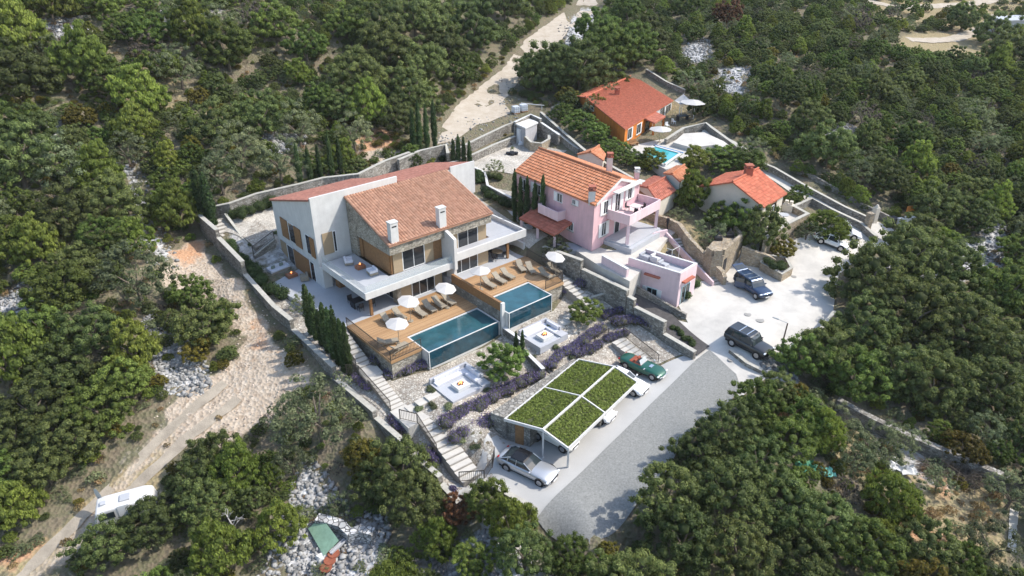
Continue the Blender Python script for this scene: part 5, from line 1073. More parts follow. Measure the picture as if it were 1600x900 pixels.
for k,sx in enumerate((-1,1)): m=MB(); m.box((.75,sx*.0-.25,.885),(1.05,sx*.0+.25,.9+.01)); 
m.build('bonnet_scoop',M_chrome,r)
SUVr=G(1141,541)+[0,0,.06]; SUVf=G(1179,561)+[0,0,.06]
car('dark graphite off-roader with roof bars parked on the court beside the lamp post',SUVr,SUVf,'suv',blackp,L=4.5,W=1.85,H=1.78,rails=True,wheelr=.38)
r,i_=car('blue estate car with its boot open beside the stone platform',G(1151,449)+[0,0,.06],G(1179,468)+[0,0,.06],'suv',bluep,L=4.4,W=1.8,H=1.6,rails=True,wheelr=.35)
m=MB(); L_,H_=4.4,1.6; m.add([(-.42*L_,-.72,H_+.02),(-.42*L_,.72,H_+.02),(-.42*L_-.95,.68,H_+.32),(-.42*L_-.95,-.68,H_+.32),(-.42*L_,-.72,H_-.05),(-.42*L_,.72,H_-.05),(-.42*L_-.95,.68,H_+.24),(-.42*L_-.95,-.68,H_+.24)],[(0,1,2,3),(4,7,6,5),(0,4,5,1),(1,5,6,2),(2,6,7,3),(3,7,4,0)]); tg=m.build('tailgate',bluep,r,bevel=.03,label='raised tailgate'); m=MB(); m.add([(-.42*L_-.1,-.6,H_+.065),(-.42*L_-.1,.6,H_+.065),(-.42*L_-.7,.56,H_+.255),(-.42*L_-.7,-.56,H_+.255)],[(0,1,2,3)]); m.build('rear_window',M_cargl,tg)
m=MB(); m.add([(-1.2,-.9,.35),(-.3,-.9,.35),(-.3,-.9,.95),(-1.2,-.9,.95),(-1.75,-1.45,.35)],[(0,1,2,3)]); 
m=MB(); m.prism([(-.25,-.9),(-1.1,-1.5),(-1.13,-1.46),(-.28,-.86)],.35,1.0); d_=m.build('door',bluep,r,label='open side door'); m=MB(); m.prism([(-.35,-.955),(-1.05,-1.45),(-1.07,-1.42),(-.37,-.925)],1.003,1.42); m.build('window',M_cargl,d_)
car('white car parked under the small tree, nearest the court',G(1279,381)+[0,0,.06],G(1310,393)+[0,0,.06],'hatch',whitep,L=4.2,W=1.75,H=1.45)
car('white car parked under the small tree, against the tall pale wall',G(1300,364)+[0,0,.06],G(1331,376)+[0,0,.06],'hatch',whitep,L=4.3,W=1.8,H=1.5)
# ================================================================ GARDEN FURNITURE
def lounger_proto():
    r=empty('sun_lounger',(0,0,0)); m=MB()
    for y in (-.3,.3): m.box((-.95,y-.03,.22),(.95,y+.03,.27))
    m.build('frame',M_rattan,r); m=MB(); m.box((-.25,-.31,.275),(.97,.31,.36)); m.build('seat',M_rattan,r)
    m=MB(); m.add([(-.25,-.31,.28),(-.25,.31,.28),(-.9,.31,.72),(-.9,-.31,.72),(-.2,-.31,.36),(-.2,.31,.36),(-.86,.31,.8),(-.86,-.31,.8)],[(0,1,2,3),(4,7,6,5),(0,4,5,1),(1,5,6,2),(2,6,7,3),(3,7,4,0)]); m.build('backrest',M_rattan,r)
    for x in (-.85,.85):
        for y in (-.28,.28): m=MB(); m.box((x-.03,y-.03,0),(x+.03,y+.03,.219)); m.build('leg',M_rattan,r)
    return r
def dup(root,loc,rz,label,group=None):
    r=root.copy(); COL.objects.link(r); r.location=loc; r.rotation_euler=(0,0,rz); r['label']=label
    if group: r['group']=group
    for ch in list(root.children):
        c=ch.copy(); COL.objects.link(c); c.parent=r
        for g_ in ch.children: d=g_.copy(); COL.objects.link(d); d.parent=c
    return r
lp=lounger_proto(); first=True; aJ=math.atan2(JB[1],JB[0])
LG=[((656,491),0,'slatted sun lounger right of the white parasol, first of the row on the lower deck'),((671,484),0,'slatted sun lounger second in the row on the lower deck'),((686,478),0,'slatted sun lounger third in the row on the lower deck'),((701,473),0,'slatted sun lounger fourth in the row, nearest the stone dividing wall'),((624,496),0,'slatted sun lounger left of the white parasol on the lower deck'),((606,505),0,'slatted sun lounger at the far left, behind the grey white parasol'),
 ((606,538),1,'slatted sun lounger under the near parasol by the deck railing'),((624,547),2,'slatted sun lounger nearest the railing corner and the lower pool'),
 ((764,447),0,'sun lounger under the round white parasol on the upper deck'),((780,440),0,'sun lounger just right of the round white parasol on the upper deck'),((793,433),0,'sun lounger third from the wooden screen on the upper deck'),((814,421),3,'pale sun lounger at the back of the upper deck, left of a pair'),((829,424),3,'pale sun lounger at the back of the upper deck, right of a pair'),((852,432),0,'shaded sun lounger at the right corner of the upper deck'),((866,424),0,'shaded sun lounger below the far parasol on the upper deck')]
for (uv,o_,lb) in LG:
    p=P(*uv,1.04 if uv[0]>740 else .04); rz=[aJ,aA-.35,aA+.2,aJ-.25-math.pi/2*.0][o_]
    if o_==3: rz=aJ-.35
    if first: lp.location=tuple(p); lp.rotation_euler=(0,0,rz); tag(lp,lb,'sun lounger','sun loungers on the pool decks'); first=False
    else: dup(lp,tuple(p),rz,lb)
def parasol(label,base,h=2.2,rr=1.05,tilt=0,az=0,mat_=M_canvas,rot=0):
    r=empty('parasol',tuple(base),rot,label,'parasol','white parasols'); m=MB(); m.tube((0,0,0),(0,0,h+.3),.03); m.cyl((0,0),.26,0,.08,12); m.build('pole',M_rattan,r)
    m=MB(); n=8; top=Vector((0,0,h+.38)); M_=Matrix.Rotation(tilt,3,Vector((math.cos(az),math.sin(az),0)))
    ring=[M_@Vector((rr*math.cos(2*math.pi*k/n),rr*math.sin(2*math.pi*k/n),-.42)) for k in range(n)]; vs=[tuple(top)]+[tuple(top+p) for p in ring]+[tuple(top-Vector((0,0,.03)))]+[tuple(top+p-Vector((0,0,.03))) for p in ring]
    m.add(vs,[(0,1+k,1+(k+1)%n) for k in range(n)]+[(n+1,n+2+(k+1)%n,n+2+k) for k in range(n)]+[(1+k,n+2+k,n+2+(k+1)%n,1+(k+1)%n) for k in range(n)]); m.build('canopy',mat_,r)
    m=MB()
    for p in ring: m.tube(tuple(top-Vector((0,0,.05))),tuple(top+p-Vector((0,0,.05))),.012,n=4)
    m.build('rib_frame',M_rattan,r); return r
for (uv,z,tl,lb) in (((642,502),.03,.2,'white parasol over the middle of the lower deck'),((624,538),.03,.1,'white and grey parasol nearest the railing of the lower deck'),((699,481),.03,.2,'white parasol by the stone dividing wall on the lower deck'),((751,453),1.03,.0,'round white parasol on the upper deck beside the wooden screen'),((868,431),1.03,.25,'white parasol at the far right corner of the upper deck')):
    parasol(lb,P(*uv,z),tilt=tl,az=aA+.4)
def cushion_sofa(name,label,cat,base,rz,L=2.2,D=.9,H=.75,col=M_fabric,frame=M_rattan,group=None,chair=False):
    r=empty(name,tuple(base),rz,label,cat,group); m=MB(); m.box((-L/2,-D/2,.05),(L/2,D/2,.28)); m.build('frame',frame,r,bevel=.02)
    m=MB(); m.box((-L/2+.12,-D/2+.02,.283),(L/2-.12,D/2-.2,.45)); m.build('seat',col,r,bevel=.04); m=MB(); m.box((-L/2,D/2-.2,.283),(L/2,D/2,H)); m.build('backrest',col,r,bevel=.05)
    for s in (-1,1): m=MB(); m.box((min(s*L/2,s*(L/2-.12)),-D/2,.283),(max(s*L/2,s*(L/2-.12)),D/2-.203,H-.14)); m.build('armrest',col,r,bevel=.03)
    if not chair: 
        for x in (-.5,.5): m=MB(); m.box((x-.22,D/2-.35,.453),(x+.22,D/2-.21,.82)); m.build('cushion',mat('green cushion',(.2,.24,.2),.9),r,bevel=.04)
    return r
def firetable(label,base,rz,w=1.1,d=.8,mat_=None,fs=1.):
    r=empty('fire_table',tuple(base),rz,label,'fire table','fire tables'); m=MB(); m.box((-w/2,-d/2,0),(w/2,d/2,.36)); m.build('body',mat_ or mat('copper brown panel',(.3,.13,.07),.5),r,bevel=.02)
    m=MB()
    for k in range(5):
        a=k*1.25; m.tube((.16*fs*math.cos(a),.13*fs*math.sin(a),.38),(-.14*fs*math.cos(a+.5),-.12*fs*math.sin(a+.5),.44),.035*fs)
    m.build('log',M_ember,r); m=MB()
    for k,(x,y,h) in enumerate(((0,0,.26),(.09,.04,.18),(-.09,-.03,.2),(.02,-.07,.16))): m.cyl((x*fs,y*fs),.05*fs,.4,.4+h*fs**.5,6,.004)
    m.build('flame',M_fire,r); return r
cushion_sofa('sofa','pale outdoor sofa on the shaded terrace left of the villa','sofa',P(436,424,0.02),aA+.15,2.3,.95)
firetable('copper fire table in front of the pale sofa on the left terrace',P(456,432,.02),aA)
cushion_sofa('armchair','wicker armchair right of the fire table on the left terrace','armchair',P(476,437,.02),aA-1.9,1.,.85,.7,M_rattan,chair=True)
cushion_sofa('armchair','pale armchair at the back of the left balcony','armchair',P(545,412,2.93),aA+1.2,1.,.85,.7,chair=True)
firetable('glowing fire table on the left balcony',P(563,419,2.93),aA,.9,.7)
cushion_sofa('armchair','pale armchair beside the boarded corner on the left balcony','armchair',P(582,428,2.93),aA-1.7,.95,.85,.7,chair=True)
t_=empty('dining_table',tuple(P(566,476,.02)),aA,'dark dining table in the shade under the balcony corner','table'); m=MB(); m.box((-1.1,-.5,.7),(1.1,.5,.75)); m.build('tabletop',M_dark,t_)
for x in (-1,1):
    m=MB(); m.box((x-.05,-.4,0),(x+.05,.4,.698)); m.build('leg',M_dark,t_)
def chairp(base,rz,label,group,mt):
    r=empty('chair',tuple(base),rz,label,'chair',group); m=MB(); m.box((-.25,-.25,.4),(.25,.25,.47)); m.build('seat',mt,r); m=MB(); m.box((-.25,.2,.473),(.25,.26,.88)); m.build('backrest',mt,r)
    for x in (-.22,.22):
        for y in (-.22,.22): m=MB(); m.box((x-.02,y-.02,0),(x+.02,y+.02,.398)); m.build('leg',mt,r)
    return r
for k,(du,dj,a,lb) in enumerate(((-.7,-.95,0,'dark dining chair at the far side of the balcony-shade table, left'),(.6,-.95,0,'dark dining chair at the far side of the balcony-shade table, right'),(-.7,.95,math.pi,'dark dining chair nearest the terrace edge, left'),(.6,.95,math.pi,'dark dining chair nearest the terrace edge, right'))):
    p=P(566,476,.02)[:2]+IA*du+JB*dj; chairp((p[0],p[1],.02),aA+a,lb,'dark dining chairs under the balcony',M_dark)
t_=empty('dining_table',tuple(P(777,402,1.02)),aA,'wooden dining table under the right balcony','table'); m=MB(); m.cyl((0,0),.6,.7,.75,18); m.build('tabletop',M_beige,t_); m=MB(); m.cyl((0,0),.06,0,.698,8); m.build('leg',M_dark,t_)
for a,lb in ((.3,'black chair right of the round wooden table under the right balcony'),(2.4,'black chair behind the round wooden table under the right balcony'),(4.4,'black chair in front of the round wooden table under the right balcony')):
    p=P(777,402,1.02); chairp((p[0]+.9*math.cos(a),p[1]+.9*math.sin(a),1.02),a-math.pi/2,lb,'black chairs under the right balcony',M_dark)
# sunken seating with fire pits
def sunken(label,i0,i1,j0,j1,z,flabel):
    org=V(i0,j0,z); r=empty('sunken_seating',org,label=label,cat='sunken seating',group='white sunken seating areas'); M_w=mat('pale grey seating concrete',(.42,.42,.44),.8,noise=.06)
    m=MB(org); m.vbox((i0,j0,z-.5),(i1,j0+.22,z+.68)); m.vbox((i1-.22,j0+.223,z-.5),(i1,j1-.9,z+.68)); m.vbox((i0,j0+.223,z-.5),(i0+.2,j1,z+.2)); m.vbox((i0+.203,j1-.2,z-.5),(i1-.9,j1,z+.2)); m.vbox((i1-.9,j1-.9,z-.5),(i1,j1,z+.3)); m.build('surround',M_w,r)
    m=MB(org); m.vbox((i0+.204,j0+.224,z-.5),(i1-.223,j1-.203,z+.1)); m.build('floor',M_greyfl,r)
    m=MB(org); m.vbox((i0+.25,j0+.23,z+.103),(i1-.23,j0+.9,z+.34)); m.vbox((i1-.9,j0+.903,z+.103),(i1-.23,j1-.95,z+.34)); m.build('bench',M_fabric,r,bevel=.03)
    n=7
    for k in range(n): a=i0+.3+(i1-i0-1.3)*k/n; m=MB(org); m.vbox((a,j0+.24,z+.345),(a+.42,j0+.4,z+.74)); m.build('cushion',M_fabric,r,bevel=.05)
    for k in range(4): a=j0+.5+(j1-j0-1.6)*k/4; m=MB(org); m.vbox((i1-.42,a,z+.345),(i1-.25,a+.45,z+.74)); m.build('cushion',M_fabric,r,bevel=.05)
    c=V((i0+i1)/2-.2,(j0+j1)/2+.4,z+.103); firetable(flabel,c,aA,1.3,1.1,M_white,1.9)
sunken('white sunken seating with grey cushions below the lower pool',0.,4.05,19.2,22.7,-1.95,'burning fire pit in the lower sunken seating')
q0=toV(P(820,519,-.8));q1=toV(P(839,512,-.8));q2=toV(P(872,537,-.8)); print('seat2',q0,q1,q2,'C',tr,tb)
sunken('white sunken seating below the upper pool, behind two small cypresses',10.3,13.9,19.3,22.4,-1.15,'burning fire pit in the upper sunken seating')
# stepping stones
for k,(u,v,lb) in enumerate(((646,637,'pale stepping slab nearest the steps landing'),(661,628,'pale stepping slab second from the landing, left of the sunken seating'),(676,620,'pale stepping slab touching the corner of the lower sunken seating'),(861,523,'grey stepping slab nearest the upper sunken seating'),(871,513,'grey stepping slab second from the upper sunken seating'),(880,505,'pale stepping slab in the middle of the five near the olive tree'),(889,496,'pale stepping slab fourth from the upper sunken seating'),(899,488,'pale stepping slab farthest up by the olive tree'))):
    p=G(u,v); m=MB(p); c=toV(p); m.vbox((c[0]-.62,c[1]-.42,p[2]-.1),(c[0]+.62,c[1]+.42,p[2]+.12)); tag(m.build('stepping_stone',M_pave,loc=tuple(p)),lb,'stepping stone','stepping slabs in the gravel')
# ================================================================ LAVENDER, TUFTS, HEDGES
def bushrow(name,label,cat,pts,r,n,size,mat_,group=None,seed=1,sp=.6,hgt=1.,top=None,jit=.15,nc=3):
    g=np.random.default_rng(seed); cen=[];rad=[]
    P3=[np.array(p) for p in pts]; org=P3[0].copy()
    for a,b in zip(P3[:-1],P3[1:]) if len(P3)>1 else [(P3[0],P3[0]+[.01,0,0])]:
        l=np.linalg.norm((b-a)[:2]); k=max(1,int(l/sp))
        for t in range(k):
            p=a+(b-a)*(t+.5)/k
            for _ in range(nc):
                o=g.normal(size=2)*r*(.18 if name.startswith('lav') else .35); cen.append((p[0]+o[0],p[1]+o[1],p[2]+r*hgt*.45*g.uniform(.7,1.2))); rad.append(r*g.uniform(.55,.85))
    cen=np.array(cen)-org; rad=np.array(rad)
    q,t=cards(cen,rad,n,size,seed,squash=hgt*.8,vert=.3 if name.startswith('lav') else 0)
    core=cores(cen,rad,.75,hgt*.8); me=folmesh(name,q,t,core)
    me.materials.append(mat_)
    if top:
        me.materials.append(top); zc=q.reshape(-1,4,3)[:,:,2].mean(1); idx=np.repeat(np.arange(len(cen)),n); rel=zc-cen[idx][:,2]
        mi=np.zeros(len(me.polygons),np.int32); mi[:len(zc)]=((rel>rad[idx]*.02)&(g.uniform(size=len(zc))<.8)).astype(int); me.polygons.foreach_set('material_index',mi)
    o=mkobj(name,me,None,None,tuple(org)); return tag(o,label,cat,group)
LR=[([(690,668),(838,592)],.75,'long purple lavender row between the lower sunken seating and the carport'),([(707,692),(776,656)],.7,'lavender row beside the lower steps, left of the stone storeroom'),([(847,580),(940,516)],.6,'long lavender row in the upper garden, ending at the carport ridge'),([(898,559),(938,540)],.5,'short lavender row just above the carport roof'),([(945,534),(980,523)],.5,'lavender row beside the thin garden railing'),([(940,497),(990,480)],.5,'lavender row under the stepped wall by the olive tree'),
 ([(960,508),(1000,505),(1036,520)],.65,'shaded lavender bed under the long stepped wall'),([(942,462),(980,474)],.5,'dark lavender strip along the top of the stepped wall'),([(880,461),(914,445)],.55,'lavender clump below the upper deck railing'),([(602,592),(665,573)],.6,'lavender row at the foot of the lower pool deck wall'),([(592,576),(588,570)],.7,'round lavender clump at the corner of the lower deck'),([(548,562),(570,567)],.45,'small lavender bed outside the upper garden steps'),([(556,592),(578,612)],.5,'lavender strip between the middle steps and the boundary wall'),([(606,660),(640,680)],.55,'lavender bed inside the railing above the lower steps'),([(664,705),(690,730)],.5,'lavender strip between the lower steps and the boundary wall'),([(705,762),(712,772)],.35,'narrow lavender at the bottom end of the boundary wall')]
for k,(pl,r,lb) in enumerate(LR): bushrow('lavender_row',lb,'lavender',GP(pl),r*1.35,150,.1,LEAF['lavg'],'lavender rows in the garden',50+k,.5,1.,LEAF['lav'])
TF=[((676,638),'grey green tuft near the lower steps landing'),((700,637),'low tuft in front of the lower sunken seating'),((716,641),'small tuft right of the low one by the sunken seating'),((785,616),'tuft left of the low white-capped wall'),((762,610),'tuft right of the lower sunken seating'),((673,611),'dark tuft at the left corner of the lower sunken seating'),((830,560),'tuft in front of the upper sunken seating'),((868,545),'wide tuft right of the upper sunken seating'),((858,512),'small yellowish tuft above the grey stepping slabs'),((893,560),'tuft by the carport ridge end'),((392,384),'tuft beside the back steps'),((432,365),'wide grey tuft on the gravel bank'),((745,700),'tuft at the edge of the gravel slope above the driveway'),((720,690),'tuft right of the lower steps'),((655,640),'tiny tuft between the stepping slabs'),((640,235),'round green shrub on the stony slope behind the villa')]
for k,(uv,lb) in enumerate(TF): bushrow('grass_tuft',lb,'grass tuft',GP([uv]),.42 if k<15 else .9,120,.1,LEAF['olive'],'grass tufts in the gravel',80+k,.5,.8,nc=4)
HG=[([(364,344),(380,338),(398,332),(414,326),(430,320)],1.15,'hedge of rounded bushes at the left end of the villa back wall'),([(552,284),(580,276),(615,267),(650,259),(690,252)],1.15,'row of dark rounded bushes behind the villa roof'),([(655,245),(700,243)],.6,'dark low hedge under the four tall cypresses'),([(352,382),(362,390),(372,402),(388,420)],.7,'low green hedge along the inside of the boundary wall, upper part'),([(392,420),(402,432),(416,450)],.9,'dark green shrubs inside the boundary wall by the sofa terrace'),([(418,450),(432,458),(444,470)],1.1,'largest dark shrubs inside the boundary wall, before the cypress row'),([(757,300),(770,312),(785,318),(798,326)],.75,'rounded hedge between the villa and the thin white wall'),([(748,272),(752,288)],.7,'dark hedge at the right end of the villa roof'),([(760,278),(785,282)],.65,'hedge under the olive tree by the thin white wall'),
 ([(1195,412),(1212,418),(1226,417)],.85,'dark clipped hedge in the long stone planter'),([(1048,512),(1068,528),(1086,545)],.45,'thin dark hedge behind the short stone wall at the head of the grey road'),([(755,225),(790,211)],.3,'yellow green plants along the lower yard wall'),([(828,205),(848,208)],.9,'greenery filling the curved stone bed'),([(1072,455),(1066,470)],.7,'flowering bush against the end of the pink annex'),([(1084,452),(1088,446)],.7,'bush beside the annex door, near the sloping pink wall'),([(1150,395),(1170,380)],.4,'dark creeper on the beige retaining wall')]
for k,(pl,r,lb) in enumerate(HG):
    pts=GP(pl)
    if k==9: pts=[(*P(u,v,.9)[:2],.7) for u,v in pl]
    bushrow('hedge',lb,'hedge',pts,r,190,.15,LEAF['hedge'] if k!=11 else LEAF['yellow'],'garden hedges',110+k,.75,1.15,nc=3)
# ================================================================ YARD AND HILLSIDE THINGS
def simple(name,label,cat,p,mt,fn,group=None,rz=0,bevel=0):
    r=MB(); fn(r); o=r.build(name,mt,loc=tuple(p),bevel=bevel); o.rotation_euler=(0,0,rz); return tag(o,label,cat,group)
for k,(u,v,lb) in enumerate(((806,177,'grey white plastic water tank in a cage, left of the pair'),(818,174,'grey white plastic water tank in a cage, right of the pair'))):
    p=G(u,v)+[0,0,.0]; r=empty('water_tank',tuple(p),.5,lb,'water tank','plastic water tanks by the dirt road'); m=MB(); m.box((-.55,-.5,.12),(.55,.5,1.15)); m.build('tank',mat('milky plastic',(.62,.66,.72),.4),r,bevel=.08)
    m=MB()
    for x in (-.57,-.19,.19,.57):
        for y in (-.52,.52): m.tube((x,y,0),(x,y,1.18),.015,n=4)
    for z in (.4,.8,1.18):
        for y in (-.52,.52): m.tube((-.57,y,z),(.57,y,z),.015,n=4)
    m.build('cage',M_chrome,r); m=MB(); m.box((-.6,-.55,0),(.6,.55,.118)); m.build('pallet',M_wood,r)
p=G(800,242); r=empty('planter_ring',tuple(p),0,'dark pots around a small green plant in the middle of the gravel yard','plant pots')
for k in range(4): a=k*1.6; m=MB(); m.cyl((.55*math.cos(a),.35*math.sin(a)),.28,0,.4,10,.34); m.build('pot',M_dark,r)
q,t=cards(np.array([(0,0,.7),(.1,.1,1.)]),np.array([.35,.25]),80,.12,9); mkobj('foliage',folmesh('foliage',q,t),LEAF['green'],r)
simple('wheelbarrow','white upturned wheelbarrow tray near the shelter door','wheelbarrow',G(816,226),M_frame,lambda m:(m.loft([[(-.9,-.15,.1),(-.9,.15,.1),(-.9,.1,.3),(-.9,-.1,.3)],[(0,-.4,.15),(0,.4,.15),(0,.3,.6),(0,-.3,.6)],[(.9,-.3,.1),(.9,.3,.1),(.9,.2,.5),(.9,-.2,.5)]]),m.cyl((.3,.5),.08,0,.3)),rz=.9)
simple('tyre','dark tyre lying against the lower yard wall','tyre',G(787,229),M_tyre,lambda m:m.loft([[((.42+.14*math.cos(b))*math.cos(a),(.42+.14*math.cos(b))*math.sin(a),.14+.14*math.sin(b)) for b in np.linspace(0,2*math.pi,8,False)] for a in np.linspace(0,2*math.pi,18)],cap=False))
# fallen poles by the stone wall
simple('pole','pale pole lying above the water tanks','pole',G(832,170),M_frame,lambda m:(m.tube((-1.9,.6,.8),(1.9,-.6,.7),.06),m.tube((-1.5,.5,0),(-1.5,.5,.8),.05),m.tube((1.5,-.5,0),(1.5,-.5,.7),.05)))
# orange house terrace: sails and parasol
def sail(label,uvs,z,base):
    pts=[P(u,v,zz) for (u,v),zz in zip(uvs,z)]; o=pts[0]; r=empty('shade_sail',tuple(o),0,label,'shade sail','white sails by the orange house'); m=MB(o); c=sum(pts)/len(pts)+[0,0,-.25]; n=len(pts)
    m.add([tuple(p) for p in pts]+[tuple(c)]+[tuple(p-[0,0,.04]) for p in pts]+[tuple(c-[0,0,.04])],[(k,(k+1)%n,n) for k in range(n)]+[(n+1+(k+1)%n,n+1+k,2*n+1) for k in range(n)]+[(k,n+1+k,n+1+(k+1)%n,(k+1)%n) for k in range(n)]); m.build('canvas',M_canvas,r)
    for p in pts[1:]: m=MB(o); m.tube((p[0],p[1],base),tuple(p),.05); m.build('pole',M_frame,r)
sail('pointed white shade sail at the right gable of the orange house',[(1054,157),(1068,147),(1086,164),(1063,163)],[9.0,9.9,8.8,8.8],6.6)
parasol('large flat cream parasol beside the pointed white sail',P(1080,186,6.7),h=2.6,rr=2.0); parasol('grey white parasol in front of the orange house, near the pool corner',P(1030,222,5.75),h=1.9,rr=1.6)
chairp(P(1042,200,6.2),.4,'white garden chair on the terrace by the white sails, left','white garden chairs by the orange house',M_frame); chairp(P(1052,194,6.3),2.,'white garden chair on the terrace by the white sails, right','white garden chairs by the orange house',M_frame)
t_=empty('table',tuple(P(1066,188,6.6)),.3,'dark outdoor table under the large cream parasol','table'); m=MB(); m.box((-.9,-.5,.7),(.9,.5,.76)); m.build('tabletop',M_dark,t_)
for x in (-.8,.8):
    m=MB(); m.box((x-.04,-.4,0),(x+.04,.4,.698)); m.build('leg',M_dark,t_)
simple('bench','dark bench seat on the deck in front of the orange house','bench',P(990,228,5.8),M_wood,lambda m:(m.box((-.8,-.25,.38),(.8,.25,.45)),m.box((-.75,-.2,0),(-.68,.2,.38)),m.box((.68,-.2,0),(.75,.2,.38)),m.box((-.8,.22,.45),(.8,.27,.85))),rz=.7)
# cream house terrace
simple('round_table','small round grey table on the cream house terrace','table',P(1223,344,2.71),M_greyfl,lambda m:(m.cyl((0,0),.6,.68,.73,18),m.cyl((0,0),.06,0,.68,8)))
simple('barbecue','white outdoor barbecue with two dark openings on the cream house terrace','barbecue',P(1230,330,2.71),M_plaster2,lambda m:(m.box((-.6,-.4,0),(.6,.4,.9)),m.box((-.45,-.2,.9),(-.1,.25,1.35)),m.box((.1,-.2,.9),(.45,.25,1.35))),rz=-.6)
simple('floor_mat','dark square mat on the cream house terrace','mat',P(1217,356,2.71),M_dark,lambda m:m.box((-.6,-.5,0),(.6,.5,.03)),rz=.5)
# annex roof terrace things
for k,(u,v,lb,mt,s,h) in enumerate(((1009,400,'grey covered lounge seat at the back of the annex roof','',1.1,.6),(1024,404,'white box-shaped table on the annex roof','w',.9,.75),(1036,412,'grey box in the middle front of the annex roof','',.9,.55),(1047,400,'dark armchair on the right of the annex roof','d',.8,.8),(1018,394,'small grey side table behind the white one on the annex roof','',.6,.4))):
    p=P(u,v+4,zt-.7); MT={'':M_greyfl,'w':M_white,'d':M_dark}[mt]
    simple('lounge_seat' if mt!='w' else 'table',lb,'lounge seat' if mt!='w' else 'table',p,MT,lambda m,s=s,h=h:(m.box((-s/2,-s/2,.02),(s/2,s/2,h*.55)),m.box((-s/2,s/2-.2,h*.55),(s/2,s/2,h)),m.box((-s/2,-s/2,h*.55),(-s/2+.15,s/2-.2,h*.85))),'things on the annex roof',rz=.8,bevel=.03)
simple('awning_frame','thin white frame standing on the right of the annex roof','frame',P(1054,408,zt-.7),M_white,lambda m:(m.tube((-.7,0,0),(-.7,0,1.5),.03),m.tube((.7,0,0),(.7,0,1.5),.03),m.tube((-.7,0,1.5),(.7,0,1.5),.03),m.tube((-.7,0,1.5),(-.7,.7,1.5),.03),m.tube((.7,0,1.5),(.7,.7,1.5),.03)),rz=.8)
# lamp post, bins, gate pillars
p=G(1217,557); r=empty('street_lamp',tuple(p),0,'thin brown street lamp post beside the dark off-roader','street lamp'); hh=zof(p[:2],505)-p[2]
m=MB(); m.tube((0,0,0),(.12,.0,hh),.09,.06,n=8); m.build('post',mat('brown lamp post',(.16,.11,.09),.7),r)
m=MB(); m.tube((.12,0,hh),(-.9,.5,hh+.25),.03); m.tube((-.6,.35,hh+.2),(-1.1,.6,hh+.28),.08,.06); m.build('lamp_head',mat('grey lamp metal',(.45,.45,.45),.5),r)
simple('rubbish_bin','black wheeled rubbish bin at the far end of the court','bin',G(1393,354),M_dark,lambda m:(m.loft([[(-.4,-.35,.1),(.4,-.35,.1),(.4,.35,.1),(-.4,.35,.1)],[(-.5,-.45,1.1),(.5,-.45,1.1),(.5,.45,1.1),(-.5,.45,1.1)],[(-.52,-.47,1.2),(.52,-.47,1.2),(.45,.4,1.28),(-.45,.4,1.28)]]),m.cyl((-.3,-.4),.1,0,.2),m.cyl((.3,-.4),.1,0,.2)),rz=.4)
simple('gate_pillar','white square pillar beside the black bin','pillar',G(1404,358),M_white,lambda m:(m.box((-.28,-.28,0),(.28,.28,1.3)),m.box((-.34,-.34,1.3),(.34,.34,1.42))),'court end pillars',rz=.4)
simple('meter_cabinet','white cabinet under the orange sign at the far end of the court','cabinet',G(1416,360),M_white,lambda m:(m.box((-.5,-.3,0),(.5,.3,1.7)),m.box((-.56,-.36,1.7),(.56,.36,1.8)),m.box((-.4,-.33,.3),(.4,-.3,1.4))),rz=.4)
p=G(1420,358); r=empty('sign',tuple(p+[0,.8,0]),.3,'plain orange sign panel behind the white cabinet','sign'); m=MB(); m.box((-.6,-.03,2.),(.6,.03,2.7)); m.build('panel',mat('orange sign paint',(.7,.25,.06),.7,noise=.2,nscale=5),r); m=MB(); m.box((-.05,.031,0),(.05,.1,2.7)); m.build('post',M_dark,r)
simple('gate_pillar','stone gate pillar at the mouth of the narrow lane, by the tall pale wall','pillar',G(1353,362)+[0,0,0],M_warmstone,lambda m:(m.box((-.3,-.3,0),(.3,.3,2.3)),m.box((-.36,-.36,2.3),(.36,.36,2.42))),'court end pillars',rz=.4)
simple('gate_pillar','light arched stone pillar on the uphill side of the lane mouth','pillar',G(1364,348),M_plaster2,lambda m:(m.box((-.3,-.3,0),(.3,.3,2.)),m.cyl((0,0),.3,2.,2.35,10,.12)),'court end pillars',rz=.4)
simple('bollard','short dark post at the tree edge of the court','bollard',G(1427,384),M_dark,lambda m:(m.box((-.12,-.12,0),(.12,.12,1.)),m.cyl((0,0),.14,1.,1.1,8)))
# power line above the big dark trees
a=P(1222,502,4.2); b=P(1345,430,5.5)
# caravan
pc=G(205,808); r=empty('caravan',tuple(pc),math.atan2(*( (G(250,790)-G(160,822))[1::-1] )),'white touring caravan half under trees beside the dirt track','caravan'); Lk=4.1;Wk=1.75;Hk=2.0
prof=[(-Lk/2+.1,.5),(-Lk/2-.05,1.1),(-Lk/2+.15,1.9),(-Lk/2+.7,Hk),(Lk/2-.7,Hk),(Lk/2-.15,1.8),(Lk/2,1.1),(Lk/2-.15,.5)]
m=MB(); m.add([(x,-Wk/2,z) for x,z in prof]+[(x,Wk/2,z) for x,z in prof],[tuple(range(8)),tuple(range(8,16))[::-1]]+[(k,(k+1)%8,8+(k+1)%8,8+k) for k in range(8)]); m.build('body',M_white,r,bevel=.12)
for (x0,x1) in ((-1.7,-.7),(.6,1.6)): m=MB(); m.box((x0,-Wk/2-.03,1.2),(x1,-Wk/2-.001,1.75)); m.build('window',M_cargl,r)
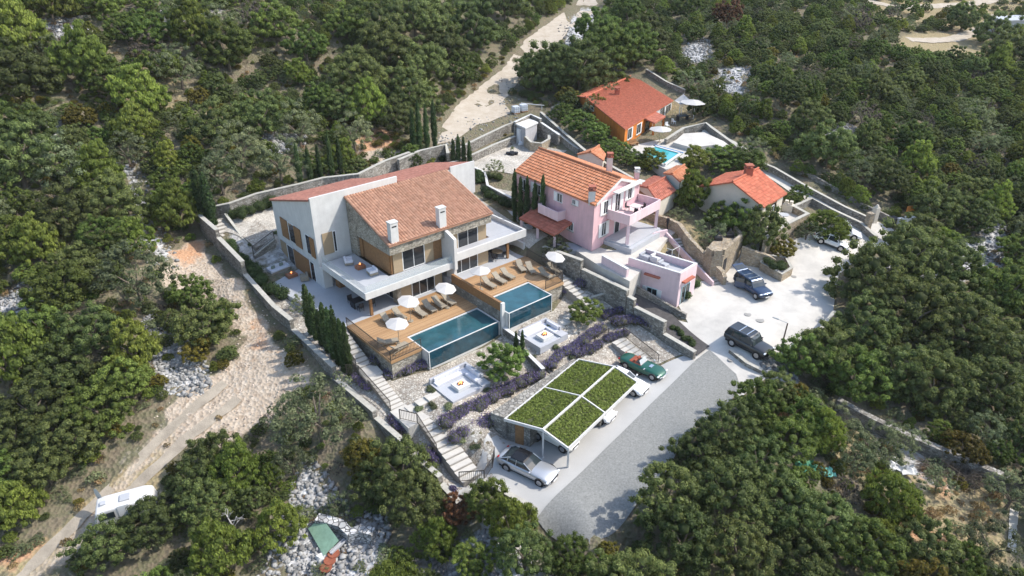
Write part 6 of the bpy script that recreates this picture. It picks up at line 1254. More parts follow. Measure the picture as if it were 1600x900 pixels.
m=MB(); m.box((-.45,-Wk/2-.03,.55),(.3,-Wk/2-.001,2.1)); m.build('door',M_frame,r); m=MB(); m.box((-.3,-.35,Hk),(.4,.35,Hk+.12)); m.build('roof_hatch',M_greyfl,r,bevel=.03); m=MB(); m.box((-1.6,-.2,Hk),(-1.2,.2,Hk+.1)); m.build('roof_hatch',M_greyfl,r,bevel=.03)
for y in (-1,1): m=MB(); n=14; m.loft([[(.3*math.cos(2*math.pi*k/n),y*.95-.1,.32+.3*math.sin(2*math.pi*k/n)) for k in range(n)],[(.3*math.cos(2*math.pi*k/n),y*.95+.1,.32+.3*math.sin(2*math.pi*k/n)) for k in range(n)]]); m.build('wheel',M_tyre,r)
m=MB(); m.tube((Lk/2-.1,.6,.5),(Lk/2+1.1,0,.45),.05); m.tube((Lk/2-.1,-.6,.5),(Lk/2+1.1,0,.45),.05); m.build('drawbar',M_dark,r)
p=G(164,801); r=empty('satellite_dish',tuple(p),1.,'white oval dish standing left of the caravan','satellite dish'); m=MB(); m.tube((0,0,0),(0,0,1.6),.04); m.build('post',M_dark,r); m=MB(); n=16; m.loft([[(0.0+.12*(1-s),s*.55*math.cos(2*math.pi*k/n),1.75+s*.7*math.sin(2*math.pi*k/n)) for k in range(n)] for s in (1,.7,.35,.02)]+[]); m.build('dish',M_white,r)
# rubble heap things at the bottom
p=G(508,846)
simple('green_sheet','faded green sheet leaning on the rubble wall at the bottom','sheet',p,M_green,lambda m:m.add([(-1.3,.9,.5),(-.3,1.3,1.2),(1.2,-.8,.9),(.1,-1.4,0.1),(-1.3,.9,.44),(-.3,1.3,1.14),(1.2,-.8,.84),(.1,-1.4,0.04)],[(0,1,2,3),(7,6,5,4),(0,4,5,1),(1,5,6,2),(2,6,7,3),(3,7,4,0)]),rz=.1)
simple('metal_trough','long grey metal channel beside the green sheet','trough',G(532,857),M_greyfl,lambda m:(m.box((-.9,-.12,.3),(.9,.12,.36)),m.box((-.9,-.14,.36),(.9,-.1,.5)),m.box((-.9,.1,.36),(.9,.14,.5))),rz=1.0)
for k,(u,v,lb) in enumerate(((522,870,'topmost round rusty drum lid below the green sheet'),(516,881,'middle round rusty drum lid'),(510,892,'rusty drum lid cut by the bottom edge'))):
    simple('rusty_lid',lb,'drum lid',G(u,v),M_rust,lambda m:(m.cyl((0,0),.42,.35,.4,16),m.cyl((0,0),.44,.3,.35,16)),'rusty drum lids')
simple('white_rag','crumpled white rag on the rubble below the green sheet','rag',G(502,872),M_white,lambda m:m.loft([[(.5*math.cos(a)*(1+.3*math.sin(3*a)),.4*math.sin(a),.02) for a in np.linspace(0,6.28,12,False)],[(.3*math.cos(a)*(1+.4*math.sin(4*a)),.25*math.sin(a),.3+.1*math.sin(2*a)) for a in np.linspace(0,6.28,12,False)]]),bevel=.03)
# plastic sheets in the lower right clearing
for k,(u,v,s,lb,mt) in enumerate(((1393,735,.55,'crumpled white sheet in the lower right clearing, left of the pair','w'),(1416,741,.6,'crumpled white sheet in the lower right clearing, right of the pair','w'),(1288,744,.6,'turquoise tarpaulin in the lower right trees','g'),(1258,736,.8,'green netting spread over scrub left of the turquoise tarpaulin','n'))):
    mt_={'w':M_white,'g':mat('turquoise tarpaulin',(.15,.4,.33),.6),'n':mat('green netting',(.06,.2,.12),.8,noise=.4,nscale=5)}[mt]; g=np.random.default_rng(k); m=MB(); n=7; gr=[[(x*s*.5+g.normal()*.08,y*s*.4+g.normal()*.08,.35+abs(g.normal())*.18) for x in np.linspace(-2,2,n)] for y in np.linspace(-2,2,n)]
    vs=[p for row in gr for p in row]; vs2=[(x,y,z-.05) for x,y,z in vs]; fs=[(a*n+b,a*n+b+1,a*n+n+b+1,a*n+n+b) for a in range(n-1) for b in range(n-1)]; N_=n*n; m.add(vs+vs2,fs+[tuple(N_+t for t in f[::-1]) for f in fs]+[(k_,k_+1,N_+k_+1,N_+k_) for k_ in range(n-1)]+[(N_-n+k_,N_-n+k_+1,2*N_-n+k_+1,2*N_-n+k_) for k_ in range(n-1)]+[(a*n,(a+1)*n,N_+(a+1)*n,N_+a*n) for a in range(n-1)]+[(a*n+n-1,(a+1)*n+n-1,N_+(a+1)*n+n-1,N_+a*n+n-1) for a in range(n-1)])
    tag(m.build('sheet',mt_,loc=tuple(G(u,v)),smooth=False),lb,'sheet','sheets lying in the lower right clearing' if mt=='w' else None)
simple('brush_pile','brown heap of dry brush in the lower right clearing','brush pile',G(1508,745),M_bark,lambda m:[m.tube((RNG.normal()*.7,RNG.normal()*.7,.1),(RNG.normal()*.9,RNG.normal()*.9,.3+abs(RNG.normal())*.6),.03,.01,4) for _ in range(260)])
simple('brush_pile','grey brown heap of cut branches left of the brown one','brush pile',G(1470,735),M_bark,lambda m:[m.tube((RNG.normal()*1.,RNG.normal()*.5,.1),(RNG.normal()*1.,RNG.normal()*.6,.2+abs(RNG.normal())*.4),.025,.01,4) for _ in range(160)])
# dead white tree by the caravan
def deadtree(label,p,h,seed,mt,n=3,name='dead_tree'):
    g=np.random.default_rng(seed); m=MB()
    def br(a,d,l,r,k):
        b=a+d*l; m.tube(tuple(a),tuple(b),r,r*.6,5)
        if k: 
            for _ in range(3): nd=d+Vector(g.normal(size=3)*.55); nd.normalize(); br(a.lerp(b,g.uniform(.5,1)),nd,l*.65,r*.5,k-1)
    br(Vector((0,0,-.2)),Vector((.1,.1,1)).normalized(),h*.4,h*.03,n); return tag(m.build(name,mt,loc=tuple(p)),label,'dead tree')
deadtree('small white dead tree right of the caravan',G(363,838),3.4,3,mat('bleached wood',(.55,.53,.5),.9)); 
# dry stone walls on the slopes
wall('dry_stone_wall','long ruined dry stone wall across the lower right clearing','stone wall',[(*G(u,v)[:2],G(u,v)[2]+1.2) for u,v in ((1305,640),(1345,662),(1400,690),(1450,712),(1510,738),(1575,765))],.6,cap=0,mat_=M_drywall)
wall('dry_stone_wall','curved rubble wall behind the green sheet','stone wall',[(*G(u,v)[:2],G(u,v)[2]+1.0) for u,v in ((498,822),(515,826),(535,832),(548,845),(565,840),(585,845))],.7,cap=0,mat_=stonemat('pale rubble',[(.3,.3,.3),(.5,.5,.49),(.62,.61,.6),(.4,.39,.38)],2.6,(.1,.1,.1)))
wall('dry_stone_wall','grey dry stone terrace wall in the upper left scrub','stone wall',[(*G(u,v)[:2],G(u,v)[2]+.6) for u,v in ((108,38),(125,32),(142,30))],.5,cap=0)
wall('dry_stone_wall','short dry stone wall in the scrub at the top, left of centre','stone wall',[(*G(u,v)[:2],G(u,v)[2]+.6) for u,v in ((308,36),(325,33),(342,33))],.5,cap=0)
# far building, top right corner
p=G(1590,52); r=empty('far_building',tuple(p),.3,'low grey white building at the top right corner','building'); m=MB(); m.box((-7,-3,-1),(8,3,3)); m.build('wall',mat('far grey render',(.5,.5,.52),.9),r); m=MB(); m.box((-7.3,-3.3,3.003),(8.3,3.3,3.3)); m.build('roof',M_greyfl,r)
# person on the pink house terrace
def person(label,p,rz,top=(.02,.02,.025),legs=(.03,.03,.035),skin=(.5,.32,.23)):
    me=bpy.data.meshes.new('person'); J=[(0,0,.95),(0,0,1.15),(0,0,1.38),(0,0.01,1.5),(0,.02,1.6),(0,.02,1.72),(.09,0,.9),(.11,.06,.5),(.11,0,.08),(.12,.15,.03),(-.09,0,.9),(-.11,-.04,.5),(-.12,-.12,.08),(-.12,.03,.03),(.19,0,1.4),(.27,.02,1.12),(.24,.16,.9),(.24,.22,.82),(-.19,0,1.4),(-.27,-.02,1.12),(-.26,.1,.9),(-.26,.15,.82)]
    E=[(0,1),(1,2),(2,3),(3,4),(4,5),(0,6),(6,7),(7,8),(8,9),(0,10),(10,11),(11,12),(12,13),(2,14),(14,15),(15,16),(16,17),(2,18),(18,19),(19,20),(20,21)]
    RR=[.14,.13,.14,.055,.09,.085,.09,.065,.045,.035,.09,.065,.045,.035,.06,.045,.035,.03,.06,.045,.035,.03]
    me.from_pydata(J,E,[]); b_=bmesh.new(); b_.from_mesh(me); b_.verts.layers.skin.verify(); b_.to_mesh(me); b_.free()
    tmp=bpy.data.objects.new('tmp',me); COL.objects.link(tmp); s=tmp.modifiers.new('s','SKIN')
    for k,v in enumerate(me.skin_vertices[0].data): v.radius=(RR[k],RR[k]*.8); v.use_root=(k==0)
    tmp.modifiers.new('ss','SUBSURF').levels=1
    dg=bpy.context.evaluated_depsgraph_get(); m2=bpy.data.meshes.new_from_object(tmp.evaluated_get(dg)); bpy.data.objects.remove(tmp)
    mt=[mat('dark clothing',top,.9),mat('dark trousers',legs,.9),mat('skin',skin,.6)]; m2.materials.clear()
    for q in mt: m2.materials.append(q)
    for f in m2.polygons:
        z=f.center.z; f.material_index=2 if (z>1.47 or z<.0) or (z<.9 and abs(f.center.x)>.19) else (0 if z>.93 else 1); f.use_smooth=True
    o=mkobj('person',m2,None,None,tuple(p)); o.rotation_euler=(0,0,rz); tag(o,label,'person'); h=MB(); h.loft([[(r*math.cos(a),.01+r*.95*math.sin(a),z) for a in np.linspace(0,6.28,10,False)] for z,r in ((1.66,.1),(1.74,.1),(1.8,.055))]); h.build('hair',mat('dark hair',(.03,.02,.015),.8),o,smooth=True)
person('person in dark clothes standing at the head of the outside stairs',P(1042,359,2.3),.6)
# ================================================================ TREES
PROTO={}
def proto(kind,k):
    if (kind,k) not in PROTO:
        me=crown_mesh(f'{kind}_crown',100+hash_(kind)*7+k,kind); me.materials.append(LEAF[kind]); PROTO[(kind,k)]=(me,TRK[k%3])
    return PROTO[(kind,k)]
def hash_(s): return sum(ord(c)*(i+1) for i,c in enumerate(s))%97
TRK=[trunk_mesh('trunk',k) for k in range(3)]
NV={'oak':5,'green':4,'pine':3,'olive':3,'bare':2,'yellow':2,'rust':1}
NAME={'oak':'oak_tree','green':'green_tree','pine':'pine_tree','olive':'olive_tree','bare':'grey_shrub','yellow':'yellow_shrub','rust':'russet_shrub'}
NT=0
def tree(kind,x,y,w,h,label,rz=None,group=None,z=None,seed=None):
    global NT
    NT+=1; g=np.random.default_rng(NT*13+5); c,t=proto(kind,int(g.integers(NV[kind]))); z=T(x,y) if z is None else z
    r=bpy.data.objects.new(NAME[kind],None); COL.objects.link(r); r.location=(x,y,z); r.empty_display_size=.5; r.rotation_euler=(0,0,g.uniform(0,6.28)); r.scale=(w,w,h)
    tag(r,label,'tree' if kind not in('bare','yellow','rust') else 'shrub',group)
    o=bpy.data.objects.new('crown',c); COL.objects.link(o); o.parent=r
    o=bpy.data.objects.new('trunk',t); COL.objects.link(o); o.parent=r; return r
GRP='trees and shrubs of the hillside scrub'
PLACED=[]
def tp(u,v,wpx,kind,label,hf=1.12,group=GRP):
    """crown centre and width as seen; stands on the ground below it"""
    p=G(u,v+wpx*.2); s=proj(p)[2]; w=wpx/s; h=w*hf; d=p[:2]/np.linalg.norm(p[:2]); q=p[:2]
    PLACED.append((q[0],q[1],w*.5)); return tree(kind,q[0],q[1],w*1.12,h*1.05,label,group=group)
TREES=[
(30,70,90,'pine','broad bright green pine at the left edge, above the grey scree'),(85,25,70,'pine','bright pine at the top left, behind the grey scree'),(10,20,60,'green','green tree in the very top left corner'),
(75,85,50,'olive','grey green shrub just below the grey scree at top left'),(140,115,85,'pine','bright round pine right of the dry grey bush in the upper left'),(175,140,70,'green','dark green tree touching the bright round pine, upper left'),(225,165,75,'pine','yellow green domed pine in the middle of the upper left slope'),(285,125,70,'olive','grey green dome right of the yellow green pine'),(255,115,60,'green','tree between the domed pine and the grey green dome'),(310,65,75,'pine','large bright tree in the upper slope, left of the dirt road'),(360,95,80,'green','wide dark green tree below the large bright one, upper slope'),(240,60,60,'green','green tree above the pale trail, upper left'),(285,30,55,'olive','grey green round bush at the top, left of the short stone wall'),(165,20,60,'green','olive coloured tree at the top beside the left pine'),(200,60,50,'green','dark tree under the top row, left'),(435,55,65,'green','round dark green tree at the top, left third'),(470,125,40,'pine','small bright yellow green pine on the slope above the villa'),(480,85,60,'green','green tree above the small bright pine'),
(130,195,46,'yellow','round yellow green bush beside the stone line on the left slope'),(215,215,62,'pine','vivid green bush right of the yellow bush'),(205,250,60,'olive','dark grey green bush above the narrow stone line'),(265,258,45,'pine','green yellow bush near the tall twin cypresses'),(265,290,45,'green','bush above the stony clearing, left of the twin cypresses'),(60,220,80,'oak','dark tree group on the left slope, left of the yellow bush'),(30,140,110,'oak','big dark brownish oak at the left edge'),(10,210,70,'green','green tree at the left edge below the big brownish oak'),(40,270,110,'oak','grey green oak at the left edge, mid height'),(110,280,95,'olive','wide grey green tree left of the stone line'),(160,290,80,'pine','yellow green tree beside the stone line'),
(282,345,75,'pine','vivid green tree standing alone at the top of the stony clearing'),(262,325,50,'green','dark green tree behind the vivid one by the clearing'),(190,330,90,'oak','oak left of the stone line, above the clearing'),(110,350,100,'oak','large grey oak in the left forest, mid height'),(65,395,75,'pine','bright green tree in the left forest, above the grey scree patch'),(10,390,80,'green','green tree at the left edge above the grey scree patch'),(165,385,70,'green','green tree left of the stone line, level with the clearing'),(215,390,60,'pine','bright green bushes right beside the stone line'),(130,430,70,'oak','grey oak below the bright trees, left forest'),(105,465,95,'green','broad green tree right of the left edge scree'),(225,455,110,'olive','big grey green pine-like tree at the edge of the clearing'),(170,400,60,'oak','dark oak at the heart of the left forest'),(300,470,60,'green','green bush pushing into the clearing from the left'),(325,520,85,'oak','dark bush in the middle of the stony clearing'),(345,500,55,'green','green bush on the right of the dark one in the clearing'),(310,555,45,'yellow','yellow bush under the dark one in the clearing'),
(150,530,90,'oak','dark oak at the left of the lower scree'),(70,520,80,'green','green tree below the left edge scree'),(25,580,110,'pine','bright green tree at the left edge, lower half'),(100,590,90,'oak','grey oak in the lower left forest'),(220,560,80,'pine','yellow green tree by the lower scree'),(200,610,80,'green','tree at the edge of the lower scree'),(170,650,90,'green','green tree above the dirt track'),(60,650,100,'oak','dark tree in the lower left forest'),(120,690,95,'oak','dark oak beside the dirt track'),(30,700,90,'oak','brownish green oak at the left edge above the track'),(30,800,80,'pine','bright bush at the left edge beside the track'),(80,740,80,'oak','dark green tree above the track bend'),(20,750,70,'green','green tree at the left edge, above the bright bush'),
(505,665,125,'olive','large grey green pine below the boundary wall'),(460,660,70,'olive','left part of the grey green trees below the boundary wall'),(345,720,80,'oak','dark tree right of the dirt track'),(375,745,80,'pine','vivid yellow green tree right of the dirt track'),(310,760,75,'oak','dark oak just above the caravan'),(325,790,80,'oak','oak right of the caravan'),(240,830,85,'oak','rounded oak in front of the caravan'),(175,860,85,'oak','dark oak at the lower left, below the caravan'),(350,875,95,'pine','bright green tree at the bottom, left of the rubble'),(440,830,75,'pine','bright tree at the left of the rubble heap'),(395,790,50,'oak','dark tree behind the dead white one'),(460,730,60,'olive','grey green bush above the rubble heap'),(460,565,28,'yellow','small yellow bush beside the boundary wall foot'),
(570,720,60,'yellow','yellow green bush outside the boundary wall'),(625,745,105,'oak','big brownish oak outside the boundary wall, lower end'),(655,790,90,'oak','dark oak by the lower end of the boundary wall'),(590,760,70,'oak','dark bush right of the rubble heap top'),(530,795,45,'olive','small green bush on the rubble heap'),(685,850,70,'pine','bright green bush at the bottom, right of the rubble'),(760,790,70,'green','green tree below the low driveway wall'),(800,830,80,'pine','bright tree below the low driveway wall, right'),(720,800,50,'rust','russet bush near the lower end of the boundary wall'),(820,870,90,'oak','oak at the bottom beside the end of the grey road'),(890,880,70,'green','tree at the very tip of the grey road'),(740,880,60,'green','small green tree at the bottom centre left'),
(1130,680,90,'oak','large oak at the right side of the grey road, upper'),(1090,720,90,'oak','large oak at the right side of the grey road, middle'),(1040,780,100,'oak','large oak at the right side of the grey road, lower'),(1130,780,110,'oak','massive oak in the lower centre forest'),(1060,850,110,'oak','massive oak at the bottom centre right'),(1150,870,110,'oak','oak at the bottom edge, right of the massive ones'),(1220,800,100,'oak','brown green oak below the green netting'),(1280,820,95,'oak','oak below the turquoise tarpaulin'),(1340,860,95,'green','green tree at the bottom right'),(1240,880,100,'oak','oak at the bottom edge, right of centre'),(1385,790,80,'pine','yellow green tree beside the white sheets'),(1440,860,90,'oak','oak below the lower right clearing'),(1540,860,90,'olive','grey green tree near the footpath'),(1570,780,80,'olive','feathery olive at the right edge beside the footpath'),(1180,640,75,'green','leafy tree below the lamp post'),(1210,620,60,'oak','dark bush right of the leafy tree below the lamp post'),(1230,705,80,'green','green tree above the green netting'),(1180,730,80,'oak','oak left of the green netting'),(1290,660,60,'olive','olive at the left end of the ruined wall'),(1350,700,80,'olive','wide pale olive in the lower right clearing'),(1400,700,60,'olive','pale olive beside the white sheets'),(1330,730,60,'olive','dark olive right of the turquoise tarpaulin'),(1460,760,50,'olive','small olive before the brown brush pile'),(1500,710,60,'yellow','dry yellow bush behind the ruined wall'),
(1350,450,110,'oak','huge dark holm oak overhanging the court'),(1400,420,110,'oak','huge dark holm oak behind the first, at the court end'),(1340,520,90,'oak','dark holm oak right of the court wall'),(1420,500,110,'oak','massive dark holm oak in the right-hand forest'),(1480,440,100,'oak','dark oak in the right-hand forest, upper'),(1500,520,100,'oak','oak in the right-hand forest, middle'),(1560,470,100,'green','green tree at the right edge, mid height'),(1290,560,90,'oak','oak right of the lamp post'),(1245,570,80,'green','green tree just right of the lamp post'),(1330,600,90,'green','yellow green tree in the right forest, above the ruined wall'),(1390,590,90,'oak','dark oak above the ruined wall'),(1450,610,100,'oak','dark oak group right, above the ruined wall'),(1570,560,100,'oak','dark oak at the right edge'),(1540,620,100,'oak','dark oak at the right edge above the clearing'),(1430,380,70,'oak','dark round tree at the end of the court'),(1450,340,75,'oak','grey oak behind the bins'),(1580,400,50,'green','small green tree at the right edge, above mid height'),(1470,400,60,'green','low green bush right of the court end'),(1520,350,60,'oak','dark bush on the open rocky patch at right'),
(860,125,85,'oak','dark round oak beside the dirt road, behind the gravel yard'),(905,125,85,'oak','large dark oak left of the orange house, behind the curved wall'),(950,100,80,'green','green tree left of the orange roof'),(835,120,60,'oak','leftmost dark oak bordering the dirt road'),(990,90,70,'green','tree behind the orange roof'),(1010,70,65,'oak','dark tree above the orange roof'),(930,60,60,'green','green tree right of the dirt road, upper'),(980,30,50,'green','green tree right of the dirt road at the top'),
(660,120,85,'oak','dark oak left of the dirt road, above the four cypresses'),(700,90,70,'oak','oak at the left border of the dirt road'),(720,120,50,'green','smaller tree at the left border of the dirt road'),(610,100,90,'oak','brownish oak on the slope behind the villa'),(560,140,90,'oak','dark oak on the slope behind the villa, left'),(640,160,80,'oak','oak close behind the four cypresses'),(590,60,80,'oak','grey oak at the top centre left'),(545,50,60,'green','green tree at the top, left of centre'),(565,62,36,'pine','small round bright bush in the centre left slope'),(650,50,90,'oak','large oak at the top left of the dirt road'),(740,60,80,'oak','oak at the top beside the dirt road'),(790,20,70,'oak','dark tree at the top beside the dirt road'),(580,185,70,'pine','bright bush on the slope behind the villa'),(540,180,60,'oak','dark bush left of the bright one behind the villa'),(555,225,65,'olive','grey green tree behind the villa back wall'),(620,195,60,'oak','dark bush left of the four tall cypresses'),(470,215,75,'olive','olive coloured tree left of the first villa cypresses'),(440,270,80,'olive','grey green tree leaning over the villa back wall'),(380,255,85,'olive','soft grey green pine behind the villa back wall'),(350,290,70,'olive','pine beside the twin cypresses, right'),(410,200,80,'oak','grey oak above the villa back wall'),(340,210,80,'oak','wide grey oak on the slope above the twin cypresses'),(500,170,60,'green','green tree above the villa cypresses'),
(1135,30,42,'rust','orange brown autumn tree near the top, right of centre'),(1070,25,45,'green','green tree at the top, left of the autumn tree'),(1165,255,55,'olive','fluffy green shrub near the lane start'),(1150,205,26,'pine','small bright yellow bush behind the white pool terrace'),(1095,170,45,'oak','round dark tree behind the cream parasol'),(1075,135,40,'olive','grey green tree behind the pointed sail'),(1225,155,50,'oak','dark oak in the scrub above the lane'),(1260,200,60,'oak','pale topped oak above the lane'),(1290,245,80,'oak','big grey green oak just above the lane'),(1420,230,55,'green','yellowish domed tree on the right slope'),(1425,265,55,'pine','bright soft pine on the right slope'),(1345,195,45,'bare','bare grey shrub on the right slope'),(1330,280,60,'olive','grey green bushes above the lane wall'),(1380,290,60,'oak','oak above the lane, near the court end'),(1500,40,45,'oak','round dark tree beside the track at the top right'),(1550,60,60,'oak','dark tree by the far building'),(1570,90,60,'oak','dark group below the far building'),(1590,250,40,'pine','bright yellow green bush at the right edge'),
(235,95,50,'bare','dry grey bush in the upper left slope'),(110,95,45,'bare','pale grey bare bush beside the grey scree'),(400,40,55,'bare','grey bare tree at the top left'),(355,55,60,'olive','grey green tree beside the short stone wall')]
for (u,v,w,k,lb) in TREES: tp(u,v,w,k,lb)
# garden trees with places of their own
def gt(u,v,wpx,kind,label,zb=None,hf=1.,hadd=0,group='garden trees'):
    p=G(u,v) if zb is None else P(u,v,zb); s=proj(p)[2]; w=wpx/s; return tree(kind,p[0],p[1],w*1.05,w*hf,label,group=group,z=p[2])
gt(786,590,70,'green','olive tree in front of the low white-capped dividing wall',hf=1.05); gt(913,505,55,'green','dense green olive tree in the upper garden',hf=1.0)
gt(773,278,34,'olive','round grey olive tree by the thin white wall behind the villa',hf=1.05); gt(868,405,48,'olive','green olive beside the upper deck, under the red porch roof',hf=.95); gt(475,485,42,'olive','young feathery tree beside the first wall cypress',hf=.9)
gt(1290,372,62,'pine','small yellow green tree shading the white cars',hf=.85); gt(1258,375,45,'olive','pale leafy shrub behind the reddish planter',hf=.8); gt(1222,402,44,'yellow','flowering yellow bush on the planter by the court',hf=.9)
gt(1187,392,72,'oak','dense dark tree beside the cream house terrace',hf=1.35); gt(1152,366,66,'green','green tree in front of the cream house gable',hf=1.1); gt(1128,356,56,'green','yellowish tree left of the cream house gable',hf=1.); gt(1108,380,58,'olive','feathery grey olive above the stone platform',hf=.9); gt(1080,326,58,'pine','bright green tree left of the cream house',hf=1.2); gt(1083,268,50,'pine','small bright tree beside the turquoise pool',hf=.9); gt(1160,268,78,'green','leafy fig tree behind the cream house roof',hf=.7); gt(1128,264,66,'green','dark green bushes above the cream house roof',hf=.7)
gt(1016,264,46,'pine','yellow green bush between the pink house and the pool',hf=.8); gt(978,258,50,'green','dark creeper bush behind the pink chimney',hf=.8); gt(930,222,52,'green','green bush on the bank left of the orange house',hf=.8); gt(905,206,54,'green','leafy green bush below the curved wall',hf=.8); gt(880,190,44,'green','bright leafy bush nearest the shelter',hf=.8); gt(955,245,48,'green','green bush at the foot of the orange house',hf=.8)
gt(1250,312,34,'green','palm-like plant above the cream house terrace',hf=.9); gt(1235,318,30,'green','dark bush beside the palm-like plant',hf=.8); gt(1060,345,40,'olive','low bush above the terrace wall by the open shed',hf=.6); gt(1065,300,34,'green','dark shrub between the open shed and the bright tree',hf=1.)
# cypresses
def cypress_mesh(name,seed):
    g=np.random.default_rng(seed); cen=[];rad=[]
    for k in range(60):
        z=g.uniform(.03,.95); r=.5*(1-((z-.32)/.68)**2)**.6 if z>.32 else .5*(.62+.38*z/.32); a=g.uniform(0,6.28); cen.append((.36*r*math.cos(a),.36*r*math.sin(a),z*8)); rad.append(max(.05,r*.6*g.uniform(.8,1.05)))
    for k in range(16): z=k/15*.95+.02; r=.5*(1-((z-.32)/.68)**2)**.6 if z>.32 else .5*(.62+.38*z/.32); cen.append((0,0,z*8)); rad.append(max(.06,r*.8))
    cen=np.array(cen);rad=np.array(rad); q,t=cards(cen,rad,46,.15,seed,squash=1.9,vert=.6,up=1); core=cores(cen,rad,.7,1.8); me=folmesh(name,q*[1,1,1/8],t,(core[0]*[1,1,1/8],core[1])); me.materials.append(LEAF['cyp']); return me
CY=[cypress_mesh('cypress_crown',200+k) for k in range(3)]
m=MB(); m.tube((0,0,-.05),(0,0,.12),.12,.1); CT=bpy.data.meshes.new('cypress_trunk'); CT.from_pydata(m.v,[],m.f); CT.materials.append(M_bark)
ncy=0
def cyp(u,v,vt,w,label,group,zb=None,xy=None):
    global ncy
    p=(G(u,v) if zb is None else P(u,v,zb)) if xy is None else np.array(xy); h=(zof(p[:2],vt)-p[2])*1.04
    r=bpy.data.objects.new('cypress',None); COL.objects.link(r); r.location=tuple(p); r.rotation_euler=(0,0,ncy*1.3); r.scale=(w*.85,w*.85,h); tag(r,label,'cypress',group)
    for nm,me in (('crown',CY[ncy%3]),('trunk',CT)): o=bpy.data.objects.new(nm,me); COL.objects.link(o); o.parent=r
    ncy+=1
OR=['first','second','third','fourth','fifth','sixth','seventh','eighth']
for k,(j,vt,w) in enumerate(((6.0,446,1.5),(7.0,460,1.3),(8.1,485,1.25),(9.2,475,1.3),(10.2,482,1.25),(11.2,480,1.25),(12.3,500,1.3),(13.2,506,1.1))):
    zb=T(*V(-4.4,j,0)[:2]); cyp(0,0,vt,w,f'{OR[k]} cypress counted from the house side in the row along the boundary wall','cypresses along the boundary wall',xy=V(-4.4,j,zb))
cyp(322,352,262,2.1,'left one of the tall twin cypresses at the back left garden corner','twin cypresses'); cyp(335,358,272,2.1,'right one of the tall twin cypresses at the back left garden corner','twin cypresses')
for k,(u,v,vt) in enumerate(((472,300,226),(488,298,230),(503,292,228),(521,287,208),(535,284,214))): cyp(u,v,vt,1.15,f'{OR[k]} cypress from the left in the row behind the villa left roof','cypresses behind the villa left roof')
for k,(u,v,vt) in enumerate(((647,242,172),(657,240,160),(668,237,166),(680,233,158))): cyp(u,v,vt,1.35,f'{OR[k]} from the left of the four tall cypresses on the back corner','four tall cypresses on the back corner')
for k,(u,v,vt) in enumerate(((709,263,218),(717,262,211),(725,262,215),(734,262,221))): cyp(u,v,vt,1.1,f'{OR[k]} from the left of the small cypresses above the white parapet','small cypresses above the white parapet')
for k,(u,v,vt) in enumerate(((804,345,266),(813,348,278),(823,352,277),(835,354,284),(847,357,276))): cyp(u,v,vt,1.2,f'{OR[k]} cypress from the left in the row before the pink house','cypresses before the pink house')
cyp(806,562,519,.7,'left of two small cypresses beside the upper sunken seating','small garden cypresses'); cyp(816,562,517,.7,'right of two small cypresses beside the upper sunken seating','small garden cypresses')
# ---------------------------------------------------------------- filler scrub
g=np.random.default_rng(77); cand=[]
sp=2.05
for y in np.arange(22,235,sp):
    half=(y*cT+30*sT)*.80+12
    k=1 if y<110 else 1.35
    for x in np.arange(-half,half,sp*k):
        if k>1 and g.uniform()<.1: continue
        cand.append((x+g.uniform(-1,1)*sp*.45,y+g.uniform(-1,1)*sp*.45))
cand=np.array(cand); ok=np.ones(len(cand),bool)
for pl in EXCL: 
    ins=inpoly(cand,pl); ok&=~ins
    dd=distpoly(cand,pl); ok&=dd>1.15
ok&=~((distpoly(cand,[tuple(q) for q in roadpoly])<2.6))
for p in scree[:]: ok&=~(inpoly(cand,p))&(distpoly(cand+np.array([0,1.2]),p)>1.0)
for p in [clearing,clear2]+reddirt: ok&=~(inpoly(cand,p))
for n_,p in enumerate(dryg):
    ins=inpoly(cand,p); ok&=~(ins&(g.uniform(size=len(cand))<(.93 if n_ in (0,1,2) else .55)))
trk=[GP([(352,598),(333,613),(300,640),(233,703),(167,770),(117,820),(40,893),(-20,950)]),GP([(372,622),(353,640),(300,680),(213,760),(143,833),(80,893),(30,950)])]
RW=GP([(1305,640),(1345,662),(1400,690),(1450,712),(1510,738),(1575,765)]); ok&=distpoly(cand,RW,False)>2.3; ok&=distpoly(cand+np.array([0,1.5]),RW,False)>2.
for t in trk: ok&=distpoly(cand,t,False)>2.7
for (u,v,rr) in ((198,806,2.6),(508,850,3.),(1393,738,3),(1416,741,3),(1288,744,2.),(1420,358,3.),(1395,355,2.5),(363,838,1.5),(166,795,1.5)):
    c=G(u,v)[:2]; ok&=np.linalg.norm(cand-c,axis=1)>rr
cand=cand[ok]; PL=np.array(PLACED)
dn=np.linalg.norm(cand[:,None,:]-PL[None,:,:2],axis=2)-PL[None,:,2]; md=dn.min(1)
nz=noise2(cand,.13,61); nz2=noise2(cand,.35,62)
ok=(md>.1)&(nz2>-1.25); cand=cand[ok];nz=nz[ok];md=md[ok];nz2=nz2[ok]
zc=TT(cand); u_,v_,s_=proj((cand[:,0],cand[:,1],zc+1)); vis=(u_>-60)&(u_<1660)&(v_>-60)&(v_<1010); cand,zc,u_,v_,s_,nz,nz2,md=[a[vis] for a in (cand,zc,u_,v_,s_,nz,nz2,md)]
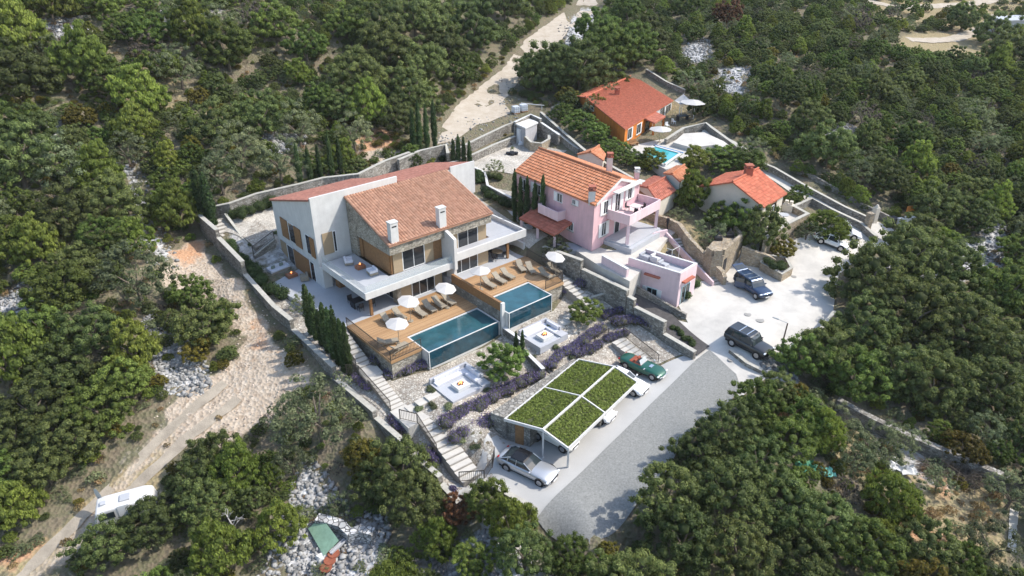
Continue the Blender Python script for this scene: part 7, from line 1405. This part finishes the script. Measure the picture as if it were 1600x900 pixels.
# size; keep smaller where squeezed or at open edges
size=np.exp(g.normal(size=len(cand))*.3)*np.where(cand[:,1]>85,2.3,2.75); size=np.minimum(size,1.9+md*1.3); size=np.clip(size,1.1,5.2)
edge=np.full(len(cand),9.)
for pl in EXCL+[clearing]: edge=np.minimum(edge,distpoly(cand,pl))
size=np.minimum(size,1.0+edge*1.0)
xr=g.uniform(size=len(cand)); kinds=[]
for k in range(len(cand)):
    r=xr[k]; n=nz[k]
    if n>.5: kd='pine' if r<.4 else 'green' if r<.85 else 'oak'
    elif n<-.6: kd='olive' if r<.35 else 'oak' if r<.75 else 'green'
    else: kd='oak' if r<.42 else 'green' if r<.74 else 'pine' if r<.86 else 'olive' if r<.95 else 'bare'
    if r>.985: kd='yellow'
    kinds.append(kd)
kinds=np.array(kinds); order=np.argsort(-(size*s_)); NIND=300-len(TREES)+60
LAND=[((30,70),'by the bright pine at the left edge'),((100,50),'around the grey scree at top left'),((230,160),'around the domed pine on the upper left slope'),((130,195),'near the round yellow bush on the left slope'),((235,300),'beside the narrow stone line'),((30,480),'beside the scree patch at the left edge'),((110,350),'in the left forest, mid height'),((300,560),'at the left rim of the stony clearing'),((60,620),'in the lower left forest'),((170,740),'along the dirt track'),((200,810),'around the caravan'),((380,850),'at the bottom between caravan and rubble heap'),((420,700),'between the dirt track and the boundary wall foot'),((520,850),'around the rubble heap'),((600,700),'outside the lower boundary wall'),((720,840),'below the low driveway wall'),((900,870),'at the lower tip of the grey road'),((1080,740),'along the right side of the grey road'),((1180,850),'in the bottom forest right of the grey road'),((1260,740),'around the green netting'),((1380,850),'at the bottom right'),((1420,740),'in the lower right clearing'),((1560,820),'near the footpath at the lower right'),((1400,640),'along the ruined wall'),((1240,600),'below the lamp post'),((1380,480),'among the huge oaks beside the court'),((1530,520),'in the right-hand forest'),((1500,400),'on the rocky patch right of the court end'),((1440,300),'on the slope above the court end'),((1280,240),'above the narrow lane'),((1150,160),'on the slope right of the orange house'),((1200,60),'on the upper right slope'),((1500,60),'by the track at the top right'),((1560,200),'high on the right edge'),((960,60),'right of the dirt road'),((860,120),'beside the dirt road behind the gravel yard'),((700,90),'left of the dirt road'),((560,120),'on the slope behind the villa'),((430,180),'on the slope above the villa left roof'),((330,220),'above the twin cypresses'),((350,60),'at the top, left third'),((600,210),'behind the four tall cypresses')]
LAND2=np.array([l[0] for l in LAND],float)
DES={'oak':('dark grey green holm oak','oak scrub'),'green':('mid green bush',''),'pine':('bright yellow green tree',''),'olive':('soft grey green bush',''),'bare':('bare grey shrub',''),'yellow':('yellowing shrub','')}
for n_,k in enumerate(order[:NIND]):
    li=int(np.argmin(((LAND2-np.array([u_[k],v_[k]]))**2).sum(1))); wpx=size[k]*s_[k]; sz='large ' if wpx>62 else 'small ' if wpx<46 else ''
    tree(kinds[k],cand[k,0],cand[k,1],size[k]*1.06,size[k]*g.uniform(.85,1.45),f'{sz}{DES[kinds[k]][0]} {LAND[li][1]}',group=GRP,z=zc[k])
rest=order[NIND:]
print('trees',NT,'rest',len(rest))
def gn_scatter(name,label_kind,pts,rot,scl,idx,protos,mtl=None):
    me=bpy.data.meshes.new(name); me.vertices.add(len(pts)); me.vertices.foreach_set('co',np.asarray(pts,np.float32).ravel())
    for nm,a in (('rz',rot),('pick',idx)): 
        at=me.attributes.new(nm,'FLOAT' if nm=='rz' else 'INT','POINT'); at.data.foreach_set('value',a)
    at=me.attributes.new('scl','FLOAT_VECTOR','POINT'); at.data.foreach_set('vector',np.asarray(scl,np.float32).ravel())
    o=mkobj(name,me); o['kind']='stuff'
    ng=bpy.data.node_groups.new(name,'GeometryNodeTree'); ng.interface.new_socket('Geometry',in_out='INPUT',socket_type='NodeSocketGeometry'); ng.interface.new_socket('Geometry',in_out='OUTPUT',socket_type='NodeSocketGeometry')
    N=ng.nodes; L=ng.links; gi=N.new('NodeGroupInput'); go=N.new('NodeGroupOutput'); ip=N.new('GeometryNodeInstanceOnPoints'); gg=N.new('GeometryNodeGeometryToInstance')
    for p in protos[::-1]:
        oi=N.new('GeometryNodeObjectInfo'); oi.inputs['Object'].default_value=p; oi.transform_space='ORIGINAL'; L.new(oi.outputs['Geometry'],gg.inputs[0])
    def na(nm,t): a=N.new('GeometryNodeInputNamedAttribute'); a.data_type=t; a.inputs['Name'].default_value=nm; return a.outputs['Attribute']
    L.new(gi.outputs[0],ip.inputs['Points']); L.new(gg.outputs[0],ip.inputs['Instance']); ip.inputs['Pick Instance'].default_value=True; L.new(na('pick','INT'),ip.inputs['Instance Index'])
    cx=N.new('ShaderNodeCombineXYZ'); L.new(na('rz','FLOAT'),cx.inputs['Z']); L.new(cx.outputs[0],ip.inputs['Rotation']); L.new(na('scl','FLOAT_VECTOR'),ip.inputs['Scale']); L.new(ip.outputs[0],go.inputs[0])
    md_=o.modifiers.new('scatter','NODES'); md_.node_group=ng; return o
crownobjs={}
for o in bpy.data.objects:
    if o.name.startswith('crown'): crownobjs.setdefault(o.data.name,o)
keys=[];pobs=[]
for kd in ('oak','green','pine','olive','bare','yellow'):
    for k in range(NV[kd]):
        if (kd,k) in PROTO: keys.append(kd); pobs.append(crownobjs[PROTO[(kd,k)][0].name])
bykind={kd:[i for i,k in enumerate(keys) if k==kd] for kd in set(keys)}
idx=np.array([bykind[kinds[k]][int(g.integers(len(bykind[kinds[k]])))] for k in rest],np.int32)
S=np.array([(size[k]*1.08,size[k]*1.08,size[k]*g.uniform(.8,1.4)) for k in rest])
gn_scatter('woodland','',[(cand[k,0],cand[k,1],zc[k]-.05) for k in rest],g.uniform(0,6.28,len(rest)).astype(np.float32),S,idx,pobs)
# low undergrowth between the trees
g=np.random.default_rng(91); c=np.concatenate([g.uniform((-85,20),(100,125),(10000,2)),g.uniform((-170,110),(190,235),(7000,2))]); inn=np.zeros(len(c),bool)
for pl in EXCL: inn|=inpoly(c,pl)|(distpoly(c,pl)<.7)
for pl in scree: inn|=(inpoly(c,pl)|(distpoly(c,pl)<.8))&(g.uniform(size=len(c))<.93)
inn|=inpoly(c,clearing); inn|=distpoly(c,RW,False)<1.2
for pl in dryg[:3]: inn|=inpoly(c,pl)&(g.uniform(size=len(c))<.9)
for t in trk: inn|=distpoly(c,t,False)<1.1
c=c[~inn]; z=TT(c); u1,v1,_=proj((c[:,0],c[:,1],z)); m_=(u1>-40)&(u1<1640)&(v1>-30)&(v1<960); c=c[m_];z=z[m_]; sc=g.uniform(.5,1.7,len(c))
gn_scatter('undergrowth','',np.column_stack([c,z-.05]),g.uniform(0,6.28,len(c)).astype(np.float32),np.stack([sc,sc,sc*g.uniform(.6,1.,len(c))],1),g.integers(0,len(pobs),len(c)).astype(np.int32),pobs)
# ---------------------------------------------------------------- loose stones and dry ground cover
def rocks(name,xy,smin,smax,mt,seed):
    g=np.random.default_rng(seed); bm=bmesh.new(); bmesh.ops.create_icosphere(bm,subdivisions=1,radius=1); vs=np.array([v.co for v in bm.verts]); fs=np.array([[v.index for v in q.verts] for q in bm.faces]); bm.free()
    n=len(xy); s=smin*(smax/smin)**g.uniform(0,1,n)**1.0; s=s[:,None]*g.uniform(.6,1.3,(n,3)); z=TT(xy)
    V_=vs[None]*s[:,None,:]*(1+.22*g.normal(size=(n,len(vs),1))); a=g.uniform(0,6.28,n); c,s_2=np.cos(a)[:,None],np.sin(a)[:,None]
    X=V_[:,:,0]*c-V_[:,:,1]*s_2+xy[:,0:1]; Y=V_[:,:,0]*s_2+V_[:,:,1]*c+xy[:,1:2]; Z=V_[:,:,2]*.7+z[:,None]+s[:,2:3]*.3
    co=np.stack([X,Y,Z],-1).reshape(-1,3); F=(fs[None]+np.arange(n)[:,None,None]*len(vs)).reshape(-1,3)
    me=bpy.data.meshes.new(name); me.vertices.add(len(co)); me.vertices.foreach_set('co',co.astype(np.float32).ravel()); me.loops.add(F.size); me.loops.foreach_set('vertex_index',F.astype(np.int32).ravel()); me.polygons.add(len(F)); me.polygons.foreach_set('loop_start',(np.arange(len(F))*3).astype(np.int32)); me.update(calc_edges=True)
    at=me.attributes.new('tint','FLOAT','FACE'); at.data.foreach_set('value',np.repeat(g.uniform(0,1,n),len(fs)).astype(np.float32)); return tag(mkobj(name,me,mt),kind='stuff')
def scat(poly,n,seed,grow=0):
    g=np.random.default_rng(seed); p=np.array([q[:2] for q in poly]); lo,hi=p.min(0)-grow,p.max(0)+grow; c=g.uniform(lo,hi,(n,2)); m=inpoly(c,poly)|(distpoly(c,poly)<grow); return c[m]
pts=np.concatenate([scat(p,int(2600 if k in (3,4) else 1100),k,1.) for k,p in enumerate(scree)]); ds=pts; rocks('rubble_stones',pts,.05,.27,M_white_rock,3)
pts=np.concatenate([scat(clearing,2600,40,.8),scat(clear2,900,41,.8)]); pts=pts[np.minimum(distpoly(pts,GP([(352,598),(333,613),(300,640),(233,703),(167,770)]),False),distpoly(pts,GP([(372,622),(353,640),(300,680),(213,760)]),False))>.6]; rocks('loose_stones',pts,.025,.1,mat('pinkish stones',(.55,.46,.38),.95,noise=.25,nscale=3,tint=.3),4)
lx=np.array(GP(dr_r+[(706,222)]))[:,:2]; pts=np.concatenate([lx[np.random.default_rng(k).integers(len(lx),size=300)]+np.random.default_rng(k+5).normal(size=(300,2))*1.6 for k in range(2)]); rocks('roadside_stones',pts,.06,.25,M_white_rock,5)
# dry tufts over open ground
tuft=folmesh('tuft_proto',*cards(np.array([(0,0,.12),(.15,.05,.1),(-.12,.1,.1)]),np.array([.25,.2,.2]),40,.1,5,vert=.6)); tuft.materials.append(LEAF['dry'])
t0=mkobj('dry_tuft',tuft,loc=tuple(G(342,655))); tag(t0,'dry grass tuft between the two ruts of the dirt track','grass tuft')
tf2=folmesh('tuft_proto2',*cards(np.array([(0,0,.15),(.3,.1,.12),(-.25,.15,.12),(0,-.3,.1)]),np.array([.35,.3,.3,.25]),60,.13,6)); tf2.materials.append(LEAF['olive']); t1=mkobj('low_shrub',tf2,loc=tuple(G(326,384+60))); tag(t1,'low grey green cushion plant alone on the upper stony clearing','shrub')
cl=[]
g=np.random.default_rng(31); c=g.uniform((-75,22),(95,130),(15000,2)); dm=dryg; keep=np.zeros(len(c),bool)
for p in dryg: keep|=inpoly(c,p)
keep|=(g.uniform(size=len(c))<.22); inn=np.zeros(len(c),bool)
for pl in EXCL: inn|=inpoly(c,pl)|(distpoly(c,pl)<.3)
inn|=inpoly(c,clearing)&(g.uniform(size=len(c))<.97)
for t in trk: inn|=distpoly(c,t,False)<.6
c=c[keep&~inn]; z=TT(c); sc=g.uniform(.6,1.8,len(c)); gn_scatter('ground_cover','',np.column_stack([c,z]),g.uniform(0,6.28,len(c)).astype(np.float32),np.stack([sc,sc,sc*g.uniform(.5,1.1,len(c))],1),(g.uniform(size=len(c))<.4).astype(np.int32),[t0,t1])

# ---------------------------------------------------------------- thin summer haze round the whole place
def haze(dens):
    m=bpy.data.materials.new('thin haze'); m.use_nodes=True; N=m.node_tree.nodes; N.remove(N['Principled BSDF']); v=N.new('ShaderNodeVolumePrincipled'); v.inputs['Density'].default_value=dens; v.inputs['Color'].default_value=(.93,.95,1,1); v.inputs['Anisotropy'].default_value=.0
    m.node_tree.links.new(v.outputs[0],N['Material Output'].inputs['Volume']); b=MB(); b.box((-280,-15,float(ZZ.min())-1.5),(340,440,float(ZZ.max())+9)); o=b.build('haze',m); o['kind']='stuff'; return o
haze(.00012)
